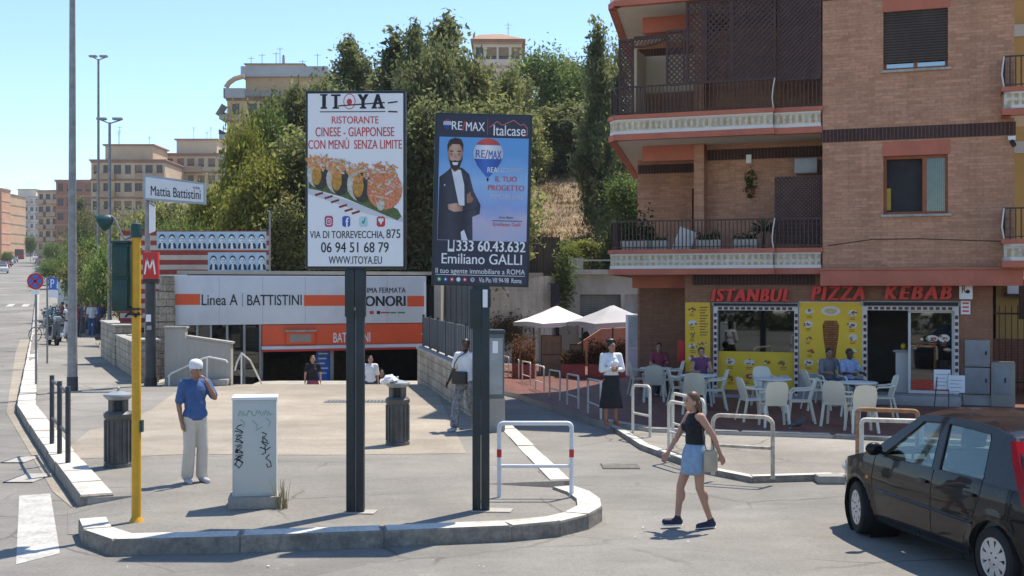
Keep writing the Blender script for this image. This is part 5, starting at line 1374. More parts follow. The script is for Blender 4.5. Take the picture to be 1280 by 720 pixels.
mb = MB(); mb.box(lx(603.5), lx(609.5), -0.069, -0.066, bz(384), bz(362), PAPER); mb.build('sticker', b2)
mb = MB(); mb.prism([(-0.12, -0.1), (0.3, -0.13), (0.34, 0.08), (-0.08, 0.14)], 0.003, 0.011, CONC_L); mb.build('base_mortar', b2)

# ------------------------------------------------------------------ traffic signal on the yellow pole
YELP = mat('signal_yellow', (0.62, 0.33, 0.02), 0.45, var=0.12, scale=6, stain=(0.45, 0.24, 0.03)); SIGG = mat('signal_green', (0.018, 0.055, 0.05), 0.45, var=0.3, scale=5)
g0 = gr(170.5, 652, PV)
tl = thing('traffic_light', 'yellow traffic light pole with dark green housing seen from behind', 'traffic light', g0)
def tz(py): return CAMH + (360 - py) / FPX * g0.y - PV
def txx(px): return (px - 170.5) / FPX * g0.y
mb = MB(); mb.lathe([(0.048, 0), (0.046, 1.2), (0.045, tz(293))], YELP, n=18); mb.build('pole', tl)
mb = MB(); mb.lathe([(0.058, tz(297)), (0.058, tz(283)), (0.05, tz(280)), (0.02, tz(278))], SIGG, n=16); mb.build('cap', tl)
mb = MB(); mb.lathe([(0.075, 0), (0.06, 0.03), (0.05, 0.05)], YELP, n=18); mb.build('base_collar', tl)
mb = MB(); x0, x1 = txx(141.5), txx(162.5)
mb.box(x0, x1, -0.05, 0.10, tz(389), tz(305), SIGG, bev=0.015); mb.box(x0 + 0.008, x1 - 0.008, -0.065, -0.0502, tz(346), tz(308), SIGG, bev=0.01); mb.box(x0 + 0.008, x1 - 0.008, -0.065, -0.0502, tz(386), tz(349), SIGG, bev=0.01); mb.box(x0 - 0.005, x1 + 0.004, -0.06, 0.22, tz(305) + 0.002, tz(301), SIGG, bev=0.01)
for k in range(3): mb.tube([((x0 + x1) / 2, 0.10, tz(320 + 26 * k)), ((x0 + x1) / 2, 0.26, tz(322 + 26 * k))], 0.072, SIGG, 14)
hd = mb.build('signal_housing', tl)
mb = MB()
for k, m in enumerate((RED, YELP, SIGG)): mb.lathe([(0.066, 0), (0.04, 0.012), (0.01, 0.016)], m, n=14, M=Matrix.Translation(((x0 + x1) / 2, 0.105, tz(320 + 26 * k))) @ Matrix.Rotation(math.radians(-90), 4, 'X'))
mb.build('lens', hd)
mb = MB(); mb.tube([(txx(164), 0, tz(311)), (txx(178), 0, tz(311))], 0.012, GALV); mb.tube([(txx(158), 0, tz(384)), (txx(172), 0, tz(384))], 0.013, BLACK); mb.box(txx(160), txx(176), -0.055, 0.055, tz(387.5), tz(385), BLACK); mb.box(txx(160), txx(176), -0.055, 0.055, tz(394), tz(391.5), BLACK); mb.tube([(txx(159), -0.06, tz(396)), (txx(166), -0.06, tz(389)), (txx(172), -0.06, tz(396)), (txx(176), -0.05, tz(390))], 0.012, BLACK); mb.build('bracket', tl)
mb = MB(); mb.tube([(txx(164), 0, tz(297)), (txx(157), -0.02, tz(299)), (txx(154), -0.03, tz(295)), (txx(149), -0.05, tz(282)), (txx(145), -0.06, tz(273)), (txx(141), -0.06, tz(270)), (txx(138), -0.06, tz(272))], 0.011, GALV); ar = mb.build('curved_arm', tl)
mb = MB(); Mx = Matrix.Translation((txx(134), -0.06, tz(277))) @ Matrix.Rotation(math.radians(62), 4, 'Y')
mb.lathe([(0.025, 0.08), (0.05, 0.06), (0.085, 0.0), (0.092, -0.05), (0.085, -0.055)], SIGG, n=16, M=Mx); mb.build('warning_lamp', ar)
mb = MB(); mb.box(txx(175.5), txx(179), -0.03, 0.03, tz(540), tz(525), SIGG, bev=0.006); mb.build('push_button', tl)

# ------------------------------------------------------------------ street name and metro sign on one post
Ys = 29.2
s0 = Vector(((184.5 - 640) / FPX * Ys, Ys, PV))
def szx(px): return (px - 184.5) / FPX * Ys
def szz(py): return CAMH + (360 - py) / FPX * Ys - PV
sp_ = thing('street_sign_post', 'grey post carrying a street name plate above a red metro sign', 'sign post', s0)
mb = MB(); mb.tube([(0, 0, szz(350)), (0, 0, szz(219))], 0.065, GALV, 14); mb.build('upper_post', sp_)
mb = MB(); mb.lathe([(0.13, 0), (0.125, 0.9), (0.13, 1.3), (0.125, szz(350))], DARKGREY, (0.07, 0.0, 0), 14); mb.lathe([(0.16, 0), (0.15, 0.2)], BLACK, (0.07, 0, 0), 14); lp_ = mb.build('lower_post', sp_)
mb = MB(); mb.box(0.0, 0.12, -0.14, -0.128, szz(402), szz(393), PAPER); mb.box(0.02, 0.13, -0.14, -0.128, szz(412), szz(407), GREYMETAL); mb.build('sticker', lp_)
STEELB = mat('plate_rim', (0.28, 0.33, 0.38), 0.4, metal=0.3, var=0.1)
np_ = MB(); np_.plate([(szx(181.5), szz(250.5)), (szx(258.5), szz(256)), (szx(258.5), szz(229.5)), (szx(181.5), szz(218.5))], -0.16, 0.12, STEELB); npo = np_.build('name_plate', sp_)
np_ = MB(); np_.plate([(szx(184.5), szz(248)), (szx(256.5), szz(253.3)), (szx(256.5), szz(231.7)), (szx(184.5), szz(222)) ], -0.164, 0.003, mat('enamel_white', (0.62, 0.65, 0.70), 0.3, var=0.04)); np_.build('plate_face', npo)
np_ = MB(); np_.text('Mattia Battistini', szx(191), szx(253), szz(247.5), szz(235.5), -0.165, INK, 0.012, 0.004); np_.text('via', szx(243), szx(252), szz(235), szz(231), -0.165, INK, 0.01, 0.003)
for v in np_.bm.verts: v.co.z -= (v.co.x - szx(222)) * 0.085
np_.build('street_name', npo)
mb = MB(); mb.bar((0.0, -0.1, szz(252)), (szx(195), -0.1, szz(258)), 0.03, 0.03, GALV); mb.plate([(szx(187.5), szz(292)), (szx(187.5), szz(252)), (szx(195), szz(256)), (szx(195), szz(289))], -0.08, 0.03, PAPER); mb.build('side_plate', sp_)
mb = MB(); mb.box(szx(181.5), szx(200.5), -0.2, -0.06, szz(348.5), szz(315.5), RED, bev=0.012); ms = mb.build('metro_sign', sp_)
mb = MB(); mb.box(szx(182), szx(200.5), -0.2, -0.05, szz(353), szz(348.7), BLACK); mb.build('sign_bracket', ms)
mb = MB(); a, b, t, bt = szx(183), szx(198), szz(324), szz(343); w = 0.036
for p, q in (((a + 0.02, bt), (a + 0.07, t)), ((a + 0.07, t), ((a + b) / 2, bt + 0.12)), (((a + b) / 2, bt + 0.12), (b - 0.07, t)), ((b - 0.07, t), (b - 0.02, bt))): mb.bar((p[0], -0.204, p[1]), (q[0], -0.204, q[1]), w, 0.006, PAPER, up=(0, 1, 0))
mb.build('metro_letter', ms)

# ------------------------------------------------------------------ lamp columns
lp = gr(90.5, 490, PV)
lc = thing('lamp_column', 'tall thick grey lamp column in front of the street on the left', 'lamp column', lp)
mb = MB(); mb.lathe([(0.118, 0.0), (0.112, 0.3), (0.105, 1.5), (0.082, 5.0), (0.055, 11.0)], GALV, n=20); mb.build('column', lc)
mb = MB(); mb.lathe([(0.125, 0.0), (0.122, 0.34), (0.118, 0.35)], DARKGREY, n=20); mb.build('base_band', lc)
mb = MB(); mb.tube([(0, 0, 10.9), (0, 0, 11.3), (-0.8, 0.3, 11.6)], 0.04, GALV); mb.build('arm', lc)
mb = MB(); mb.box(-1.5, -0.8, 0.2, 0.42, 11.55, 11.68, GREYMETAL, bev=0.03); mb.build('lamp_head', lc)
mb = MB(); mb.lathe([(0.2, 0), (0.19, 0.03)], CONC_L, n=16); mb.build('footing', lc)
for px, top, Y, lab, hw in ((123, 74, 62.0, 'tallest slim double-armed street lamp beside the trees', 9), (137, 153, 50.5, 'shorter slim double-armed street lamp before the trees', 14)):
    x = (px - 640) / FPX * Y; z0_ = 0.13; H = CAMH + (360 - top) / FPX * Y - z0_
    t = thing('street_lamp', lab, 'street lamp', (x, Y, z0_), 0, 'slim street lamps by the trees')
    mb = MB(); mb.lathe([(0.11, 0), (0.10, 0.3), (0.085, 3), (0.055, H)], GALV, n=12); mb.lathe([(0.15, 0), (0.14, 0.9), (0.1, 0.95)], DARKGREY, n=12); mb.build('pole', t)
    w = hw / FPX * Y
    mb = MB(); mb.tube([(-w, 0, H + 0.15), (0, 0, H - 0.05), (w, 0, H + 0.1)], 0.03, GALV, 6); mb.build('arm', t)
    for s in (-1, 1):
        mb = MB(); mb.box(s * w * 0.6 - 0.25 if s < 0 else s * w * 0.6 - 0.15, s * w * 0.6 + (0.15 if s < 0 else 0.25), -0.12, 0.12, H + 0.1, H + 0.2, GREYMETAL, bev=0.02); mb.build('lamp_head', t)

# ------------------------------------------------------------------ road signs on the left
x = thing('no_stopping_sign', 'round red and blue no stopping sign on a thin pole by the kerb', 'road sign', gr(45, 482, PV))
Y = gr(45, 482, PV).y; k_ = Y / FPX
mb = MB(); mb.tube([(0, 0, 0), (0, 0, (482 - 342) * k_)], 0.03, GALV); mb.build('pole', x)
c = (482 - 351.5) * k_; R = 10.3 * k_
mb = MB(); mb.disc(0, c, R, R, -0.05, 0.01, RED, 28); mb.disc(0, c, R * 0.78, R * 0.78, -0.053, 0.003, BLUE, 28)
for a in (45, -45): 
    ca, sa = math.cos(math.radians(a)), math.sin(math.radians(a)); mb.bar((-R * 0.78 * ca, -0.055, c - R * 0.78 * sa), (R * 0.78 * ca, -0.055, c + R * 0.78 * sa), R * 0.22, 0.004, RED, up=(0, 1, 0))
mb.build('sign_face', x)
mb = MB(); mb.box(-0.1, 0.1, -0.045, -0.03, c - R * 1.6, c - R * 1.05, PAPER); mb.build('sub_plate', x)
pp_ = gr(59, 455, PV); Y = pp_.y; k_ = Y / FPX
x = thing('parking_sign', 'blue parking sign on a thin pole behind the no stopping sign', 'road sign', pp_)
mb = MB(); mb.tube([(0, 0, 0), (0, 0, (455 - 345) * k_)], 0.03, GALV); mb.build('pole', x)
mb = MB(); a, b, t, bt = 2.5 * k_, 12.5 * k_, (455 - 347) * k_, (455 - 362) * k_; mb.box(a, b, -0.05, -0.03, bt, t, BLUE); mb.bar((0, 0, t - 0.1), (b, -0.03, t - 0.1), 0.02, 0.02, GALV); mb.text('P', a + 0.06, b - 0.07, bt + 0.06, t - 0.05, -0.051, PAPER, 0.03, 0.003); mb.build('sign_face', x)
mb = MB(); mb.box(a, b + 0.03, -0.05, -0.03, bt - 0.25, bt - 0.02, PAPER); mb.build('sub_plate', x)
# green and white hoarding/board far behind the signs
a = at(72, 372, 70); mb = MB(); mb.box(0, 1.5, 0, 0.08, -0.6, 0.75, mat('board_pale', (0.55, 0.58, 0.55), 0.6)); mb.box(0.55, 1.5, -0.01, -0.001, -0.1, 0.7, mat('board_green', (0.12, 0.35, 0.16), 0.6)); mb.box(0.1, 0.18, 0.1, 0.18, -2.0, -0.6, GALV); mb.box(1.3, 1.38, 0.1, 0.18, -2.0, -0.6, GALV); tag(mb.build('notice_board', loc=(a.x, 70, 2.1)), 'pale and green notice board behind the parking sign', 'notice board')

# ------------------------------------------------------------------ dark pedestrian railing on the left
posts = [gr(65, 557, PV), gr(74.5, 570, PV), gr(85, 582, PV)]
rl = thing('pedestrian_railing', 'dark steel pedestrian railing with three posts along the left kerb', 'railing', posts[1])
for p in posts:
    q = p - posts[1]; mb = MB(); mb.box(q.x - 0.028, q.x + 0.028, q.y - 0.028, q.y + 0.028, 0, 1.06, DARKGREY, bev=0.006); mb.build('post', rl)
for z in (0.42, 0.98):
    mb = MB(); mb.bar(posts[0] - posts[1] + Vector((0, 0, z)), posts[2] - posts[1] + Vector((0, 0, z)), 0.03, 0.03, DARKGREY); mb.build('rail', rl)

# ------------------------------------------------------------------ litter bins
BIN = mat('bin_iron', (0.085, 0.083, 0.078), 0.5, var=0.3, scale=6, stain=(0.15, 0.145, 0.13))
def litter_bin(label, loc, H, rz):
    t = thing('litter_bin', label, 'litter bin', loc, rz, 'dark ribbed litter bins on the plaza')
    mb = MB(); r = 0.165 * H / 1.0
    mb.lathe([(r * 1.12, 0), (r * 1.1, 0.05), (r * 1.0, 0.06), (r * 1.0, 0.62 * H), (r * 1.1, 0.64 * H), (r * 1.14, 0.69 * H), (r * 0.95, 0.72 * H), (r * 0.82, 0.73 * H)], BIN, n=24)
    for k in range(16):
        a = 2 * math.pi * k / 16; mb.box(-0.012, 0.012, -r - 0.016, -r + 0.01, 0.07, 0.61 * H, BIN, Matrix.Rotation(a, 4, 'Z'))
    mb.build('body', t)
    mb = MB(); mb.lathe([(r * 0.62, 0.73 * H), (r * 0.62, 0.87 * H)], DARKIN, n=20)
    for k in range(4):
        a = math.pi / 4 + math.pi / 2 * k; mb.box(-0.035, 0.035, -r * 0.86, -r * 0.62, 0.725 * H, 0.88 * H, BIN, Matrix.Rotation(a, 4, 'Z'))
    mb.build('opening', t)
    mb = MB(); mb.lathe([(r * 0.86, 0.875 * H), (r * 1.16, 0.925 * H), (r * 1.12, 0.945 * H), (r * 0.5, 0.975 * H), (r * 0.15, 0.985 * H), (r * 0.09, 1.01 * H), (r * 0.1, 1.03 * H), (0.004, 1.04 * H)], GREYMETAL, n=24); mb.build('lid', t)
    return t
litter_bin('dark ribbed litter bin left of the yellow traffic light pole', gr(148, 583, PV), 1.02, 0.3)
rb = litter_bin('dark ribbed litter bin on the plaza between the two billboard posts', gr(497, 556, PV), 1.0, 0.0)
bp = gr(497, 556, PV)
mb = MB(); g = np.random.default_rng(2)
mb.ball((0, 0, 0), (0.13, 0.11, 0.05), mat('plastic_white', (0.72, 0.73, 0.76), 0.4), 8)
for v in mb.bm.verts: v.co += Vector(g.normal(0, 0.012, 3)); 
for v in mb.bm.verts:
    if v.co.x < -0.06: v.co.z -= 0.03
tag(mb.build('plastic_bag', loc=(bp.x - 0.12, bp.y - 0.09, PV + 1.0)), 'crumpled white bag on the lid of the plaza litter bin', 'bag')

# ------------------------------------------------------------------ grey street cabinet with graffiti
cp = gr(317.5, 636, PV)
CABG = mat('cabinet_grey_green', (0.52, 0.54, 0.50), 0.5, var=0.05, scale=1.5, stain=(0.43, 0.44, 0.40))
cu = thing('street_cabinet', 'pale grey street cabinet covered in graffiti tags on the kerb island', 'street cabinet', (cp.x, cp.y + 0.02, PV), math.radians(9))
mb = MB(); mb.box(-0.275, 0.275, -0.06, 0.40, 0, 0.13, CONC, bev=0.012); mb.build('concrete_base', cu)
mb = MB(); mb.box(-0.232, 0.232, 0, 0.34, 0.13, 1.165, CABG, bev=0.006); cbd = mb.build('cabinet_body', cu)
mb = MB(); mb.box(-0.243, 0.243, -0.012, 0.352, 1.167, 1.2, PAPER, bev=0.008); mb.build('top', cu)
mb = MB(); mb.box(-0.218, 0.218, -0.006, -0.0005, 0.16, 1.14, CABG, bev=0.002); mb.box(-0.2, -0.17, -0.01, -0.0062, 0.6, 0.64, DARKGREY); dor = mb.build('door', cu)
def scrawl(name, strokes, m, r=0.0058):
    mb = MB()
    for s in strokes: mb.tube([(p[0], -0.0075, p[1]) for p in s], r, m, 5)
    return mb.build(name, dor)
r = random.Random(21)
st1 = []
z = 0.90
for k in range(7):
    z -= 0.055
    st1.append([(-0.205, z + 0.05), (-0.12, z + 0.03), (-0.20, z), (-0.13, z - 0.02), (-0.19, z - 0.05)] if k % 2 else [(-0.13, z + 0.06), (-0.17, z + 0.05), (-0.19, z + 0.02), (-0.15, z), (-0.12, z - 0.02)])
st1 += [[(-0.21, 0.53), (-0.12, 0.58)], [(-0.205, 0.47), (-0.17, 0.54), (-0.12, 0.50), (-0.16, 0.44), (-0.21, 0.49)]]
scrawl('graffiti_tag', st1, INK)
st2 = [[(0.08, 0.82), (0.13, 0.80), (0.10, 0.76), (0.14, 0.72)], [(0.07, 0.72), (0.15, 0.70), (0.11, 0.66), (0.12, 0.60), (0.08, 0.58)], [(0.06, 0.66), (0.13, 0.63), (0.17, 0.66)], [(0.16, 0.58), (0.12, 0.54), (0.17, 0.50), (0.18, 0.45), (0.14, 0.44), (0.13, 0.48)], [(0.09, 0.78), (0.09, 0.70), (0.12, 0.68)]]
scrawl('graffiti_tag', st2, INK)
GGR = mat('spray_green', (0.10, 0.34, 0.24), 0.6)
st3 = [[(-0.17 + 0.045 * k, 1.0 + 0.05 * (k % 2)), (-0.15 + 0.045 * k, 1.06 - 0.06 * (k % 2)), (-0.13 + 0.045 * k, 1.0 + 0.02 * (k % 3))] for k in range(8)] + [[(-0.02, 0.95), (0.03, 0.90), (0.02, 0.84), (0.08, 0.88)], [(0.12, 0.98), (0.17, 0.93), (0.15, 0.88)], [(-0.15, 0.96), (-0.1, 0.92), (-0.12, 0.88)]]
scrawl('graffiti_tag', st3, GGR, 0.003)
mb = MB(); g = np.random.default_rng(6); GRASSD = mat('dry_grass', (0.30, 0.25, 0.12), 0.9, var=0.3)
for k in range(40):
    a = g.normal(0, 0.03, 2); h_ = g.uniform(0.08, 0.34); b_ = g.normal(0, 0.03, 2)
    mb.tube([(a[0], a[1], 0), (a[0] + b_[0] * .4, a[1] + b_[1] * .4, h_ * 0.6), (a[0] + b_[0], a[1] + b_[1], h_)], [0.003, 0.0025, 0.001], GRASSD, 4)
tag(mb.build('dry_weed', loc=(cp.x + 0.30, cp.y + 0.0, PV)), 'tuft of dry weed at the right foot of the graffiti cabinet', 'weed')

# ------------------------------------------------------------------ hoops and rails
WPAINT = mat('hoop_white', (0.66, 0.62, 0.53), 0.5, var=0.12, scale=9, stain=(0.30, 0.16, 0.08)); RUST = mat('hoop_rust', (0.50, 0.43, 0.34), 0.7, var=0.35, scale=12, stain=(0.20, 0.09, 0.04)); CHROME = mat('rail_white', (0.66, 0.68, 0.72), 0.4, var=0.06, scale=8)
def hoop(name, label, a, b, h, r, m, mid=0.45, group=None, cat='barrier', corner=0.09, bands=None, h2=None):
    """an inverted U with a middle rail, feet at a and b"""
    a, b = Vector(a), Vector(b)
    c = (a + b) / 2
    t = thing(name, label, cat, a, math.atan2((b - a).y, (b - a).x), group)
    L = Vector(((b - a).x, (b - a).y, 0)).length; dz = b.z - a.z; hb = dz + (h2 or h)
    mb = MB(); q = corner
    pts = [(0, 0, 0), (0, 0, h - q)] + [(q - q * math.cos(w), 0, h - q + q * math.sin(w)) for w in (0.4, 0.8, 1.2, 1.57)] + [(L - q + q * math.sin(w), 0, hb - q + q * math.cos(w)) for w in (0, 0.4, 0.8, 1.2, 1.57)] + [(L, 0, dz)]
    mb.tube(pts, r, m, 10); mb.build('frame', t)
    if mid: mb = MB(); mb.tube([(0, 0, h * mid), (L, 0, dz + h * mid)], r * 0.8, m, 8); mb.build('mid_rail', t)
    if bands:
        for x, z in ((0, bands), (L, bands)):
            mb = MB(); mb.tube([(x, 0, z - 0.045), (x, 0, z + 0.045)], r * 1.06, RED, 12); mb.build('red_band', t)
    return t
hoop('pedestrian_barrier', 'white steel barrier with red bands on the kerb island right of the property billboard', gr(624, 621.5, PV), gr(714.5, 621.5, PV), 0.84, 0.026, CHROME, 0.42, bands=0.50, corner=0.05)
HG = 'small white hoop barriers along the terrace edge'
def ghz(px, py):
    # foot point on the falling lane: solve for depth with the ground's own height
    z = 0.0
    for _ in range(12):
        p = gr(px, py, z); z = 0.6 * z + 0.4 * (zg(p.x, p.y) + 0.03)
    return gr(px, py, z)
hs = [((627, 470), (636, 473)), ((640.5, 473), (648.5, 477)), ((653, 480), (663, 484)), ((669.5, 489.5), (680, 494)), ((687, 501), (700, 506)), ((709, 511), (723, 517)), ((735, 523), (751, 531))]
labs = ['farthest white hoop barrier, beside the grey cabinet and red planter', 'second farthest white hoop barrier, before the brown shrubs', 'third farthest white hoop barrier, at the edge of the sunlit tiles', 'white hoop barrier below the left parasol, partly in shade', 'white hoop barrier in the shade left of the red planter box', 'white hoop barrier, second left of the woman in the black skirt', 'white hoop barrier standing next to the woman in the black skirt']
for (a, b), lab in zip(hs, labs):
    A, B = ghz(*a), ghz(*b); hoop('hoop_barrier', lab, A, B, 0.78, 0.022, WPAINT, 0.42, HG)
hoop('hoop_barrier', 'white hoop barrier by itself right of the woman in the black skirt', gr(791, 541, .08), gr(812.5, 546, .08), 0.80, 0.024, WPAINT, 0.42, HG, h2=0.82)
hoop('hoop_barrier', 'front white hoop of the crossed pair behind the walking girl', gr(836, 571, .08), gr(868, 580, .08), 0.80, 0.024, WPAINT, 0.45, HG)
hoop('hoop_barrier', 'rear white hoop of the crossed pair behind the walking girl', gr(841, 560, .08), gr(880, 573, .08), 0.83, 0.024, WPAINT, 0.45, HG)
hoop('rusty_barrier', 'wide rusting white barrier in front of the plastic chairs', gr(891, 594, .08), gr(966, 599, .08), 0.78, 0.027, RUST, 0.5, None, corner=0.1)
hoop('rusty_barrier', 'brown rusted barrier rising behind the black car bonnet', gr(1072, 592, .08), gr(1147, 596, .08), 0.84, 0.03, mat('barrier_brown', (0.30, 0.16, 0.075), 0.75, var=0.35, scale=14, stain=(0.52, 0.45, 0.36)), 0, 'barriers behind the car', corner=0.05)
hoop('rusty_barrier', 'dirty white lower barrier just behind the black car bonnet', gr(1077, 603, .02), gr(1152, 606, .02), 0.80, 0.03, WPAINT, 0, 'barriers behind the car', corner=0.05)
mb = MB(); mb.box(-0.35, 0.35, -0.12, 0.12, 0, 0.1, CONC, bev=0.01); tag(mb.build('kerb_stone', loc=(gr(1052, 602).x, gr(1052, 602).y - 0.1, 0.003)), 'loose kerb stone by the front of the black car', 'kerb stone')
# drain grate
dg = gr(775, 583)
mb = MB(); mb.box(-0.26, 0.26, -0.25, 0.25, 0.002, 0.006, DARKGREY)
for k in range(7): mb.box(-0.25, 0.25, -0.24 + 0.07 * k, -0.195 + 0.07 * k, 0.0061, 0.012, KSIDE)
tag(mb.build('drain_grate', loc=(dg.x, dg.y, 0.0)), 'iron drain grate sunk in the lane before the hoop barriers', 'drain grate')
mg = gr(452, 502, PV); mb = MB(); mb.box(-0.75, 0.75, -0.25, 0.25, 0.005, 0.012, DARKGREY)
for k in range(20): mb.box(-0.73 + 0.074 * k, -0.69 + 0.074 * k, -0.24, 0.24, 0.0121, 0.02, GREYMETAL)
tag(mb.build('plaza_grate', loc=(mg.x, mg.y, PV)), 'long iron grate in the light plaza paving near the stairs', 'grate')
for p, s in ((gr(38, 598), 0.35), (gr(28, 575), 0.3)):
    mb = MB(); mb.box(-s / 2, s / 2, -s, s, 0.006, 0.012, CONC_L); mb.box(-s / 2 - 0.03, -s / 2 - 0.002, -s - 0.03, s, 0.006, 0.013, DARKGREY); mb.box(-s / 2 - 0.03, s / 2, -s - 0.03, -s - 0.002, 0.006, 0.013, DARKGREY)
    tag(mb.build('utility_cover', loc=(p.x, p.y, 0)), 'square concrete utility cover in the gutter by the left kerb' if s > 0.32 else 'smaller concrete utility cover further up the left gutter', 'utility cover'); 

# ------------------------------------------------------------------ restaurant chairs and tables
CHW = mat('chair_plastic', (0.68, 0.64, 0.51), 0.4, var=0.05, scale=3)
def chair_proto():
    t = thing('plastic_chair', 'x', 'chair')
    mb = MB(); mb.box(-0.22, 0.22, -0.22, 0.20, 0.415, 0.445, CHW, bev=0.012, taper=(1.03, 1.02)); mb.box(-0.225, 0.225, -0.225, -0.2, 0.37, 0.414, CHW, bev=0.006); mb.build('seat', t)
    mb = MB()
    n = 8; rows = []
    for j in range(5):
        z = 0.44 + 0.43 * j / 4; y = 0.19 + 0.12 * j / 4; hw = 0.205 + 0.015 * math.sin(j / 4 * 3.1) - (0.03 if j == 4 else 0)
        rows.append([Vector((hw * (2 * k / n - 1), y - 0.045 * (2 * k / n - 1) ** 2 * 1.0, z + (0.03 * (1 - (2 * k / n - 1) ** 2) if j == 4 else 0))) for k in range(n + 1)])
    i = mb.mi(CHW)
    for off, flip in ((0.0, False), (0.02, True)):
        V = [[mb.bm.verts.new(p + Vector((0, off, 0))) for p in R] for R in rows]
        for j in range(4):
            for k in range(n):
                if 0 < j < 3 and k % 2 == 1 and 0 < k < n - 1 and False: continue
                q = (V[j][k], V[j][k + 1], V[j + 1][k + 1], V[j + 1][k]); f = mb.bm.faces.new(q[::-1] if flip else q); f.material_index = i
        if off == 0: V0 = V
    for j in range(4):
        for k in (0, n): f = mb.bm.faces.new((V0[j][k], V0[j + 1][k], V[j + 1][k], V[j][k])); f.material_index = i
    for k in range(n): f = mb.bm.faces.new((V0[4][k], V0[4][k + 1], V[4][k + 1], V[4][k])); f.material_index = i
    mb.build('backrest', t)
    for sx2 in (-1, 1):
        mb = MB(); mb.bar((sx2 * 0.25, -0.25, 0), (sx2 * 0.215, -0.2, 0.43), 0.045, 0.035, CHW); mb.build('leg', t)
        mb = MB(); mb.bar((sx2 * 0.24, 0.27, 0), (sx2 * 0.205, 0.18, 0.43), 0.045, 0.035, CHW); mb.build('leg', t)
        mb = MB(); mb.tube([(sx2 * 0.225, -0.21, 0.42), (sx2 * 0.25, -0.19, 0.6), (sx2 * 0.255, -0.14, 0.655), (sx2 * 0.25, 0.1, 0.665), (sx2 * 0.21, 0.23, 0.69)], 0.021, CHW, 8); mb.build('armrest', t)
    return t
def gt(px, py):
    z = 0.13
    for _ in range(12):
        p = gr(px, py, z); z = 0.5 * z + 0.5 * (zg(p.x, p.y) + 0.13)
    return gr(px, py, z)
chairs = [  # foot pixel, direction the backrest faces away to (degrees, 0 = back towards the far side), label
    (968, 533, 180, 'white plastic chair seen from the back, nearest to the lone rusty barrier'),
    (940, 526, 100, 'white plastic chair facing right at the left of the table under the shop window'),
    (1001, 528, -100, 'white plastic chair facing left between the shop window table and the kebab poster'),
    (957, 508, 10, 'white plastic chair on the far side of the table under the shop window'),
    (1077, 540, 180, 'white plastic chair seen from the back, nearest to the black car'),
    (1046, 532, 150, 'white plastic chair with its back to the man in the black and grey top'),
    (1103, 523, -95, 'white plastic chair facing left before the restaurant doorstep'),
    (1020, 512, 95, 'white plastic chair close under the kebab poster, left of the man in black and grey'),
    (868, 517, 170, 'white plastic chair behind the walking girl, before the seated person in purple'),
    (893, 512, -95, 'white plastic chair facing left before the left edge of the shop window'),
    (850, 508, 90, 'white plastic chair facing right below the narrow yellow menu'),
    (817, 502, 175, 'white plastic chair seen from the back at the shaded corner table'),
    (799, 494, 95, 'white plastic chair at the left of the shaded corner table by the white door'),
    (840, 496, -90, 'white plastic chair facing left at the shaded corner table'),
    (1064, 506, 20, 'white plastic chair under the seated man in the striped blue shirt'),
    (1038, 505, 10, 'white plastic chair under the seated man in the black and grey top'),
    (877, 503, 0, 'white plastic chair under the seated person in purple'),
    (824, 491, 0, 'white plastic chair under the dark haired person at the shaded corner table'),
]
cproto = None; CH = {}
for k, (px, py, a, lab) in enumerate(chairs):
    p = gt(px, py); rz = math.radians(a)
    if cproto is None:
        cproto = chair_proto(); o = cproto; o.scale = (.88, .88, .88); o.location = p; o.rotation_euler = (0, 0, rz); o['label'] = lab; o['group'] = 'white plastic chairs on the terrace'
    else: o = dup(cproto, p, rz, lab)
    CH[k] = (p, rz)
TABW = mat('table_plastic', (0.70, 0.70, 0.66), 0.35, var=0.05)
tproto = None
for px, py, lab in ((966, 515, 'white plastic table under the shop window'), (1072, 521, 'white plastic table in front of the doorstep'), (873, 509, 'white plastic table before the narrow yellow menu'), (820, 496, 'white plastic table in the shaded corner')):
    p = gt(px, py)
    if tproto is None:
        t = thing('plastic_table', lab, 'table', p, 0.3, 'white plastic tables on the terrace'); t.scale = (.9, .9, .9)
        mb = MB(); mb.lathe([(0.36, 0.675), (0.40, 0.685), (0.405, 0.70), (0.39, 0.715)], TABW, n=28); mb.build('tabletop', t)
        for q in range(4):
            a = q * math.pi / 2 + 0.4; mb = MB(); mb.tube([(0.33 * math.cos(a), 0.33 * math.sin(a), 0), (0.24 * math.cos(a), 0.24 * math.sin(a), 0.68)], [0.022, 0.028], TABW, 8); mb.build('leg', t)
        tproto = t
    else: dup(tproto, p, 0.3 + px, lab)
# menu stand
p = gt(1186, 514)
t = thing('menu_stand', 'folding stand with two white sheets by the restaurant door', 'menu stand', p, KR)
for s, x in ((0, -0.12), (1, 0.14)):
    mb = MB(); mb.box(x - 0.15, x + 0.15, -0.06 - 0.05 * s, -0.05 - 0.05 * s, 0.42 - 0.05 * s, 0.80 - 0.1 * s, PAPER); o = mb.build('sheet', t)
    mb = MB()
    for k in range(4): mb.box(x - 0.12, x + 0.1 - 0.05 * (k % 2), -0.0615 - 0.05 * s, -0.0602 - 0.05 * s, 0.70 - 0.07 * k - 0.1 * s, 0.712 - 0.07 * k - 0.1 * s, GREYMETAL)
    mb.build('print', o)
for a, b in (((-0.27, -0.15), (-0.2, -0.03)), ((0.27, -0.15), (0.2, -0.03)), ((-0.27, 0.2), (-0.2, 0.0)), ((0.27, 0.2), (0.2, 0.0)), ((0.0, -0.17), (0.0, -0.04))):
    mb = MB(); mb.tube([(a[0], a[1], 0), (b[0], b[1], 0.8)], 0.012, DARKGREY, 6); mb.build('leg', t)

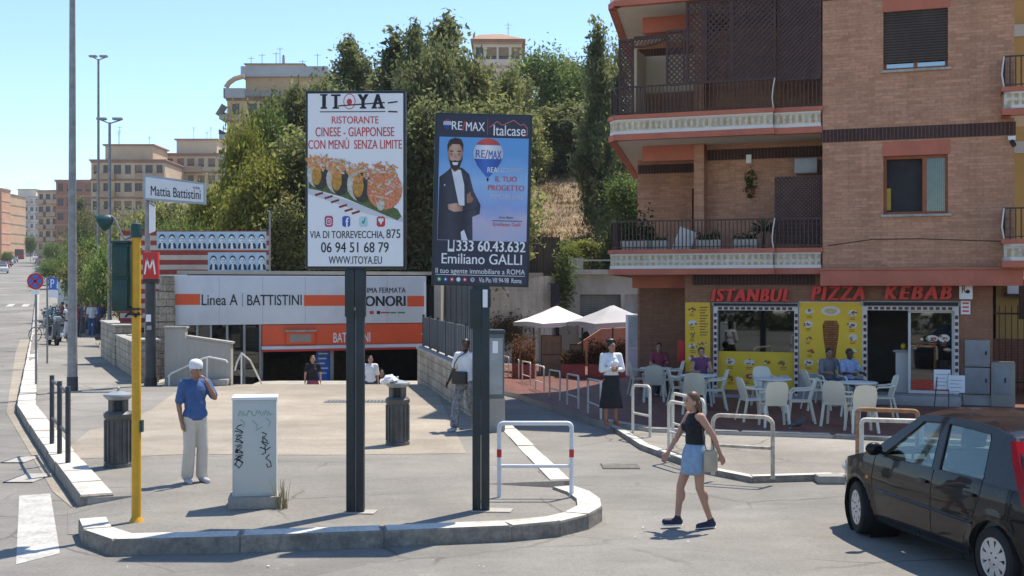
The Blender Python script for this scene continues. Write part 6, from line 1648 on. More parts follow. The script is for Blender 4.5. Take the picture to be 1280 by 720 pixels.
# pigeon on the terrace
p = gt(998, 537); PIG = mat('pigeon_grey', (0.06, 0.065, 0.075), 0.6, var=0.3, scale=20)
mb = MB(); mb.ball((0, 0, 0.11), (0.055, 0.10, 0.055), PIG, 8, Matrix.Rotation(0.3, 3, 'X')); mb.ball((0, 0.10, 0.19), (0.026, 0.03, 0.027), PIG, 6); mb.tube([(0, 0.07, 0.12), (0, 0.1, 0.19)], [0.045, 0.024], PIG, 8); mb.tube([(0, -0.07, 0.09), (0, -0.2, 0.065)], [0.04, 0.025], PIG, 6); mb.tube([(0, 0.12, 0.19), (0, 0.145, 0.185)], [0.008, 0.002], INK, 5)
for s in (-0.02, 0.02): mb.tube([(s, 0.0, 0.07), (s, 0.01, 0.0)], 0.006, RED, 5); mb.tube([(s, 0.01, 0.004), (s, 0.045, 0.002)], 0.006, RED, 4)
tag(mb.build('pigeon', loc=p), 'dark pigeon walking on the terrace tiles below the chairs', 'pigeon'); bpy.data.objects['pigeon'].rotation_euler = (0, 0, math.radians(-65))

# ------------------------------------------------------------------ parasols, planters and screens at the back of the terrace
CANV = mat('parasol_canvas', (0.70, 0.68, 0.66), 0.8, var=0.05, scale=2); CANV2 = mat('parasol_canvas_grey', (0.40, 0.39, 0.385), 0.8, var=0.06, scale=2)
def parasol(label, px, Y, s, m, tilt=0.0, base=-0.8, rz=0.6, apex=382):
    ztop = CAMH + (360 - apex) / FPX * Y - base
    t = thing('parasol', label, 'parasol', ((px - 640) / FPX * Y, Y, base), rz, 'square parasols at the back of the terrace')
    mb = MB(); h = ztop - 0.60; i = mb.mi(m)
    n = 8; V = [mb.bm.verts.new((0, 0, ztop))]
    rings = []
    for f, sag in ((0.33, 0.035), (0.66, 0.04), (1.0, 0.0)):
        ring = []
        for k in range(32):
            a = k / 32 * 2 * math.pi; q = max(abs(math.cos(a)), abs(math.sin(a))); rr = s / q
            cx, cy = math.cos(a) * rr * f, math.sin(a) * rr * f
            dip = 0.06 * f * (1 - (q - 0.7071) / 0.2929) * 0.0 - 0.05 * f * (q - 0.7071) / 0.2929
            ring.append(mb.bm.verts.new((cx, cy, ztop - (ztop - h) * f - sag - dip - 0.05 * f)))
        rings.append(ring)
    for k in range(32): mb.bm.faces.new((V[0], rings[0][k], rings[0][(k + 1) % 32]))
    low = [mb.bm.verts.new(v.co + Vector((0, 0, -0.16 - 0.03 * math.sin(k * 2.4)))) for k, v in enumerate(rings[-1])]
    rings.append(low)
    for A, B in zip(rings, rings[1:]):
        for k in range(32): mb.bm.faces.new((A[k], B[k], B[(k + 1) % 32], A[(k + 1) % 32]))
    mb.build('canopy', t, ang=50)
    mb = MB(); mb.tube([(0, 0, 0), (0, 0, ztop + 0.08)], 0.03, DARKGREY, 10); po = mb.build('pole', t)
    mb = MB(); mb.lathe([(0.32, 0), (0.3, 0.07), (0.06, 0.1), (0.05, 0.3)], DARKGREY, n=16); mb.build('base', t)
    for k in range(8):
        a = k * math.pi / 4; rr = s / max(abs(math.cos(a)), abs(math.sin(a))) * 0.95
        mb = MB(); mb.tube([(0, 0, ztop - 0.08), (math.cos(a) * rr, math.sin(a) * rr, h - 0.1)], 0.01, DARKGREY, 5); mb.build('rib', t)
    return t
parasol('white square parasol on the left before the retaining wall', 696, 46.0, 1.25, CANV, base=-0.78, rz=0.45)
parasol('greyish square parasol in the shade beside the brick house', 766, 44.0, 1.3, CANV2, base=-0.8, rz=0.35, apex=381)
for px, lab in ((667, 'thin dark post under the left edge of the white parasol'), (674.5, 'pale wooden post behind the white parasol'), (728, 'dark post between the two parasols')):
    Y = 45.2; mb = MB(); mb.box(-0.035, 0.035, -0.035, 0.035, 0, 1.75, DARKGREY if px != 674.5 else TRAV); tag(mb.build('terrace_post', loc=((px - 640) / FPX * Y, Y, -0.74)), lab, 'post')
PLRED = mat('planter_red', (0.26, 0.06, 0.06), 0.6, var=0.2, scale=2); HEDGE = mat_leaf('leaf_rust', (0.09, 0.035, 0.015), (0.17, 0.07, 0.028), (0.26, 0.13, 0.05)); HEDGB = mat_leaf('leaf_brown', (0.05, 0.03, 0.014), (0.10, 0.06, 0.025), (0.17, 0.11, 0.05))
pl = [(640, 669, 430, 470, 'red planter with tall rust coloured shrubs at the left end of the terrace', 1.15, HEDGE), (701, 731, 440, 470, 'red planter with low brown plants between the parasol posts', 0.55, HEDGB), (735, 762, 430, 471, 'red planter with tall brown hedge before the white scooters', 0.95, HEDGB), (764, 786, 430, 471, 'red planter with dark hedge beside the white door', 0.95, HEDGB)]
for i, (a, b, t0, bt, lab, hh, m) in enumerate(pl):
    Y = 43.5 - 0.5 * (i == 0); x0, x1 = (a - 640) / FPX * Y, (b - 640) / FPX * Y
    t = thing('planter', lab, 'planter', ((x0 + x1) / 2, Y, -0.72), 0, 'red planters closing the terrace'); w = (x1 - x0) / 2
    mb = MB(); mb.box(-w, w, -0.22, 0.22, 0, 0.48, PLRED, bev=0.015); mb.build('trough', t)
    g = np.random.default_rng(30 + i); n = 1300; zz = 0.48 + g.beta(1.2, 1.6, n) * hh * (0.6 + 0.4 * np.sin(np.linspace(0, 40, n)) ** 2)
    leafmesh('foliage', np.stack([g.uniform(-w, w, n), g.normal(0, .16, n), zz], 1), 0.06, m, t, aspect=3, seed=i)
    mb = MB()
    for k in range(9): mb.tube([(-w * .9 + 1.8 * w * k / 8, 0, 0.4), (-w * .9 + 1.8 * w * k / 8 + 0.05, 0.03, 0.48 + hh * 0.7)], 0.008, IRON, 4)
    mb.build('stems', t)
CANE = mat('cane_screen', (0.24, 0.17, 0.11), 0.8, var=0.25, scale=4)
Y = 44.8
for a, b, t0, lab in ((676, 702, 419, 'brown cane screen panel under the white parasol'), (712, 728, 430, 'pale cane screen panel right of the white parasol pole')):
    x0, x1 = (a - 640) / FPX * Y, (b - 640) / FPX * Y; t = thing('cane_screen', lab, 'screen', (x0, Y, -0.74)); H = CAMH + (360 - t0) / FPX * Y + 0.74
    mb = MB(); mb.box(0.03, x1 - x0 - 0.03, -0.01, 0.01, 0.1, H - 0.03, CANE); mb.build('cane_panel', t)
    mb = MB(); mb.box(0, 0.03, -0.02, 0.02, 0, H, WOODD); mb.box(x1 - x0 - 0.03, x1 - x0, -0.02, 0.02, 0, H, WOODD); mb.box(0.03, x1 - x0 - 0.03, -0.02, 0.02, H - 0.03, H, WOODD); mb.box(0.03, x1 - x0 - 0.03, -0.02, 0.02, H * 0.5, H * 0.5 + 0.03, WOODD); mb.build('frame', t)
# terracotta ramp wall behind the parasols
Y = 50.0; a = at(718, 430, Y); b = at(752, 408, Y)
mb = MB(); mb.plate([(0, -2), (b.x - a.x + 2.2, -2), (b.x - a.x + 2.2, b.z - a.z + 0.1), (b.x - a.x, b.z - a.z), (0, 0)], 0, 0.3, mat('ramp_terracotta', (0.42, 0.20, 0.12), 0.85, var=0.15)); tag(mb.build('ramp_wall', loc=(a.x, Y, a.z - 0.1)), 'sloping terracotta ramp wall between the two parasols', 'wall')
t = thing('cold_cabinet', 'tall white glass fronted door cabinet at the corner of the brick house', 'cabinet', (at(784, 0, 36).x, 36.0, zg(3.6, 36) + 0.13), 0)
H = CAMH + (360 - 393) / FPX * 36 - (zg(3.6, 36) + 0.13); w = at(803, 0, 36).x - at(784, 0, 36).x
mb = MB(); mb.box(0, w, 0, 0.5, 0, H, PAPER, bev=0.02); mb.build('cabinet_body', t)
mb = MB(); mb.box(0.04, w - 0.04, -0.02, -0.003, H * 0.47, H - 0.06, mat('pale_glass', (0.45, 0.55, 0.58), 0.15)); mb.box(0.04, w - 0.04, -0.02, -0.003, 0.06, H * 0.45, PANEL); mb.build('door', t)
# ------------------------------------------------------------------ the black hatchback
def car_paint(name, col):
    m, t, b = new_mat(name)
    v = coords(t)
    b.inputs['Base Color'].default_value = (*col, 1)
    t.links.new(ramp(t, noise(t, v, 3.0, 6, 0.7), [(0.3, 0.22), (0.75, 0.4)]), b.inputs['Roughness'])
    dust = ramp(t, noise(t, v, 1.5, 6, 0.7), [(0.35, 0.0), (0.8, 0.012)])
    t.links.new(mixc(t, dust, col, (0.25, 0.22, 0.18)), b.inputs['Base Color'])
    b.inputs['Coat Weight'].default_value = 0.62; b.inputs['Coat Roughness'].default_value = 0.02; b.inputs['Coat IOR'].default_value = 1.45
    b.inputs['Specular IOR Level'].default_value = 0.08
    MATS[name] = m; return m
CARP = car_paint('car_black', (0.003, 0.0035, 0.006)); RUBBER = mat('tyre_rubber', (0.018, 0.018, 0.018), 0.85, var=0.3, scale=10, grain=0.3); RIMS = mat('hubcap_silver', (0.50, 0.51, 0.52), 0.35, metal=0.5, var=0.08); CGLASS = mat_glass('car_glass', (0.70, 0.80, 0.78), refl=0.07, see=0.95); TRIM = mat('car_trim', (0.012, 0.012, 0.012), 0.6, var=0.3); CABIN = mat('car_cabin_cloth', (0.13, 0.135, 0.14), 0.85, var=0.2, scale=8); TAIL = mat('tail_lamp_red', (0.55, 0.012, 0.02), 0.12, var=0.1); LAMPC = mat('head_lamp_clear', (0.6, 0.62, 0.64), 0.1)
def lerp_tab(tab, x):
    for (a, va), (b, vb) in zip(tab, tab[1:]):
        if a <= x <= b:
            t = (x - a) / (b - a); t = t * t * (3 - 2 * t) * 0.35 + t * 0.65
            return va + (vb - va) * t
    return tab[0][1] if x < tab[0][0] else tab[-1][1]
def build_car(t):
    WID = [(-1.86, 0.56), (-1.82, 0.66), (-1.7, 0.745), (-1.4, 0.80), (-0.9, 0.822), (0.5, 0.822), (1.1, 0.81), (1.5, 0.765), (1.75, 0.67), (1.88, 0.53), (1.93, 0.36)]
    TOP = [(-1.86, 0.62), (-1.84, 0.80), (-1.76, 0.93), (-1.5, 0.962), (-0.9, 0.95), (0.3, 0.925), (0.95, 0.905), (1.2, 0.875), (1.55, 0.80), (1.78, 0.71), (1.88, 0.62), (1.93, 0.5)]
    BOT = [(-1.86, 0.36), (-1.75, 0.27), (-1.5, 0.24), (-0.9, 0.21), (0.9, 0.20), (1.5, 0.20), (1.8, 0.22), (1.93, 0.30)]
    FZ = [(0.18, 0.90), (0.28, 0.965), (0.42, 0.99), (0.56, 1.0), (0.68, 1.0), (0.80, 0.982), (0.90, 0.955), (0.97, 0.925)]
    AX = (1.23, -1.23); RA = 0.345; NL = 12; NC = 6
    st = sorted(set([round(-1.86 + 0.03 * k, 3) for k in range(int(3.79 / 0.03) + 1)] + [1.93, 1.91, -1.85, -1.84]))
    mb = MB(); i = mb.mi(CARP); rings = []
    for x in st:
        w = lerp_tab(WID, x); zt = lerp_tab(TOP, x); zb = lerp_tab(BOT, x)
        for a in AX:
            if abs(x - a) < RA: zb = max(zb, 0.275 + math.sqrt(RA * RA - (x - a) ** 2))
        half = []
        for k in range(NL + 1):
            z = zb + (zt - zb) * k / NL; f = lerp_tab(FZ, z)
            # flared lips round the wheels
            fl = 0.0
            for a in AX:
                dd = math.hypot(x - a, z - 0.275)
                if RA <= dd < RA + 0.09: fl = max(fl, 0.014 * (1 - (dd - RA) / 0.09))
            half.append((w * f + fl, z))
        hood = sstep(0.7, 1.25, x) * (1 - sstep(1.6, 1.93, x)) * 0.055 + 0.012
        ytop = half[-1][0]
        for k in range(1, NC + 1):
            s = 1 - k / NC; half.append((ytop * s, zt + hood * (1 - s * s) + 0.012 * math.sin(k / NC * 3.14)))
        ring = [mb.bm.verts.new((x, y, z)) for y, z in half] + [mb.bm.verts.new((x, -y, z)) for y, z in half[-2::-1]]
        rings.append(ring)
    for A, B in zip(rings, rings[1:]):
        xa = (A[0].co.x + B[0].co.x) / 2
        for k in range(len(A) - 1):
            if -1.45 < xa < 0.93 and NL + 1 <= k < len(A) - NL - 2: continue      # open under the cabin
            f = mb.bm.faces.new((A[k], A[k + 1], B[k + 1], B[k])); f.material_index = i
    for R in (rings[0][::-1], rings[-1]):
        f = mb.bm.faces.new(R); f.material_index = i
    mb.bm.normal_update(); bmesh.ops.recalc_face_normals(mb.bm, faces=mb.bm.faces)
    # roof and pillars belong to the shell
    def ys(z): return 0.772 - (z - 0.92) * 0.33
    edge = [(0.24, 1.392), (0.0, 1.418), (-0.3, 1.432), (-0.7, 1.432), (-1.0, 1.412), (-1.25, 1.375), (-1.31, 1.35)]
    prev = None
    for x, z in edge:
        y0 = ys(z) - 0.01; row = [mb.bm.verts.new((x + 0.10 * (1 - (q / 6) ** 2) * (1 if x > 0.1 else 0) - (0.06 * (1 - (q / 6) ** 2) if x < -1.2 else 0), y0 * q / 6, z + 0.065 * (1 - (q / 6) ** 2))) for q in range(-6, 7)]
        if prev:
            for k in range(12): f = mb.bm.faces.new((prev[k], prev[k + 1], row[k + 1], row[k])); f.material_index = i
        prev = row
    pil = [[(1.03, 0.90), (0.24, 1.395), (0.0, 1.42), (0.15, 1.345), (0.70, 0.955), (0.70, 0.90)],
           [(0.0, 1.42), (-0.3, 1.434), (-0.7, 1.434), (-1.0, 1.414), (-0.95, 1.352), (-0.62, 1.366), (-0.28, 1.37), (-0.16, 1.368), (0.15, 1.345)],
           [(-0.16, 1.368), (-0.28, 1.37), (-0.33, 0.92), (-0.21, 0.92)],
           [(-1.0, 1.414), (-1.31, 1.36), (-1.46, 1.2), (-1.70, 0.93), (-1.02, 0.93), (-1.03, 0.985), (-0.98, 1.30), (-0.95, 1.352)]]
    for sgn in (1, -1):
        for p in pil:
            A = [Vector((x, sgn * (ys(z) + (0.0)), z)) for x, z in p]; B = [v - Vector((0, sgn * 0.035, 0)) for v in A]
            if sgn < 0: A, B = A[::-1], B[::-1]
            mb.loft2(B, A, CARP)
    mb.build('body', t, ang=50)
    # glass
    for sgn in (1, -1):
        for p in ([(0.70, 0.925), (0.15, 1.345), (-0.16, 1.368), (-0.21, 0.925)], [(-0.33, 0.925), (-0.28, 1.37), (-0.62, 1.366), (-0.95, 1.352), (-0.98, 1.30), (-1.03, 0.985), (-1.02, 0.925)]):
            A = [Vector((x, sgn * (ys(z) - 0.012), z)) for x, z in p]; B = [v - Vector((0, sgn * 0.004, 0)) for v in A]
            if sgn < 0: A, B = A[::-1], B[::-1]
            g = MB(); g.loft2(B, A, CGLASS); w = g.build('side_window', t)
            g = MB()
            for q, r_ in zip(A, A[1:] + A[:1]): g.bar(q * 1.0 + Vector((0, sgn * 0.008, 0)), r_ + Vector((0, sgn * 0.008, 0)), 0.016, 0.010, TRIM)
            g.build('window_seal', w)
    for nm, lo, hi, bul in (('windscreen', (0.99, 0.915), (0.25, 1.39), 0.10), ('rear_window', (-1.71, 0.94), (-1.31, 1.36), -0.06)):
        g = MB(); i2 = g.mi(CGLASS); rows = []
        for k in range(5):
            f = k / 4; x = lo[0] + (hi[0] - lo[0]) * f; z = lo[1] + (hi[1] - lo[1]) * f
            y0 = ys(z) - 0.015; rows.append([g.bm.verts.new((x + bul * (1 - (q / 4) ** 2), y0 * q / 4, z + 0.045 * f * (1 - (q / 4) ** 2))) for q in range(-4, 5)])
        for A, B in zip(rows, rows[1:]):
            for k in range(8): f = g.bm.faces.new((A[k], A[k + 1], B[k + 1], B[k])); f.material_index = i2
        g.build(nm, t)
    # rubbing lines, gaps, handles, mirror, lamps, bumper trim
    def sidey(x, z): return lerp_tab(WID, x) * lerp_tab(FZ, z)
    for sgn in (1, -1):
        g = MB()
        for pts in ([(0.86, 0.90), (0.88, 0.7), (0.86, 0.45), (0.80, 0.24)], [(-0.25, 0.925), (-0.26, 0.6), (-0.24, 0.23)], [(-1.03, 0.93), (-1.02, 0.78), (-0.92, 0.55), (-0.80, 0.4), (-0.76, 0.24)], [(0.80, 0.245), (0.3, 0.235), (-0.24, 0.235), (-0.76, 0.245)]):
            P_ = []
            for (a, b), (c, d) in zip(pts, pts[1:]):
                for k in range(5): x, z = a + (c - a) * k / 5, b + (d - b) * k / 5; P_.append((x, sgn * (sidey(x, z) + 0.0), z))
            x, z = pts[-1]; P_.append((x, sgn * sidey(x, z), z)); g.tube(P_, 0.0042, TRIM, 5)
        g.build('panel_gap', t)
        g = MB(); g.tube([(x, sgn * (sidey(x, 0.56) + 0.006), 0.555 + 0.004 * x) for x in (0.84, 0.5, 0.1, -0.3, -0.7, -0.95)], 0.012, CARP, 6); g.build('rubbing_strip', t)
        for x in (-0.12, -0.90):
            g = MB(); y = sidey(x, 0.80); g.box(x - 0.075, x + 0.075, sgn * y - 0.012, sgn * y + 0.028, 0.785, 0.815, TRIM if False else CARP, bev=0.01); g.build('door_handle', t)
        g = MB(); g.ball((0.70, sgn * 0.885, 1.0), (0.055, 0.095, 0.07), CARP, 8); g.bar((0.72, sgn * 0.76, 0.945), (0.70, sgn * 0.84, 0.975), 0.05, 0.03, TRIM); g.build('wing_mirror', t)
        g = MB(); y = sidey(0.98, 0.66); g.ball((0.98, sgn * y, 0.66), (0.035, 0.012, 0.018), mat('indicator_orange', (0.6, 0.2, 0.02), 0.2), 6); g.build('side_indicator', t)
        g = MB(); pth = [(-1.31, sgn * 0.645, 1.335), (-1.44, sgn * 0.705, 1.16), (-1.60, sgn * 0.755, 0.97), (-1.70, sgn * 0.75, 0.78)]
        i2 = g.mi(TAIL); A = [(Vector(p) + Vector((0.02 + 0.02 * k, sgn * 0.022, 0)), Vector(p) + Vector((-0.035, sgn * (0.012 - 0.01 * k), 0)), Vector(p) + Vector((-0.055, sgn * (-0.06 - 0.02 * k), 0.0))) for k, p in enumerate(pth)]
        V = [[g.bm.verts.new(v) for v in R] for R in A]
        for R, S in zip(V, V[1:]):
            for k in range(2): f = g.bm.faces.new((R[k], R[k + 1], S[k + 1], S[k]) if sgn < 0 else (R[k + 1], R[k], S[k], S[k + 1])); f.material_index = i2
        bmesh.ops.solidify(g.bm, geom=g.bm.faces[:], thickness=0.012)
        for f in g.bm.faces: f.material_index = i2
        g.build('tail_lamp', t)
        g = MB(); g.ball((1.70, sgn * 0.56, 0.66), (0.16, 0.15, 0.08), LAMPC, 8); g.build('headlamp', t)
    g = MB(); g.tube([(1.86 - 0.9 * (q / 5) ** 4 * 0.3, 0.66 * q / 5, 0.36) for q in range(-5, 6)], 0.045, TRIM, 8); g.build('bumper_grille', t)
    g = MB(); g.box(-1.7, 1.75, -0.6, 0.6, 0.19, 0.30, TRIM); g.build('underbody', t)
    g = MB(); g.box(-0.2, 0.5, -0.62, 0.62, 0.3, 0.33, CABIN); g.box(0.62, 0.98, -0.68, 0.68, 0.55, 0.90, CABIN, bev=0.05); g.box(-1.45, 0.9, -0.7, -0.66, 0.3, 0.9, CABIN); g.box(-1.45, 0.9, 0.66, 0.7, 0.3, 0.9, CABIN); g.box(-1.75, -1.3, -0.62, 0.62, 0.3, 0.88, CABIN); g.build('cabin', t)
    for y in (0.36, -0.36):
        g = MB(); Mx = Matrix.Translation((-0.12, y, 0.55)) @ Matrix.Rotation(math.radians(-14), 4, 'Y')
        g.box(-0.06, 0.08, -0.24, 0.24, -0.2, 0.55, CABIN, Mx, bev=0.05); g.box(-0.03, 0.06, -0.12, 0.12, 0.60, 0.80, CABIN, Mx, bev=0.035); g.box(-0.05, 0.5, -0.24, 0.24, 0.42, 0.58, CABIN, bev=0.05) if False else g.box(-0.1, 0.42, y - 0.24, y + 0.24, 0.42, 0.58, CABIN, bev=0.04); g.build('front_seat', t)
    g = MB(); Mx = Matrix.Translation((-1.05, 0, 0.5)) @ Matrix.Rotation(math.radians(-16), 4, 'Y'); g.box(-0.06, 0.08, -0.6, 0.6, -0.15, 0.5, CABIN, Mx, bev=0.05)
    for y in (-0.35, 0.35): g.box(-0.03, 0.06, y - 0.12, y + 0.12, 0.52, 0.68, CABIN, Mx, bev=0.03)
    g.build('rear_seat', t)
    g = MB(); Mx = Matrix.Translation((0.52, 0.36, 0.88)) @ Matrix.Rotation(math.radians(-62), 4, 'Y'); g.tube([Mx @ Vector((0.18 * math.cos(a), 0.18 * math.sin(a), 0)) for a in (k * math.pi / 12 for k in range(24))], 0.014, TRIM, 6, closed=True); g.bar(Mx @ Vector((-0.17, 0, 0)), Mx @ Vector((0.17, 0, 0)), 0.04, 0.02, TRIM); g.build('steering_wheel', t)
    for ax, steer in ((1.23, -13), (-1.23, 0)):
        for sgn in (1, -1):
            w = bpy.data.objects.new('wheel', None)
            Mx = Matrix.Translation((ax, sgn * 0.72, 0.285)) @ Matrix.Rotation(math.radians(steer), 4, 'Z') @ Matrix.Rotation(math.radians(-90 * sgn), 4, 'X')
            g = MB(); g.lathe([(0.18, -0.085), (0.255, -0.085), (0.278, -0.07), (0.285, -0.03), (0.285, 0.03), (0.278, 0.07), (0.255, 0.087), (0.19, 0.08), (0.178, 0.06)], RUBBER, n=36, M=Mx, cap=False)
            g.lathe([(0.172, 0.02), (0.02, 0.02)], TRIM, n=28, M=Mx); tyre = g.build('wheel', t)
            g = MB(); g.lathe([(0.188, 0.072), (0.186, 0.08), (0.165, 0.078), (0.16, 0.06)], RIMS, n=36, M=Mx, cap=False)
            g.lathe([(0.085, 0.062), (0.08, 0.078), (0.03, 0.084), (0.001, 0.085)], RIMS, n=24, M=Mx, cap=False)
            for k in range(9):
                a = 2 * math.pi * k / 9; R2 = Mx @ Matrix.Rotation(a, 4, 'Z')
                V = [R2 @ Vector(p) for p in ((0.075, -0.032, 0.077), (0.172, -0.038, 0.077), (0.172, 0.038, 0.077), (0.075, 0.032, 0.077))]
                U = [R2 @ Vector(p) for p in ((0.075, -0.028, 0.06), (0.172, -0.034, 0.06), (0.172, 0.034, 0.06), (0.075, 0.028, 0.06))]
                g.loft2(U, V, RIMS)
            for k in range(4): a = k * math.pi / 2 + 0.4; g.ball(Mx @ Vector((0.05 * math.cos(a), 0.05 * math.sin(a), 0.083)), 0.009, TRIM, 4)
            g.build('hubcap', tyre)
            bpy.data.objects.remove(w)
            # dark well
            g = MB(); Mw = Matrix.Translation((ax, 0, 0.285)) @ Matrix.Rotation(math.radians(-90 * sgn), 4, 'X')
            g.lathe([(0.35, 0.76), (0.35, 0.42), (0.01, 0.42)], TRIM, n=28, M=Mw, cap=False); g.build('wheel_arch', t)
cdir = Vector((-0.194, 0.981)); cmid = Vector((3.765, 11.05)); cl = Vector((-cdir.y, cdir.x))
cpos = cmid - cl * 0.71
car = thing('parked_car', 'black five door hatchback turning in at the right front corner', 'car', (cpos.x, cpos.y, 0.004), math.atan2(cdir.y, cdir.x))
build_car(car); car.scale = (.96, .93, .93)
# ------------------------------------------------------------------ people: one continuous body each, clothes and hair as its children
def organic(name, caps, balls, m, voxel, parent=None, cuts=(), smooth=5, target=None):
    """joins tapered limbs and rounded masses into one skin (voxel remesh), then smooths it"""
    mb = MB()
    for p0, r0, p1, r1 in caps:
        p0, p1 = Vector(p0), Vector(p1); d = p1 - p0
        n = max(2, int(d.length / 0.05))
        q = [p0 + d * k / n for k in range(n + 1)]; rr = [r0 + (r1 - r0) * k / n for k in range(n + 1)]
        mb.tube(q, rr, m, 12); mb.ball(p0, r0, m, 6); mb.ball(p1, r1, m, 6)
    for b in balls:
        mb.ball(b[0], b[1], m, 9, b[2] if len(b) > 2 else None)
    o = mb.build(name)
    md = o.modifiers.new('r', 'REMESH'); md.mode = 'VOXEL'; md.voxel_size = voxel; md.use_smooth_shade = True
    ms = o.modifiers.new('s', 'SMOOTH'); ms.factor = 0.5; ms.iterations = smooth
    bpy.context.view_layer.update()
    me = bpy.data.meshes.new_from_object(o.evaluated_get(bpy.context.evaluated_depsgraph_get()))
    old = o.data; o.modifiers.clear(); o.data = me; bpy.data.meshes.remove(old)
    if cuts:
        bm = bmesh.new(); bm.from_mesh(me)
        for co, no in cuts:
            bmesh.ops.bisect_plane(bm, geom=bm.verts[:] + bm.edges[:] + bm.faces[:], plane_co=co, plane_no=no, clear_outer=True)
        bm.to_mesh(me); bm.free()
    me.name = name
    if not me.materials: me.materials.append(m)
    for p in me.polygons: p.use_smooth = True
    if parent: o.parent = parent
    return o
SKIN = mat('skin', (0.46, 0.25, 0.17), 0.55, var=0.08, scale=9); SKIN_D = mat('skin_dark', (0.10, 0.05, 0.032), 0.5, var=0.1, scale=9); SKIN_T = mat('skin_tan', (0.33, 0.17, 0.105), 0.55, var=0.08, scale=9)
EYEM = mat('eye_dark', (0.02, 0.015, 0.012), 0.2); LIPM = mat('lip', (0.33, 0.11, 0.09), 0.5)
J0 = dict(pel=(0, 0, .95), chest=(0, 0, 1.26), neck=(0, .01, 1.44), head=(0, -.015, 1.585),
          shl=(.175, .01, 1.405), shr=(-.175, .01, 1.405), ell=(.225, .03, 1.125), elr=(-.225, .03, 1.125), wrl=(.235, -.03, .885), wrr=(-.235, -.03, .885),
          hil=(.088, 0, .92), hir=(-.088, 0, .92), knl=(.10, -.012, .50), knr=(-.10, -.012, .50), anl=(.105, .03, .085), anr=(-.105, .03, .085))
def person(label, loc, rz, H=1.72, pose=None, skin=SKIN, top=None, bottom=None, hair=None, shoes=None, group=None, vox=0.0105, female=False, yaw=0.0, cat='person', hair_len=0.0, hat=None, face=True, foot=None, curl=0.5, bare_arms=True):
    J = {k: Vector(v) for k, v in J0.items()}
    if pose:
        for k, v in pose.items(): J[k] = Vector(v)
    root = thing('person', label, cat, loc, rz, group); s = H / 1.72 * 0.89; root.scale = (s, s, s)
    wS = 0.92 if female else 1.0
    up = (J['chest'] - J['pel']).normalized()
    T = lambda k: J[k]
    fwd = Vector((math.sin(yaw), -math.cos(yaw), 0))            # where the face looks
    side = Vector((fwd.y, -fwd.x, 0)) * -1
    RH = Matrix.Rotation(yaw, 3, 'Z')
    caps, balls = [], []
    hd = J['head']
    waist = J['pel'].lerp(J['chest'], 0.5)
    balls += [(J['pel'], (.158, .105, .125)), (waist, (.128 * wS, .092, .17)), (J['chest'] + Vector((0, .0, .02)), (.158 * wS, .105, .17))]
    if female: balls += [(J['chest'] + Vector((.065, -.085, .0)), .06), (J['chest'] + Vector((-.065, -.085, .0)), .06)]
    caps += [(J['shl'] * 0.95 + J['chest'] * 0.05, .055, J['shr'] * 0.95 + J['chest'] * 0.05, .055), (J['neck'] - Vector((0, 0, .04)), .058, hd - Vector((0, -.015, .05)), .048)]
    balls += [(hd + Vector((0, 0, .02)), (.073, .092, .10), RH), (hd + fwd * .02 - Vector((0, 0, .055)), (.055, .065, .062), RH)]
    if face:
        caps += [(hd + fwd * .088 + Vector((0, 0, .015)), .009, hd + fwd * .104 - Vector((0, 0, .02)), .013)]
        balls += [(hd + side * .075 - Vector((0, 0, .005)), (.012, .022, .032), RH), (hd - side * .075 - Vector((0, 0, .005)), (.012, .022, .032), RH)]
    hands = []
    for q in 'lr':
        caps += [(T('sh' + q), .052, T('el' + q), .040), (T('el' + q), .040, T('wr' + q), .026)]
        f = (T('wr' + q) - T('el' + q)).normalized()
        balls.append((T('el' + q).lerp(T('wr' + q), .3), .040))
        sgn = 1 if q == 'l' else -1
        n = Vector((sgn, 0, 0)) if abs(f.x) < 0.8 else Vector((0, 0, 1))
        n = (n - f * n.dot(f)).normalized()           # back of the hand
        w = f.cross(n).normalized()
        if w.y > 0: w = -w                              # thumb side to the front
        pc = T('wr' + q) + f * .05
        for k in range(4): caps.append((T('wr' + q) + f * .01 + w * (.008 * (1.5 - k)), .017, T('wr' + q) + f * .085 + w * (.0195 * (1.5 - k)), .0125))
        for k, L in enumerate((.066, .075, .07, .054)):
            a = T('wr' + q) + f * .088 + w * (.0205 * (1.5 - k)); b = a + (f * (1 - .25 * curl) - n * .5 * curl).normalized() * L * .52; c = b + (f * (1 - .8 * curl) - n * 1.1 * curl).normalized() * L * .48
            caps += [(a, .0095, b, .009), (b, .009, c, .0075)]
        a = T('wr' + q) + f * .03 + w * .026; b = a + (f * .7 + w * .75).normalized() * .035; c = b + (f + w * .15 - n * .3).normalized() * .032
        caps += [(a, .013, b, .011), (b, .0105, c, .0085)]
        caps += [(T('hi' + q), .082, T('kn' + q), .054), (T('kn' + q), .052, T('an' + q), .036)]
        balls.append((T('kn' + q).lerp(T('an' + q), .28) + Vector((0, .018, 0)), (.052, .055, .10)))
        fd = Vector((foot[q] if foot and q in foot else (sgn * .12, -1, -.06))).normalized()
        caps += [(T('an' + q) - Vector((0, -.02, .045)), .036, T('an' + q) + fd * .16 - Vector((0, 0, .045)), .032)]
    body = organic('body', caps, balls, skin, vox, root)
    for f_ in ():
        pass
    if face:
        g = MB()
        for e in (1, -1): g.ball(hd + fwd * .083 + side * (.031 * e) + Vector((0, 0, .02)), (.012, .008, .008), EYEM, 5, RH)
        g.build('eyes', body)
        g = MB()
        for e in (1, -1): g.ball(hd + fwd * .087 + side * (.031 * e) + Vector((0, 0, .042)), (.019, .006, .005), hair[0] if hair else EYEM, 5, RH)
        g.build('eyebrows', body)
        g = MB(); g.ball(hd + fwd * .083 - Vector((0, 0, .058)), (.022, .009, .008), LIPM, 5, RH); g.build('mouth', body)
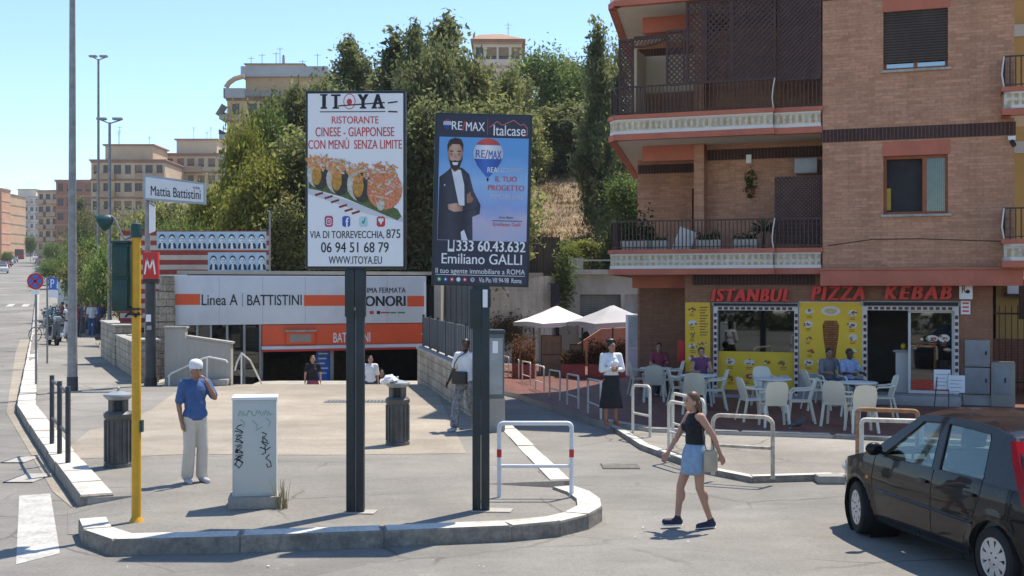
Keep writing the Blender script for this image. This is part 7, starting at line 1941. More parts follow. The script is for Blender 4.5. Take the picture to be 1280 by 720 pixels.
    if hair:
        hm, style = hair
        hc = []; hb = [(hd - fwd * .016 + Vector((0, 0, .042)), (.083, .094, .098), RH)]
        if style in ('long', 'bun', 'pony'):
            hb.append((hd - fwd * .04 - Vector((0, 0, .03)), (.075, .06, .09), RH))
        if style == 'long':
            for e in (-1, 0, 1): hc.append((hd - fwd * .05 + side * (.055 * e) - Vector((0, 0, .02)), .04, hd - fwd * (.075 - .02 * abs(e)) + side * (.065 * e) - Vector((0, 0, .22 + hair_len)), .028))
        if style == 'pony': hc.append((hd - fwd * .10, .03, hd - fwd * .13 - Vector((0, 0, .2)), .018))
        if style == 'bun': hb.append((hd - fwd * .03 + Vector((0, 0, .135)), (.105, .085, .048))); hb.append((hd - fwd * .1 + Vector((0, 0, .04)), .04))
        if style == 'beard': hb.append((hd + fwd * .03 - Vector((0, 0, .085)), (.052, .06, .035), RH))
        front_cut = hd + fwd * .052 + Vector((0, 0, .075)); nrm = (fwd * 1.0 - Vector((0, 0, .55))).normalized()
        organic('hair', hc, hb, hm, vox * .95, body, cuts=((front_cut, nrm),) if style != 'beard' else (), smooth=3)
    if hat:
        g = MB(); cc = hd + Vector((0, 0, .06)) - fwd * .005
        g.lathe([(.098, -.015), (.104, .02), (.1, .06), (.075, .095), (.03, .112), (.002, .115)], hat, n=24, sx=.92, sy=1.05, M=Matrix.Translation(cc) @ Matrix.Rotation(yaw, 4, 'Z') @ Matrix.Rotation(.12, 4, 'X'))
        g.build('cap', body)
    # clothes
    G = .013
    if top:
        tm, sl, hem, neck_cut = top['m'], top.get('sleeve', .55), top.get('hem', .0), top.get('neck', True)
        tb = [(J['pel'] + Vector((0, 0, .02)), (.158 + G + .012, .105 + G + .012, .14)), (waist, (.128 * wS + G + .016, .092 + G + .016, .19)), (J['chest'] + Vector((0, 0, .02)), (.158 * wS + G, .105 + G, .17 + G))]
        if female: tb += [(J['chest'] + Vector((.065, -.085, .0)), .06 + G), (J['chest'] + Vector((-.065, -.085, .0)), .06 + G)]
        tc = []
        if not top.get('tank'): tc.append((J['shl'], .055 + G, J['shr'], .055 + G)); tc.append((J['neck'] - Vector((0, 0, .035)), .066, J['neck'] + Vector((0, 0, .012)), .062))
        else:
            for e in (1, -1): tc.append((J['chest'] + Vector((.09 * e, -.03, .1)), .035, J['chest'] + Vector((.095 * e, .0, .165)), .03))
        if sl > 0:
            for q in 'lr':
                e1 = min(1.0, sl / .55)
                tc.append((T('sh' + q), .052 + G, T('sh' + q).lerp(T('el' + q), e1), .040 + G + .012))
                if sl > .55: tc.append((T('el' + q), .040 + G, T('el' + q).lerp(T('wr' + q), (sl - .55) / .45), .028 + G))
        hz = J['pel'] - up * hem
        organic(top.get('name', 'shirt'), tc, tb, tm, vox, body, cuts=((hz, -up),), smooth=4)
    if bottom:
        bmn = bottom['m']; kind = bottom['kind']
        wz = J['pel'] + up * .09
        if kind in ('trousers', 'shorts'):
            e1 = bottom.get('len', 1.0); bc = []; bb = [(J['pel'], (.158 + G, .105 + G, .13))]; cuts = [(wz, up)]
            wd = bottom.get('wide', .02)
            for q in 'lr':
                if e1 <= .5:
                    k = T('hi' + q).lerp(T('kn' + q), e1 * 2); bc.append((T('hi' + q), .082 + G + .006, k, .062 + G + wd))
                else:
                    k = T('kn' + q).lerp(T('an' + q), min(1, (e1 - .5) * 2)); bc += [(T('hi' + q), .082 + G + .004, T('kn' + q), .058 + G + wd * .5), (T('kn' + q), .058 + G + wd * .5, k, .045 + G + wd)]
            organic(kind, bc, bb, bmn, vox, body, cuts=cuts, smooth=4)
        else:                                           # skirt
            g = MB(); L = bottom['len']; w0, w1 = bottom.get('w', (.165, .25)); n = 32; i = g.mi(bmn); rings = []
            kx = (J['knl'] + J['knr']) / 2 - J['pel']
            for k in range(9):
                f = k / 8; z = .12 - (L + .12) * f; ww = (.135 + (.185 - .135) * min(1, f * 3)) if f < .33 else .185 + (w1 - .185) * (f - .33) / .67
                ring = []
                for j in range(n):
                    a = 2 * math.pi * j / n; rp = 1 + .035 * f * math.sin(a * 7)
                    c = J['pel'] + Vector((kx.x * f * .7, kx.y * f * .7, 0))
                    ring.append(g.bm.verts.new((c.x + math.cos(a) * ww * rp, c.y + math.sin(a) * ww * .74 * rp, J['pel'].z + z)))
                rings.append(ring)
            for A, B in zip(rings, rings[1:]):
                for j in range(n): f_ = g.bm.faces.new((B[j], B[(j + 1) % n], A[(j + 1) % n], A[j])); f_.material_index = i
            o = g.build('skirt', body, ang=80)
            sm = o.modifiers.new('s', 'SOLIDIFY'); sm.thickness = .006
    if shoes:
        for q in 'lr':
            sgn = 1 if q == 'l' else -1
            fd = Vector((foot[q] if foot and q in foot else (sgn * .12, -1, -.06))).normalized(); a = T('an' + q)
            o = organic('shoe', [(a - Vector((0, -.025, .042)), .046, a + fd * .17 - Vector((0, 0, .046)), .040), (a - Vector((0, -.01, .03)), .047, a + Vector((0, 0, .01)), .044)], [], shoes, vox, body, smooth=3)
            if shoes.name == 'shoe_navy':
                g = MB(); g.tube([a - Vector((0, -.05, .078)), a + fd * .1 - Vector((0, 0, .08)), a + fd * .2 - Vector((0, 0, .078))], [.045, .05, .04], PAPER, 10)
                for v in g.bm.verts:
                    c = (v.co.z - (a.z - .079)); v.co.z = a.z - .079 + c * .22
                g.build('sole', o)
    return root, body, J
JEAN = mat('denim_light', (0.25, 0.37, 0.52), 0.8, var=0.15, scale=14, grain=0.2, bscale=120); BLUESH = mat('shirt_blue', (0.055, 0.115, 0.27), 0.8, var=0.15, scale=10, bmp=0.9, bscale=11); CREAMTR = mat('trousers_cream', (0.60, 0.54, 0.45), 0.85, var=0.08, scale=6, bmp=0.9, bscale=11); WCLOTH = mat('cloth_white', (0.72, 0.72, 0.74), 0.85, var=0.05, scale=8, bmp=0.9, bscale=11); BCLOTH = mat('cloth_black', (0.014, 0.014, 0.018), 0.85, var=0.3, scale=8, bmp=0.9, bscale=11); HBROWN = mat('hair_brown', (0.11, 0.052, 0.025), 0.5, var=0.35, scale=30); HBLACK = mat('hair_black', (0.012, 0.01, 0.01), 0.45, var=0.3, scale=30); SHN = mat('shoe_navy', (0.02, 0.022, 0.045), 0.6); SHW = mat('shoe_grey', (0.40, 0.40, 0.44), 0.6); PATT = mat('trousers_pattern', (0.20, 0.19, 0.19), 0.85, var=0.75, scale=22); LEATH = mat('bag_leather', (0.02, 0.018, 0.02), 0.4); SHT = mat('shoe_tan', (0.35, 0.12, 0.07), 0.5); PURP = mat('cloth_purple', (0.16, 0.05, 0.13), 0.85); GREYC = mat('cloth_grey', (0.16, 0.16, 0.18), 0.85); STRIPB = mat('cloth_striped', (0.26, 0.34, 0.52), 0.85, var=0.4, scale=22); PINKC = mat('cloth_pink', (0.30, 0.06, 0.09), 0.85); DENIM = mat('denim_dark', (0.05, 0.075, 0.13), 0.85, var=0.2, scale=12); BLUEC = mat('cloth_bright_blue', (0.03, 0.12, 0.5), 0.85)
def face_to(deg): return math.radians(deg)
# 1 the man in the blue shirt, hand raised to his face, white cap; looks right and slightly away from the lens
p = gr(244, 603, PV)
person('man in blue shirt, cream trousers and white cap, hand raised to his face', p, face_to(35), 1.66,
       dict(ell=(.25, -.10, 1.20), wrl=(.10, -.19, 1.43), head=(.0, -.03, 1.585), elr=(-.225, .04, 1.12), wrr=(-.21, -.02, .88), anl=(.10, .0, .085), knl=(.10, -.03, .5), knr=(-.09, -.02, .5), anr=(-.10, .05, .085)),
       SKIN_T, dict(m=BLUESH, sleeve=.45, hem=.06), dict(m=CREAMTR, kind='trousers', len=.97, wide=.03), (mat('hair_grey', (0.4, 0.4, 0.4), 0.6), 'short'), SHW, yaw=.15, hat=WCLOTH, vox=.0095)
# 2 the girl walking left
p = gr(869, 660)
gl, gb, GJ = person('girl walking left in a black vest top and pale denim skirt', p, face_to(-72), 1.62,
       dict(pel=(0, 0, .95), head=(0, -.045, 1.565), neck=(0, -.01, 1.44), shl=(.155, .0, 1.395), shr=(-.155, 0, 1.395),
            ell=(.19, .15, 1.16), wrl=(.20, .24, .94), elr=(-.20, -.13, 1.15), wrr=(-.205, -.27, .93),
            knr=(-.08, -.16, .52), anr=(-.085, -.20, .12), knl=(.085, .02, .505), anl=(.085, .17, .10)),
       SKIN, dict(m=BCLOTH, sleeve=0, hem=-.10, tank=True, name='vest_top'), dict(m=JEAN, kind='skirt', len=.27, w=(.145, .178)), (HBROWN, 'long'), SHN, female=True, vox=.009, hair_len=.02, foot=dict(l=(.05, -1, -.1), r=(-.05, -1, .06)))
mb = MB(); mb.box(-.06, .06, -.1, .1, -.16, .16, mat('bag_cream', (0.45, 0.38, 0.27), 0.7), bev=.04); bg = mb.build('shoulder_bag'); bg.parent = None
tag(bg, 'cream shoulder bag hanging at the side of the walking girl', 'bag'); bg.location = gl.matrix_basis @ Vector((.215, .10, .86)); bg.rotation_euler = (0, 0, face_to(-72)); bg.scale = (.7, .7, .7)
g = MB(); Mi = bg.matrix_basis.inverted() if False else None
g.tube([(0.0, -.07, .15), (-.03, -.10, .34), (-.06, -.10, .5), (-.07, -.05, .56), (-.05, .0, .5), (0.0, .06, .15)], .009, mat('bag_strap', (0.14, 0.08, 0.05), 0.6), 6); g.build('strap', bg)
# 3 the woman in white blouse and long black skirt
p = gt(764, 531)
person('woman with hair bun, white blouse and long black skirt on the terrace edge', p, face_to(15), 1.64,
       dict(elr=(-.22, -.05, 1.13), wrr=(-.06, -.17, 1.16), ell=(.22, -.04, 1.13), wrl=(.05, -.19, 1.13)), SKIN_T, dict(m=WCLOTH, sleeve=.95, hem=-.07, name='blouse'), dict(m=BCLOTH, kind='skirt', len=.60, w=(.16, .25)), (HBLACK, 'bun'), SHT, female=True, yaw=.35, vox=.011)
# 4 the man with the shoulder bag in patterned trousers
p = gr(582, 538, PV)
mn, mbd, MJ = person('man in white t-shirt and patterned trousers with black shoulder bag by the stair wall', p, face_to(-25), 1.72,
       dict(elr=(-.26, .02, 1.13), wrr=(-.30, -.12, .92), ell=(.23, .06, 1.13), wrl=(.235, .05, .89), knr=(-.1, -.19, .51), anr=(-.1, -.27, .09), knl=(.1, .03, .5), anl=(.1, .25, .13)), SKIN_D, dict(m=WCLOTH, sleeve=.4, hem=.07, name='t_shirt'), dict(m=PATT, kind='trousers', len=.95, wide=.025), (HBLACK, 'beard'), SHW, yaw=.3, vox=.011)
hr = MB(); hr.ball((0, 0.005, 1.64), (.082, .095, .085), HBLACK, 8)
mb = MB(); mb.box(-.15, .15, -.05, .05, -.12, .12, LEATH, bev=.03); sb = mb.build('shoulder_bag'); tag(sb, 'black shoulder bag worn by the man in patterned trousers', 'bag'); sb.location = mn.matrix_basis @ Vector((-.02, -.20, 1.0)); sb.rotation_euler = (0, 0, face_to(-25)); sb.scale = (.89, .89, .89)
g = MB(); g.tube([(-.13, 0, .1), (-.14, .05, .25), (-.06, .06, .38), (.07, .13, .47), (.13, .2, .48), (.17, .3, .36), (.15, .36, .2)], .011, LEATH, 6); g.build('strap', sb)
hro = hr.build('hair', mbd)
# 5-7 on the station stairs
def stair_z(Y): 
    k = int((Y - 29.62) / .32); return .124 - .163 * (k + 1)
for px, Y, H, lab, kw in ((391, 31.1, 1.63, 'long haired woman in a dark top and pink skirt climbing the station stairs', dict(top=dict(m=BCLOTH, sleeve=.3, hem=0.0), bottom=dict(m=PINKC, kind='skirt', len=.5), hair=(HBROWN, 'long'), female=True, skin=SKIN)),
                       (463, 31.1, 1.62, 'man in a white t-shirt with dark side panels on the station stairs', dict(top=dict(m=WCLOTH, sleeve=.5, hem=.05, name='t_shirt'), bottom=dict(m=DENIM, kind='trousers', len=1), hair=(HBLACK, 'short'), skin=SKIN)),
                       (477, 31.8, 1.52, 'small person in black lower down the station stairs', dict(top=dict(m=BCLOTH, sleeve=.5, hem=.05), bottom=dict(m=BCLOTH, kind='trousers', len=1), hair=(HBLACK, 'short'), skin=SKIN_T)),
                       (337, 34.0, 1.6, 'dim person in grey inside the station doorway', dict(top=dict(m=GREYC, sleeve=.5, hem=.05), bottom=dict(m=DENIM, kind='trousers', len=1), hair=(HBLACK, 'short'), skin=SKIN_T))):
    z = stair_z(Y) if Y < 32.8 else -1.5
    person(lab, Vector(((px - 640) / FPX * Y, Y, z)), face_to(10), H, None, shoes=SHN, vox=.014, **kw)
mb = MB(); mb.box(-.13, .13, -.08, .08, 0, .26, PINKC, bev=.03); b_ = mb.build('handbag'); tag(b_, 'pink handbag carried by the long haired woman on the stairs', 'bag'); b_.location = ((404 - 640) / FPX * 31.4, 31.2, stair_z(31.4) + .52)
# 8- seated guests
SIT = dict(pel=(0, .08, .53), chest=(0, .10, .84), neck=(0, .09, 1.02), head=(0, .06, 1.165), shl=(.175, .09, .985), shr=(-.175, .09, .985), ell=(.23, -.02, .74), elr=(-.23, -.02, .74), wrl=(.16, -.24, .74), wrr=(-.16, -.24, .74), hil=(.09, .05, .52), hir=(-.09, .05, .52), knl=(.11, -.38, .52), knr=(-.11, -.38, .52), anl=(.11, -.36, .085), anr=(-.11, -.36, .085))
for key, lab, kw in ((14, 'man in a striped pale blue shirt seated beside the open restaurant door', dict(skin=SKIN_D, top=dict(m=STRIPB, sleeve=.45, hem=.03), bottom=dict(m=DENIM, kind='trousers', len=1), hair=(HBLACK, 'short'), rz=-40)),
                     (15, 'man in a black and grey top seated below the kebab poster', dict(skin=SKIN_T, top=dict(m=GREYC, sleeve=.5, hem=.03), bottom=dict(m=DENIM, kind='trousers', len=1), hair=(HBLACK, 'short'), rz=150)),
                     (16, 'dark haired person in purple seated before the narrow yellow menu', dict(skin=SKIN, top=dict(m=PURP, sleeve=0, hem=.03), bottom=dict(m=DENIM, kind='trousers', len=1), hair=(HBLACK, 'short'), rz=0)),
                     (17, 'dark haired person seated at the shaded corner table', dict(skin=SKIN, top=dict(m=PINKC, sleeve=.3, hem=.03), bottom=dict(m=DENIM, kind='trousers', len=1), hair=(HBLACK, 'short'), rz=0))):
    p, rz = CH[key]
    kw = dict(kw); kw.pop('rz')
    person(lab, p, rz, 1.70, SIT, shoes=SHN, vox=.014, **kw)
# the group standing by the trees on the left
for px, py, H, rz, lab, top, bot, hr_, kw in ((103, 419, 1.72, 60, 'grey clad person in the group by the trees, just right of the thick lamp column', GREYC, GREYC, 'short', {}),
        (115, 420, 1.74, 20, 'man in a white t-shirt and blue trousers in the group by the trees', WCLOTH, BLUESH, 'short', {}),
        (121, 419, 1.70, -30, 'person in bright blue in the group by the trees', BLUEC, DENIM, 'short', {}),
        (129, 421, 1.76, -60, 'man in dark top and light trousers at the right of the group by trees', BCLOTH, CREAMTR, 'short', {}),
        (109, 416, 1.70, 150, 'person in dark trousers standing behind the group by the trees', GREYC, DENIM, 'short', {}),
        (84, 424, 1.70, 80, 'person in a white top walking left of the thick lamp column', WCLOTH, DENIM, 'short', {}),
        (78, 415, 1.70, -60, 'person in a dark red top among the parked scooters', PINKC, GREYC, 'short', {}),
        (97, 421, 1.65, 100, 'person in a pinkish top half hidden by the thick lamp column', PINKC, DENIM, 'long', {})):
    p = gr(px, py, PV)
    person(lab, p, face_to(rz), H * 1.08, None, SKIN_T, dict(m=top, sleeve=.5, hem=.05), dict(m=bot, kind='trousers', len=1), (HBLACK, hr_), SHN, 'group of people by the trees', vox=.017, face=True)
# ------------------------------------------------------------------ trees
BARK = mat('bark', (0.13, 0.095, 0.065), 0.9, var=0.35, scale=5, bmp=0.4, bscale=12)
LF_CON = mat_leaf('leaf_conifer', (0.08, 0.105, 0.042), (0.155, 0.18, 0.072), (0.26, 0.265, 0.115))
LF_OLI = mat_leaf('leaf_olive', (0.11, 0.125, 0.042), (0.21, 0.225, 0.078), (0.34, 0.33, 0.13))
LF_GRN = mat_leaf('leaf_green', (0.085, 0.13, 0.034), (0.165, 0.23, 0.06), (0.27, 0.33, 0.10))
LF_YEL = mat_leaf('leaf_yellow_green', (0.11, 0.125, 0.022), (0.23, 0.24, 0.045), (0.35, 0.34, 0.085))
LF_DRY = mat_leaf('leaf_dry', (0.09, 0.065, 0.028), (0.17, 0.12, 0.055), (0.26, 0.2, 0.10))
def crown_points(kind, seed, H, R, n):
    """leaf positions spread along branches, clump by clump; returns points, a tone per clump and the branch ends"""
    g = np.random.default_rng(seed); pts = []; tone = []; br = []
    if kind == 'spire':
        nb = 95
        for k in range(nb):
            t = 0.08 + 0.92 * (k + g.uniform(0, 1)) / nb
            prof = (0.55 + 0.45 * math.sin(min(1, t * 2.2) * 1.57)) * (1 - t) ** 0.62 * (1 + 0.25 * math.sin(t * 17 + seed))
            a = g.uniform(0, 6.28); L = R * prof * g.uniform(0.5, 1.2) + 0.12
            up = 0.5 + 0.6 * t
            e = np.array([math.cos(a) * L, math.sin(a) * L, H * t + L * up])
            b = np.array([0, 0, H * t * 0.97])
            br.append((b, e)); m = max(6, int(n * (L + 0.2) / (nb * R * 0.62)))
            f = g.uniform(0.1, 1.06, m)[:, None]
            p = b + (e - b) * f + g.normal(0, 1, (m, 3)) * (0.055 + 0.10 * R * (0.35 + f * 0.65)) * np.array([1, 1, 1.25])
            pts.append(p); tone.append(np.full(m, g.uniform(0, 1)))
    elif kind == 'mass':
        nb = 84
        for k in range(nb):
            t = 0.06 + 0.9 * g.random() ** 0.8; a = g.uniform(0, 6.28)
            prof = (0.72 + 0.28 * math.sin(t * 9 + seed)) * (1 if t < 0.5 else (1 - ((t - 0.5) / 0.52) ** 2) ** 0.5)
            L = R * prof * g.uniform(0.62, 1.08) + 0.1
            c = np.array([math.cos(a) * L, math.sin(a) * L, H * t]); br.append((np.array([0, 0, H * t * .8]), c)); m = n // nb
            s = R * g.uniform(0.15, 0.26)
            p = c + g.normal(0, 1, (m, 3)) * s * np.array([1, 1, 1.2]); pts.append(p); tone.append(np.full(m, g.uniform(0, 1)))
    elif kind == 'round':
        nb = 46
        for k in range(nb):
            d = g.normal(size=3); d /= np.linalg.norm(d); d[2] = d[2] * 0.9 + 0.12
            rr = g.uniform(0.55, 1.05)
            c = np.array([d[0] * R * rr, d[1] * R * rr, H * 0.62 + d[2] * H * 0.36 * rr])
            b = np.array([0, 0, H * (0.3 + 0.2 * g.random())]); br.append((b, c)); m = n // nb
            s = R * g.uniform(0.12, 0.28)
            p = c + g.normal(0, 1, (m, 3)) * s * np.array([1.1, 1.1, 0.75]); pts.append(p); tone.append(np.full(m, g.uniform(0, 1)))
    elif kind == 'loose':
        nb = 70
        for k in range(nb):
            t = g.uniform(0.18, 1.0); a = g.uniform(0, 6.28); L = R * math.sin(min(1.0, 0.25 + t) * 2.6) ** 0.6 * g.uniform(0.4, 1.15)
            e = np.array([math.cos(a) * L, math.sin(a) * L, H * t * 0.92 + 0.35 * L]); b = np.array([0, 0, H * t * 0.75]); br.append((b, e)); m = n // nb
            f = g.beta(2.2, 1.2, m)[:, None]; p = b + (e - b) * f + g.normal(0, 1, (m, 3)) * R * 0.13 - np.array([0, 0, 1]) * (f ** 2) * 0.12 * R
            pts.append(p); tone.append(np.full(m, g.uniform(0, 1)))
    return np.concatenate(pts), np.concatenate(tone), br
PROTO = {}
def tree_proto(key, kind, seed, H, R, n, leaf, m, aspect=2.2):
    p, tone, br = crown_points(kind, seed, H, R, n)
    o = leafmesh('crown', p, leaf, m, None, aspect, seed, shade=tone)
    mb = MB(); r = random.Random(seed)
    tr = max(0.06, H * 0.016)
    mb.tube([(0, 0, -0.5), (r.uniform(-.05, .05), r.uniform(-.05, .05), H * .3), (r.uniform(-.1, .1), r.uniform(-.1, .1), H * .6), (0, 0, H * .95)], [tr * 1.3, tr, tr * .6, tr * .15], BARK, 7)
    for b, e in br[::2]:
        b, e = Vector(b), Vector(e); mid = b.lerp(e, .5) + Vector((0, 0, .06 * (e - b).length))
        mb.tube([b, mid, e], [tr * .32, tr * .2, tr * .06], BARK, 4, cap=False)
    t = mb.build('trunk')
    PROTO[key] = (o, t, H, R)
tree_proto('spireA', 'spire', 1, 10, 1.9, 15000, 0.15, LF_CON)
tree_proto('spireB', 'spire', 2, 10, 1.6, 13500, 0.145, LF_CON)
tree_proto('oliveA', 'spire', 3, 9, 2.3, 15000, 0.15, LF_OLI)
tree_proto('looseA', 'loose', 4, 9, 2.4, 16000, 0.15, LF_OLI)
tree_proto('looseB', 'loose', 5, 8, 2.4, 15000, 0.14, LF_GRN)
tree_proto('roundA', 'round', 6, 5, 2.3, 11000, 0.12, LF_GRN)
tree_proto('roundB', 'round', 7, 6, 2.6, 10500, 0.13, LF_OLI)
tree_proto('yellowA', 'loose', 8, 6, 2.2, 10500, 0.13, LF_YEL)
tree_proto('dryA', 'loose', 9, 8, 1.7, 4200, 0.11, LF_DRY)
tree_proto('massA', 'mass', 11, 9, 2.2, 15000, 0.16, LF_OLI)
tree_proto('massB', 'mass', 12, 9, 2.2, 15000, 0.15, LF_GRN)
tree_proto('massC', 'mass', 13, 9, 2.1, 15000, 0.16, LF_CON)
tree_proto('massY', 'mass', 14, 7, 2.2, 13000, 0.14, LF_YEL)
used = set()
def tree(px, top, Y, wpx, key, label, base=None, rz=None, group='trees on the slope and along the street'):
    o, t, H, R = PROTO[key]
    x = (px - 640) / FPX * Y
    z = hill(x, Y) if base is None else base
    zt = CAMH + (360 - top) / FPX * Y
    sz_ = (zt - z) / (H * 1.04); sxy = 1.32 * wpx / FPX * Y / (2 * R)
    root = thing('tree', label, 'tree', (x, Y, z - 0.1), rz if rz is not None else RND.uniform(0, 6.28), group)
    root.scale = (sxy, sxy, sz_)
    if key in used:
        o = o.copy(); t = t.copy(); COL.objects.link(o); COL.objects.link(t)
    used.add(key)
    o.parent = root; t.parent = root
    return root
TR = [
    (306, 152, 47, 44, 'massY', 'olive green tree at the left end of the wood, below the flat roofed block'),
    (266, 232, 57, 46, 'massY', 'yellow green tree left of the wood above the mural wall'),
    (336, 134, 52, 46, 'massB', 'pale olive tree just right of the leftmost tree of the wood'),
    (358, 106, 55, 52, 'massA', 'olive tree rising in front of the tall flat roofed block'),
    (322, 196, 45, 74, 'massY', 'bushy olive tree low behind the brown plank fence'),
    (378, 130, 58, 58, 'massB', 'green tree behind the upper left corner of the white billboard'),
    (437, 44, 60, 66, 'spireA', 'dark conical conifer rising above the white billboard'),
    (412, 100, 56, 60, 'massC', 'dark conifer half hidden by the top of the white billboard'),
    (470, 84, 66, 60, 'massA', 'olive tree in the gap right of the conical conifer'),
    (496, 34, 56, 60, 'spireB', 'tall thin conifer between the two billboards, left one'),
    (519, 26, 52, 60, 'spireA', 'tall dark conifer between the two billboards'),
    (535, 60, 47, 60, 'massC', 'shaggy conifer in the gap beside the property billboard'),
    (560, 18, 60, 76, 'spireA', 'tallest conifer, above the property billboard'),
    (590, 62, 58, 66, 'massA', 'broad pale olive conifer above the right side of the property billboard'),
    (622, 84, 62, 52, 'massA', 'pale olive tree before the house on top of the hill'),
    (640, 96, 82, 46, 'massA', 'olive tree right of the house on top of the hill'),
    (681, 66, 88, 58, 'massB', 'lighter green leafy tree on the skyline right of the hilltop house'),
    (706, 82, 90, 52, 'massB', 'second leafy tree on the skyline, left of the dark pointed conifer'),
    (722, 70, 92, 50, 'massA', 'hazy tree on the skyline behind the dark pointed conifer'),
    (748, 22, 66, 46, 'spireB', 'dark pointed conifer on the skyline beside the brick house'),
    (768, 60, 68, 40, 'massC', 'dark conifer touching the balconies of the brick house'),
    (700, 128, 84, 60, 'massA', 'olive conifer on the slope above the bare earth'),
    (742, 132, 82, 62, 'massC', 'dark conifer on the slope right of the bare earth'),
    (652, 138, 80, 44, 'massA', 'olive tree on the slope left of the bare earth'),
    (770, 160, 80, 60, 'massB', 'green tree on the slope beside the upper balcony'),
    (626, 150, 58, 54, 'massA', 'dense tree low behind the right edge of the property billboard'),
    (600, 120, 50, 90, 'massA', 'dense olive tree straight behind the property billboard'),
    (550, 130, 45, 80, 'massC', 'dark conifer low behind the left edge of the property billboard'),
    (500, 130, 45.5, 60, 'massA', 'olive tree low between the billboards'),
    (450, 140, 45, 90, 'massC', 'dark conifer straight behind the white billboard'),
    (400, 160, 46, 90, 'massA', 'olive tree low behind the left edge of the white billboard'),
    (728, 292, 58.5, 46, 'yellowA', 'light green acacia just above the garage block'),
    (786, 222, 58, 46, 'massB', 'grey green tree hanging over the garage beside the lower balcony'),
    (690, 292, 57.6, 28, 'yellowA', 'yellow green shrub behind the reed fence'),
    (712, 300, 57.0, 34, 'yellowA', 'feathery light green shrub at the corner of the retaining wall'),
    (535, 210, 44.5, 54, 'dryA', 'bare brownish tree between the two billboards'),
    (508, 60, 50, 30, 'dryA', 'thin dry tree top between the two conifers'),
    (366, 215, 43.8, 40, 'dryA', 'dry bush above the brown plank fence'),
]
for a in TR: tree(*a)
# trees at street level on the left
for a in (
    (206, 250, 62, 92, 'roundB', 'rounded olive tree in front of the stepped apartment block', 0.3),
    (250, 256, 58, 76, 'yellowA', 'yellow green tree behind the street name plate', 0.6),
    (228, 266, 52, 56, 'roundA', 'bright green shrub above the mural wall', 0.9),
    (270, 268, 50, 60, 'yellowA', 'yellowish shrub above the right part of the mural wall', 1.2),
    (300, 250, 47, 50, 'looseA', 'olive shrub above the right end of the mural wall', 1.6),
    (172, 262, 66, 70, 'roundB', 'olive tree behind the traffic light', 0.2),
    (150, 292, 60, 70, 'roundA', 'dense green tree behind the slim street lamps', 0.1),
    (122, 284, 72, 66, 'roundA', 'leafy green tree right of the thick lamp column', 0.4),
    (108, 312, 66, 54, 'roundB', 'low tree behind the group of people', 0.3),
    (186, 312, 50, 76, 'roundB', 'dense low tree behind the traffic light housing', 0.1),
    (136, 330, 63, 70, 'roundB', 'low leafy tree shading the group of people', 0.1),
    (74, 318, 120, 44, 'roundA', 'small round street tree left of the thick lamp column', None),
    (108, 262, 140, 40, 'roundB', 'dark green tree in front of the red brown block', 2.0),
    (100, 245, 190, 26, 'spireB', 'dark slender tree beside the tan street block', 5.0),
    (38, 292, 300, 12, 'roundA', 'street tree before the far cream block', 9.0),
    (66, 300, 210, 20, 'roundA', 'street tree under the tan block', 5.6),
    (8, 312, 240, 12, 'roundA', 'street tree beside the orange block on the far left', 6.4),
    ):
    tree(*a[:3], a[3] / 1.3, *a[4:6], base=a[6] if a[6] is not None else zg(-60, 120))
for k_ in PROTO:
    if k_ not in used:
        for o_ in PROTO[k_][:2]: bpy.data.objects.remove(o_)
# a palm
t = thing('palm_tree', 'dark palm in front of the stepped apartment block', 'palm', ((214 - 640) / FPX * 90, 90.0, 1.5))
mb = MB(); H = CAMH + (360 - 268) / FPX * 90 - 1.5; mb.tube([(0, 0, 0), (0.1, 0, H * .5), (0, 0, H)], [.28, .22, .2], BARK, 8); mb.build('trunk', t)
g = np.random.default_rng(12); P_ = []; 
for k in range(46):
    a = g.uniform(0, 6.28); el = g.uniform(-.5, 1.3); L = g.uniform(1.6, 2.3)
    for q in range(70):
        f = g.uniform(.1, 1); d = np.array([math.cos(a) * math.cos(el), math.sin(a) * math.cos(el), math.sin(el)]) * L * f; d[2] -= 1.3 * f * f
        P_.append(np.array([0, 0, H]) + d + g.normal(0, .07, 3))
leafmesh('crown', np.array(P_), 0.15, LF_CON, t, aspect=4, seed=3)
# greenery across the road behind the viewpoint: it shows in the shop window and the car paint
g = np.random.default_rng(15); n = 9000
x_ = g.uniform(-45, 60, n); h_ = 2.2 + 1.1 * np.sin(x_ * .55) + .7 * np.sin(x_ * 1.7)
o = leafmesh('roadside_hedge', np.stack([x_, -15 + g.normal(0, .7, n), g.uniform(0, 1, n) ** .8 * h_], 1), 0.3, LF_CON, None, 1.8, 15); o['kind'] = 'stuff'; tag(o, 'dark hedge across the road, seen only as a reflection in the shop window', 'hedge')
# shrubs and dry grass covering the slope: nobody could count them
g = np.random.default_rng(77); P_ = []; Tn = []
def scatter(n, X0, X1, Y0, Y1, hgt, spread, keep=None, per=60):
    c = 0
    while c < n:
        x = g.uniform(X0, X1); y = g.uniform(Y0, Y1)
        if keep and not keep(x, y): continue
        c += 1; z = hill(x, y); s = spread * g.uniform(.5, 1.4); hh = hgt * g.uniform(.4, 1.3)
        q = np.stack([x + g.normal(0, s, per), y + g.normal(0, s, per), z + np.abs(g.normal(0, hh, per))], 1)
        P_.append(q); Tn.append(np.full(per, g.uniform(0, 1)))
bare = lambda x, y: not (0.035 * y * 0.7 < x < 0.072 * y and 58 < y < 80)
scatter(420, -14, 12, 45, 95, .55, .5, lambda x, y: y > 44.5 + 13.5 * sstep(-4.5, -1, x) and bare(x, y), 70)
scatter(140, 0.5, 7, 57.6, 64, .5, .4, lambda x, y: bare(x, y) or g.random() < .25, 70)
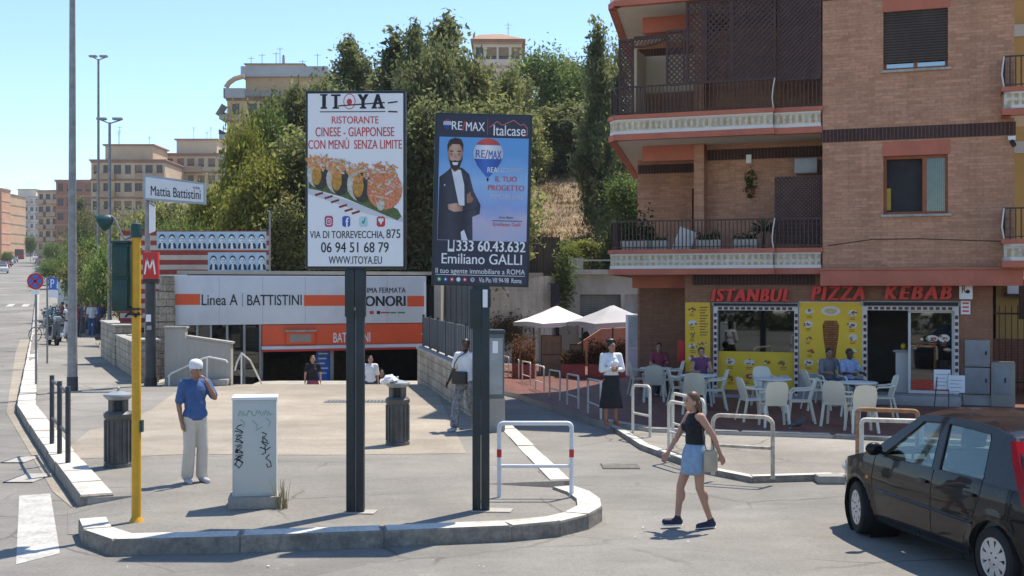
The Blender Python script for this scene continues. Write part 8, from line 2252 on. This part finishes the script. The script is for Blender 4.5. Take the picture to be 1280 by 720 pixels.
o = leafmesh('hillside_shrubs', np.concatenate(P_), 0.11, LF_OLI, None, 2.2, 5, shade=np.concatenate(Tn)); o['kind'] = 'stuff'; tag(o, 'low green shrubs covering the slope below the trees', 'shrubs')
P_, Tn = [], []
scatter(230, 1.2, 6.2, 58, 82, .12, .4, lambda x, y: not bare(x, y), 40)
scatter(120, -16, 10, 46, 90, .3, .4, lambda x, y: y > 44.5 + 13.5 * sstep(-4.5, -1, x), 40)
o = leafmesh('dry_grass_cover', np.concatenate(P_), 0.09, LF_DRY, None, 5, 6, updir=(0, 0, 1.0), shade=np.concatenate(Tn)); o['kind'] = 'stuff'; tag(o, 'dry yellow grass on the bare slope', 'grass')
# ivy hanging on the corner of the retaining wall, dry creeper on its face
g = np.random.default_rng(8)
def patch(name, lab, px, py, spx, spy, Y, n, m, seed, d=0.12):
    a = at(px, py, Y); n_ = n
    q = np.stack([g.normal(0, spx / FPX * Y, n_), -np.abs(g.normal(0, d, n_)), g.normal(0, spy / FPX * Y, n_)], 1)
    o = leafmesh(name, q, 0.085, m, None, 2.4, seed); o.location = (a.x, a.y, a.z); tag(o, lab, 'creeper'); return o
patch('ivy', 'green ivy hanging over the corner of the retaining wall', 706, 350, 6, 22, 55.2, 1500, LF_GRN, 4)
patch('ivy', 'dark ivy growing over the tall brown plank fence', 362, 306, 15, 24, 39.4, 2600, LF_OLI, 14)
patch('dry_creeper', 'dry brown creeper on the retaining wall left of the white parasol', 633, 414, 13, 9, 54.9, 1100, LF_DRY, 5)
# ------------------------------------------------------------------ apartment houses behind the trees and along the street
WDARK = mat('window_dark', (0.06, 0.065, 0.07), 0.25, var=0.3); WSHUT = mat('window_shutter', (0.24, 0.17, 0.11), 0.7, var=0.2); WSHG = mat('window_shutter_grey', (0.40, 0.41, 0.40), 0.7, var=0.2)
def hue(name, c): return mat(name, c, 0.85, var=0.1, scale=0.35, stain=tuple(x * 0.72 for x in c))
WINM = {}
def apartment(label, px0, px1, top, Y, floors, col, band, bays=None, rz=0.0, depth=12, base=0.0, balc=(), fl=3.0, pent=False, side_bays=0, group=None, roofcol=None, ant=2, shut=WSHUT, balcol=None):
    """px0..px1 front edge of the facade, top of the cornice; floors counted downwards from the top"""
    x0 = (px0 - 640) / FPX * Y; w = (px1 - px0) / FPX * Y / math.cos(rz); zt = CAMH + (360 - top) / FPX * Y
    b = thing('apartment_block', label, 'apartment block', (x0, Y, base), rz, group)
    H = zt - base
    wm = hue('facade_' + label.replace(' ', '_')[:24], col); bm_ = hue('band_' + label.replace(' ', '_')[:24], band)
    bays = bays or max(2, round(w / 3.2))
    holes = []
    for f in range(floors):
        z1 = H - 0.7 - fl * f; z0 = z1 - 1.5
        if z0 < 0.3: break
        for k in range(bays):
            c = w * (k + .5) / bays; ww = 0.62 if (k + f) % 3 else 0.5
            holes.append((c - ww, c + ww, z0, z1))
    mb = MB()
    facade(mb, 0, w, 0, H, holes, wm, 0, .3)
    for q in ([(0, depth, 0), (0, 0, 0), (0, 0, H), (0, depth, H)], [(w, 0, 0), (w, depth, 0), (w, depth, H), (w, 0, H)], [(w, depth, 0), (0, depth, 0), (0, depth, H), (w, depth, H)], [(0, 0, H), (w, 0, H), (w, depth, H), (0, depth, H)]): mb.face(q, wm)
    mb.build('wall', b)
    mb = MB()
    for f in range(floors + 1):
        z = H - fl * f
        if z < .5: break
        mb.box(-.12, w + .12, -.12, -.003, z - .32, z, bm_); mb.box(-.12, -.003, -.003, depth, z - .32, z, bm_); mb.box(w + .003, w + .12, -.003, depth, z - .32, z, bm_)
    mb.build('floor_band', b)
    mb = MB(); mb.box(-.3, w + .3, -.3, depth, H + .003, H + .22, roofcol or bm_); mb.build('roof', b)
    r = random.Random(int(px0 * 7 + px1))
    key = (shut.name,)
    if key not in WINM:
        g = MB(); g.box(-.62, .62, .2, .25, 0, 1.5, WDARK); g.box(-.62, -.54, .12, .2, 0, 1.5, shut); g.box(.54, .62, .12, .2, 0, 1.5, shut); g.box(-.04, .04, .14, .2, 0, 1.5, shut)
        A = g.build('window').data
        g = MB(); g.box(-.62, .62, .2, .25, 0, 1.5, WDARK); g.box(-.6, .6, .12, .17, .45, 1.5, shut); B = g.build('window').data
        for o in list(COL.objects):
            if o.data in (A, B): bpy.data.objects.remove(o)
        WINM[key] = (A, B)
    for h in holes:
        o = bpy.data.objects.new('window', r.choice(WINM[key])); COL.objects.link(o); o.parent = b; o.location = ((h[0] + h[1]) / 2, 0, h[2]); o.scale = ((h[1] - h[0]) / 1.24, 1, 1)
    bal = hue('balcony_' + label.replace(' ', '_')[:20], balcol or band)
    bmesh_ = None
    for (bx0, bx1) in balc:
        for f in range(1, floors + 1):
            z = H - fl * f
            if z < .5: continue
            g = MB(); g.box(w * bx0, w * bx1, -1.2, -.125, z - .2, z - .02, bal); g.box(w * bx0, w * bx1, -1.2, -1.1, z - .018, z + .85, bal); g.box(w * bx0, w * bx0 + .08, -1.1, -.125, z - .018, z + .85, bal); g.box(w * bx1 - .08, w * bx1, -1.1, -.125, z - .018, z + .85, bal); g.build('balcony', b)
    if pent:
        g = MB(); g.box(w * .15, w * .8, 1.5, depth - 2, H + .223, H + 2.7, wm); g.box(w * .12, w * .83, 1.2, depth - 1.8, H + 2.703, H + 2.95, bm_); g.build('penthouse', b)
    for k in range(ant):
        g = MB(); x = w * r.uniform(.2, .9); h0 = H + (2.95 if pent and .15 < x / w < .8 else .2); hh = r.uniform(1.5, 3.5); g.tube([(x, 3, h0), (x, 3, h0 + hh)], .035, GALV, 4); g.tube([(x - .5, 3, h0 + hh * .9), (x + .5, 3, h0 + hh * .9)], .025, GALV, 4); g.tube([(x - .3, 3, h0 + hh * .75), (x + .3, 3, h0 + hh * .75)], .025, GALV, 4); g.build('aerial', b)
    return b
# the flat roofed block above the wood, built storey by storey with its terraces
b = apartment('tan flat roofed block with grey terraces above the left end of the wood', 284, 412, 123, 165, 4, (0.50, 0.36, 0.21), (0.22, 0.15, 0.11), bays=6, base=8, ant=0, balcol=(0.36, 0.36, 0.35))
H = CAMH + (360 - 123) / FPX * 165 - 8
def ax(px): return (px - 284) / FPX * 165
def az(py): return CAMH + (360 - py) / FPX * 165 - 8
GT = hue('terrace_grey', (0.36, 0.38, 0.40)); TANF = hue('top_floor_tan', (0.46, 0.33, 0.20)); TANB = hue('top_cornice', (0.20, 0.14, 0.10))
mb = MB(); mb.box(ax(305), ax(408), 1.0, 10, H + .225, az(95), TANF); mb.build('top_floor', b)
mb = MB(); mb.box(ax(300), ax(409), .4, 10.5, az(95) + .003, az(82), GT); mb.box(ax(304), ax(376), 2, 9, az(82) + .003, az(77), TANF); mb.box(ax(301), ax(378), 1.8, 9.2, az(77) + .003, az(76), TANB); mb.build('roof_parapet', b)
mb = MB(); mb.box(ax(281), ax(307), -.6, .0 - .003, H + .0, az(111), GT); mb.box(ax(280.5), ax(282), -.6, 5, H, az(111), GT); mb.box(ax(282), ax(350), -.5, -.4, H + .225, az(114), mat('glass_rail', (0.2, 0.2, 0.19), .4)); mb.build('terrace_parapet', b)
mb = MB(); mb.tube([(ax(283), -.3, az(110)), (ax(287), -.3, az(104)), (ax(294), -.3, az(99)), (ax(306), -.3, az(95.5))], .35, TANF, 6); mb.build('arch', b)
for px, y0, y1 in ((349, 77, 66), (399.5, 88, 80)):
    mb = MB(); mb.box(ax(px - 1.5), ax(px + 1.5), 3, 3.4, az(y0 + 2), az(y1), GT); mb.box(ax(px - 1), ax(px + 1), 3, 3.3, az(y1) + .003, az(y1 - 2.5), TANB); mb.build('chimney', b)
for px, y0, y1 in ((306, 83, 64), (320, 77, 60), (338, 77, 58), (343, 77, 52), (391, 83, 60), (372, 77, 68)):
    mb = MB(); mb.tube([(ax(px), 4, az(y0)), (ax(px), 4, az(y1))], .04, GALV, 4); mb.tube([(ax(px) - .5, 4, az(y1 + 2)), (ax(px) + .5, 4, az(y1 + 2))], .03, GALV, 4); mb.build('aerial', b)
for k, (y0, y1) in enumerate(((150, 135), (175, 162), (200, 186))):
    mb = MB(); mb.box(ax(276), ax(286), -1.0, 3.5, az(y0), az(y0 - 6), GT); mb.box(ax(275.5), ax(277), -1.0, 3.5, az(y0 - 6) + .003, az(y0 - 12), DARKGREY); mb.build('side_balcony', b)
mb = MB(); mb.bar((ax(275), -1, az(146)), (ax(283), -1, az(133)), 3.0, .1, mat('awning_stripe', (0.25, 0.28, 0.27), .8)); mb.build('awning', b)
apartment('stepped tan apartment block with balconies left of the street name plate', 114, 206, 201, 200, 6, (0.56, 0.42, 0.28), (0.34, 0.20, 0.14), bays=7, base=4, balc=((.10, .34), (.62, 1.02)), pent=True, ant=3, balcol=(0.42, 0.27, 0.17))
apartment('tan apartment block behind the street name plate', 206, 284, 193, 212, 6, (0.57, 0.45, 0.31), (0.34, 0.22, 0.15), bays=6, base=4, balc=((.3, .6),), pent=True, ant=3, balcol=(0.44, 0.32, 0.21))
apartment('red brown apartment block behind the tan street block', 70, 116, 226, 250, 6, (0.34, 0.15, 0.09), (0.36, 0.24, 0.17), bays=4, base=6, ant=1)
apartment('pink tan apartment block right of the road with a shaded corner', 76, 110, 240, 285, 7, (0.52, 0.25, 0.12), (0.42, 0.24, 0.15), bays=4, base=8, balc=((.2, .5),), rz=.1)
apartment('pale tan apartment tower at the right kerb of the climbing road', 47, 76, 239, 290, 7, (0.58, 0.43, 0.29), (0.46, 0.33, 0.23), bays=3, base=8, balc=((.03, .4), (.55, .98)), rz=-.25)
apartment('cream apartment block closing the far end of the road', 15, 50, 246, 430, 7, (0.62, 0.55, 0.46), (0.5, 0.43, 0.35), bays=5, base=12, balc=((.03, .22), (.35, .62)), pent=True, shut=WSHG)
apartment('orange apartment block at the left edge of the photo', -44, 2, 236, 335, 6, (0.56, 0.29, 0.17), (0.54, 0.38, 0.27), bays=5, depth=6, base=9, balc=((.1, .4), (.6, .95)))
apartment('ochre apartment block behind the orange one on the left', -30, 13, 243, 380, 6, (0.50, 0.32, 0.19), (0.42, 0.28, 0.18), bays=5, base=11)
# the house on top of the wooded hill
hb = apartment('cream house with a sloping roof on top of the wooded hill', 592, 652, 52, 150, 3, (0.58, 0.50, 0.40), (0.36, 0.26, 0.19), bays=4, base=14, ant=1, roofcol=hue('roof_tile_far', (0.32, 0.19, 0.13)))
H = CAMH + (360 - 52) / FPX * 150 - 14
mb = MB(); w = 60 / FPX * 150; mb.loft2([Vector((-.4, -.5, H + .23)), Vector((w + .5, -.5, H + .23)), Vector((w + .5, 11, H + .23)), Vector((-.4, 11, H + .23))], [Vector((.6, 3, H + 1.5)), Vector((w - 2.6, 3, H + 1.6)), Vector((w - 2.6, 8, H + 1.6)), Vector((.6, 8, H + 1.5))], hue('roof_tile_far', (0.32, 0.19, 0.13))); mb.build('pitched_roof', hb)

# ------------------------------------------------------------------ vehicles on the street
def far_car_mesh(name, m):
    mb = MB(); prof = [(-2.0, .3), (-2.05, .75), (-1.9, .95), (-1.2, 1.0), (-.6, 1.42), (.9, 1.45), (1.6, 1.05), (1.95, .95), (2.0, .6), (1.95, .3)]
    def side(y, sc): return [Vector((y * (1 - .14 * max(0, (z - .95) / .5)), x, z)) for x, z in prof]
    A, B = side(-.84, 1), side(.84, 1); mb.loft2(A, B, m)
    for s in (-1, 1):
        mb.loft2([Vector((s * .80, -.95, 1.02)), Vector((s * .80, 1.35, 1.05)), Vector((s * .74, .85, 1.38)), Vector((s * .74, -.55, 1.36))][::s], [Vector((s * .845, -.95, 1.02)), Vector((s * .845, 1.35, 1.05)), Vector((s * .765, .85, 1.38)), Vector((s * .765, -.55, 1.36))][::s], WDARK)
    for y0, z0, y1, z1 in ((-1.17, 1.03, -.65, 1.40), (1.56, 1.08, .98, 1.42)):
        n = -0.02 if y0 < 0 else 0.02
        mb.face([Vector((-.72, y0 + n, z0)), Vector((.72, y0 + n, z0)), Vector((.66, y1 + n, z1)), Vector((-.66, y1 + n, z1))], WDARK)
    for y in (-1.25, 1.3):
        for s in (-1, 1): mb.tube([(s * .66, y, .31), (s * .86, y, .31)], .31, RUBBER, 12)
    for s in (-.6, .6): mb.box(s - .16, s + .16, -2.06, -2.0, .62, .78, LAMPC); mb.box(s - .16, s + .16, 1.97, 2.03, .7, .86, TAIL)
    return mb
CCOL = [mat('car_white', (0.62, 0.63, 0.64), .3), mat('car_silver', (0.32, 0.34, 0.36), .3, metal=.3), mat('car_dark_blue', (0.03, 0.04, 0.08), .3), mat('car_red', (0.35, 0.03, 0.03), .3), mat('car_grey', (0.15, 0.16, 0.17), .3)]
sdir = math.atan2(1, -0.392) - math.pi / 2
for k, (Y, off, c, lab) in enumerate(((187, 5.6, 0, 'white car nearest on the left side of the climbing road'), (206, 6.3, 1, 'silver parked car just beyond the nearest white car'), (222, 6.4, 3, 'red parked car on the left side of the climbing road'), (240, 6.4, 2, 'dark blue parked car on the left side of the climbing road'), (258, 6.5, 0, 'white parked car farther up the left side'), (280, 6.5, 4, 'grey parked car farther up the left side'), (305, 6.4, 1, 'silver parked car near the red bus'), (335, 1.0, 0, 'white car to the right of the red bus'), (300, -.6, 4, 'dark car parked at the right kerb far up the road'), (130, -.4, 0, 'white car at the right kerb behind the no stopping sign'), (150, -.5, 4, 'grey car at the right kerb beyond the white one'), (195, -.4, 1, 'silver car parked at the right kerb halfway up'), (230, -.4, 2, 'dark blue car parked at the right kerb farther up'), (265, .0, 3, 'red car at the right kerb below the tan tower'))):
    x = sx(Y) - off; mb = far_car_mesh('parked_car', CCOL[c]); o = mb.build('parked_car', loc=(x, Y, zg(x, Y) + .02)); o.rotation_euler = (0, 0, sdir); tag(o, lab, 'car', 'cars along the climbing road')
Y = 355; x = (24 - 640) / FPX * Y
t = thing('bus', 'dark red bus far up the climbing road', 'bus', (x, Y, zg(x, Y) + .02), sdir)
BUSR = mat('bus_red', (0.28, 0.03, 0.03), .4)
mb = MB(); mb.box(-1.25, 1.25, 0, 10, .35, 3.0, BUSR, bev=.12); mb.build('body', t)
mb = MB(); mb.box(-1.1, 1.1, -.03, .0, 1.3, 2.7, WDARK, bev=.02); mb.build('windscreen', t)
for s in (-1, 1):
    for y in (2, 7.5): mb = MB(); mb.tube([(s * 1.0, y, .5), (s * 1.27, y, .5)], .5, RUBBER, 12); mb.build('wheel', t)
# scooters parked on the pavement
def scooter_proto(m):
    t = thing('scooter', 'x', 'scooter')
    for y in (-.62, .62): mb = MB(); mb.tube([(-.05, y, .22), (.05, y, .22)], .22, RUBBER, 14); mb.build('wheel', t)
    mb = MB(); mb.plate([(.72, .28), (.62, .62), (.30, .70), (.05, .42), (-.25, .34), (-.42, .55), (-.50, .92), (-.56, .92), (-.60, .45), (-.45, .26), (.1, .24), (.5, .24)], -.15, .30, m)
    for v in mb.bm.verts: v.co = Vector((v.co.y, v.co.x, v.co.z))
    bmesh.ops.recalc_face_normals(mb.bm, faces=mb.bm.faces); mb.build('body', t)
    mb = MB(); mb.box(-.14, .14, .02, .68, .70, .80, TRIM, bev=.04); mb.build('seat', t)
    mb = MB(); mb.tube([(-.32, -.42, 1.0), (0, -.5, .98), (.32, -.42, 1.0)], .018, TRIM, 6); mb.tube([(0, -.5, .98), (0, -.62, .3)], .03, TRIM, 6)
    for s in (-1, 1): mb.ball((s * .28, -.5, 1.17), (.06, .02, .045), TRIM, 5); mb.tube([(s * .25, -.45, 1.0), (s * .28, -.5, 1.14)], .008, TRIM, 4)
    mb.build('handlebar', t)
    mb = MB(); mb.face([(-.2, -.55, .95), (.2, -.55, .95), (.17, -.48, 1.35), (-.17, -.48, 1.35)], GLASS); mb.build('windshield', t)
    mb = MB(); mb.box(-.17, .17, .55, .9, .82, 1.12, m, bev=.05); mb.build('top_box', t)
    return t
spr = None
sc = [(66, 432, 35, 'grey scooter nearest to the thin sign poles', 0), (70, 424, 30, 'second scooter in the row behind the parking sign', 1), (62, 420, 25, 'third scooter in the row behind the parking sign', 0), (74, 416, 30, 'scooter close to the left of the thick lamp column', 1), (63, 411, 20, 'far scooter in the row along the kerb', 1), (72, 408, 25, 'white scooter in the far part of the row along the kerb', 2), (80, 428, 40, 'scooter half hidden by the thick lamp column', 2), (58, 414, 25, 'silver scooter at the kerb side of the row', 1), (68, 404, 25, 'grey scooter at the far end of the row', 0), (76, 404, 25, 'silver scooter at the far end of the row', 1)]
protos = {}
for px, py, rz, lab, c in sc:
    p = gr(px, py, PV)
    if c not in protos:
        t = scooter_proto((CCOL[4], CCOL[1], CCOL[0])[c]); t.location = p; t.rotation_euler = (0, 0, math.radians(rz)); t['label'] = lab; t['group'] = 'scooters parked along the street'; protos[c] = t
    else: dup(protos[c], p, math.radians(rz), lab)
# a bicycle leaning by the stone wall, another by the scooters
def bicycle(label, loc, rz, m, lean=.12):
    t = thing('bicycle', label, 'bicycle', loc, rz); t.rotation_euler = (0, lean, rz)
    for y in (-.52, .52):
        mb = MB(); mb.tube([(0, y + .32 * math.cos(a), .34 + .32 * math.sin(a)) for a in (k * math.pi / 12 for k in range(24))], .018, RUBBER, 6, closed=True)
        for k in range(8): a = k * math.pi / 4; mb.tube([(0, y, .34), (0, y + .31 * math.cos(a), .34 + .31 * math.sin(a))], .003, GALV, 3)
        mb.build('wheel', t)
    mb = MB()
    for a, b in (((0, .52, .34), (0, .05, .34)), ((0, .05, .34), (0, .2, .85)), ((0, .2, .85), (0, .52, .34)), ((0, .05, .34), (0, -.38, .78)), ((0, .2, .8), (0, -.38, .82)), ((0, -.36, .95), (0, -.52, .34))): mb.tube([a, b], .018, m, 6)
    mb.build('frame', t)
    mb = MB(); mb.box(-.06, .06, .1, .34, .86, .92, TRIM, bev=.02); mb.build('saddle', t)
    mb = MB(); mb.tube([(-.28, -.3, 1.0), (0, -.38, .98), (.28, -.3, 1.0)], .014, TRIM, 6); mb.build('handlebar', t)
    return t
bicycle('orange bicycle leaning against the low stone wall behind the traffic light', gr(163, 462, PV), math.radians(25), mat('frame_orange', (0.6, 0.12, 0.03), .4))
bicycle('grey bicycle parked by the thin sign poles at the left', gr(56, 428, PV), math.radians(75), GALV)
# white vehicles glimpsed behind the parasols
for px, Y, c, lab, rz in ((772, 54, 0, 'white car glimpsed under the grey parasol behind the terrace', .5),):
    mb = far_car_mesh('parked_car', CCOL[c]); o = mb.build('parked_car', loc=((px - 640) / FPX * Y, Y, CAMH + (360 - 432) / FPX * Y)); o.rotation_euler = (0, 0, rz); tag(o, lab, 'car')
# a few scraps of litter and leaves on the ground
r = random.Random(99)
LIT = mat('litter_paper', (0.6, 0.58, 0.53), .8)
g = MB()
for k in range(45):
    px, py = r.choice(((r.uniform(120, 760), r.uniform(685, 715)), (r.uniform(560, 1040), r.uniform(600, 715)), (r.uniform(730, 830), r.uniform(640, 690))))
    p = gr(px, py, 0.0)
    if -4.5 < p.x < 1.05 and 11.0 < p.y < 21: continue
    s = r.uniform(.006, .02); a = r.uniform(0, 3); q = [Vector((math.cos(a + t_) * s * r.uniform(.5, 1), math.sin(a + t_) * s * r.uniform(.5, 1), .016 + r.uniform(0, .008))) for t_ in (0, 1.6, 3.1, 4.7)]
    g.face([Vector((p.x, p.y, 0)) + v for v in q], r.choice((LIT, LIT, mat('dead_leaf', (0.22, 0.14, 0.06), .9))))
o = g.build('litter_scraps'); o['kind'] = 'stuff'; tag(o, 'tiny scraps of litter and dead leaves scattered on the road', 'litter')

# the thin summer haze that pales the far end of the street
hz = MB(); hm = bpy.data.materials.new('haze_air'); hm.use_nodes = True; ht = hm.node_tree; ht.nodes.clear()
ho = _n(ht, 'ShaderNodeOutputMaterial'); hv = _n(ht, 'ShaderNodeVolumePrincipled'); hv.inputs['Color'].default_value = (0.86, 0.92, 1.0, 1); hv.inputs['Density'].default_value = 0.00022; hv.inputs['Anisotropy'].default_value = 0.2
ht.links.new(hv.outputs[0], ho.inputs['Volume'])
hz.box(-950, 650, -70, 1650, -3.2, 75, hm); h_ = hz.build('haze', smooth=False); h_['kind'] = 'stuff'; tag(h_, 'thin pale summer haze over the street', 'haze')
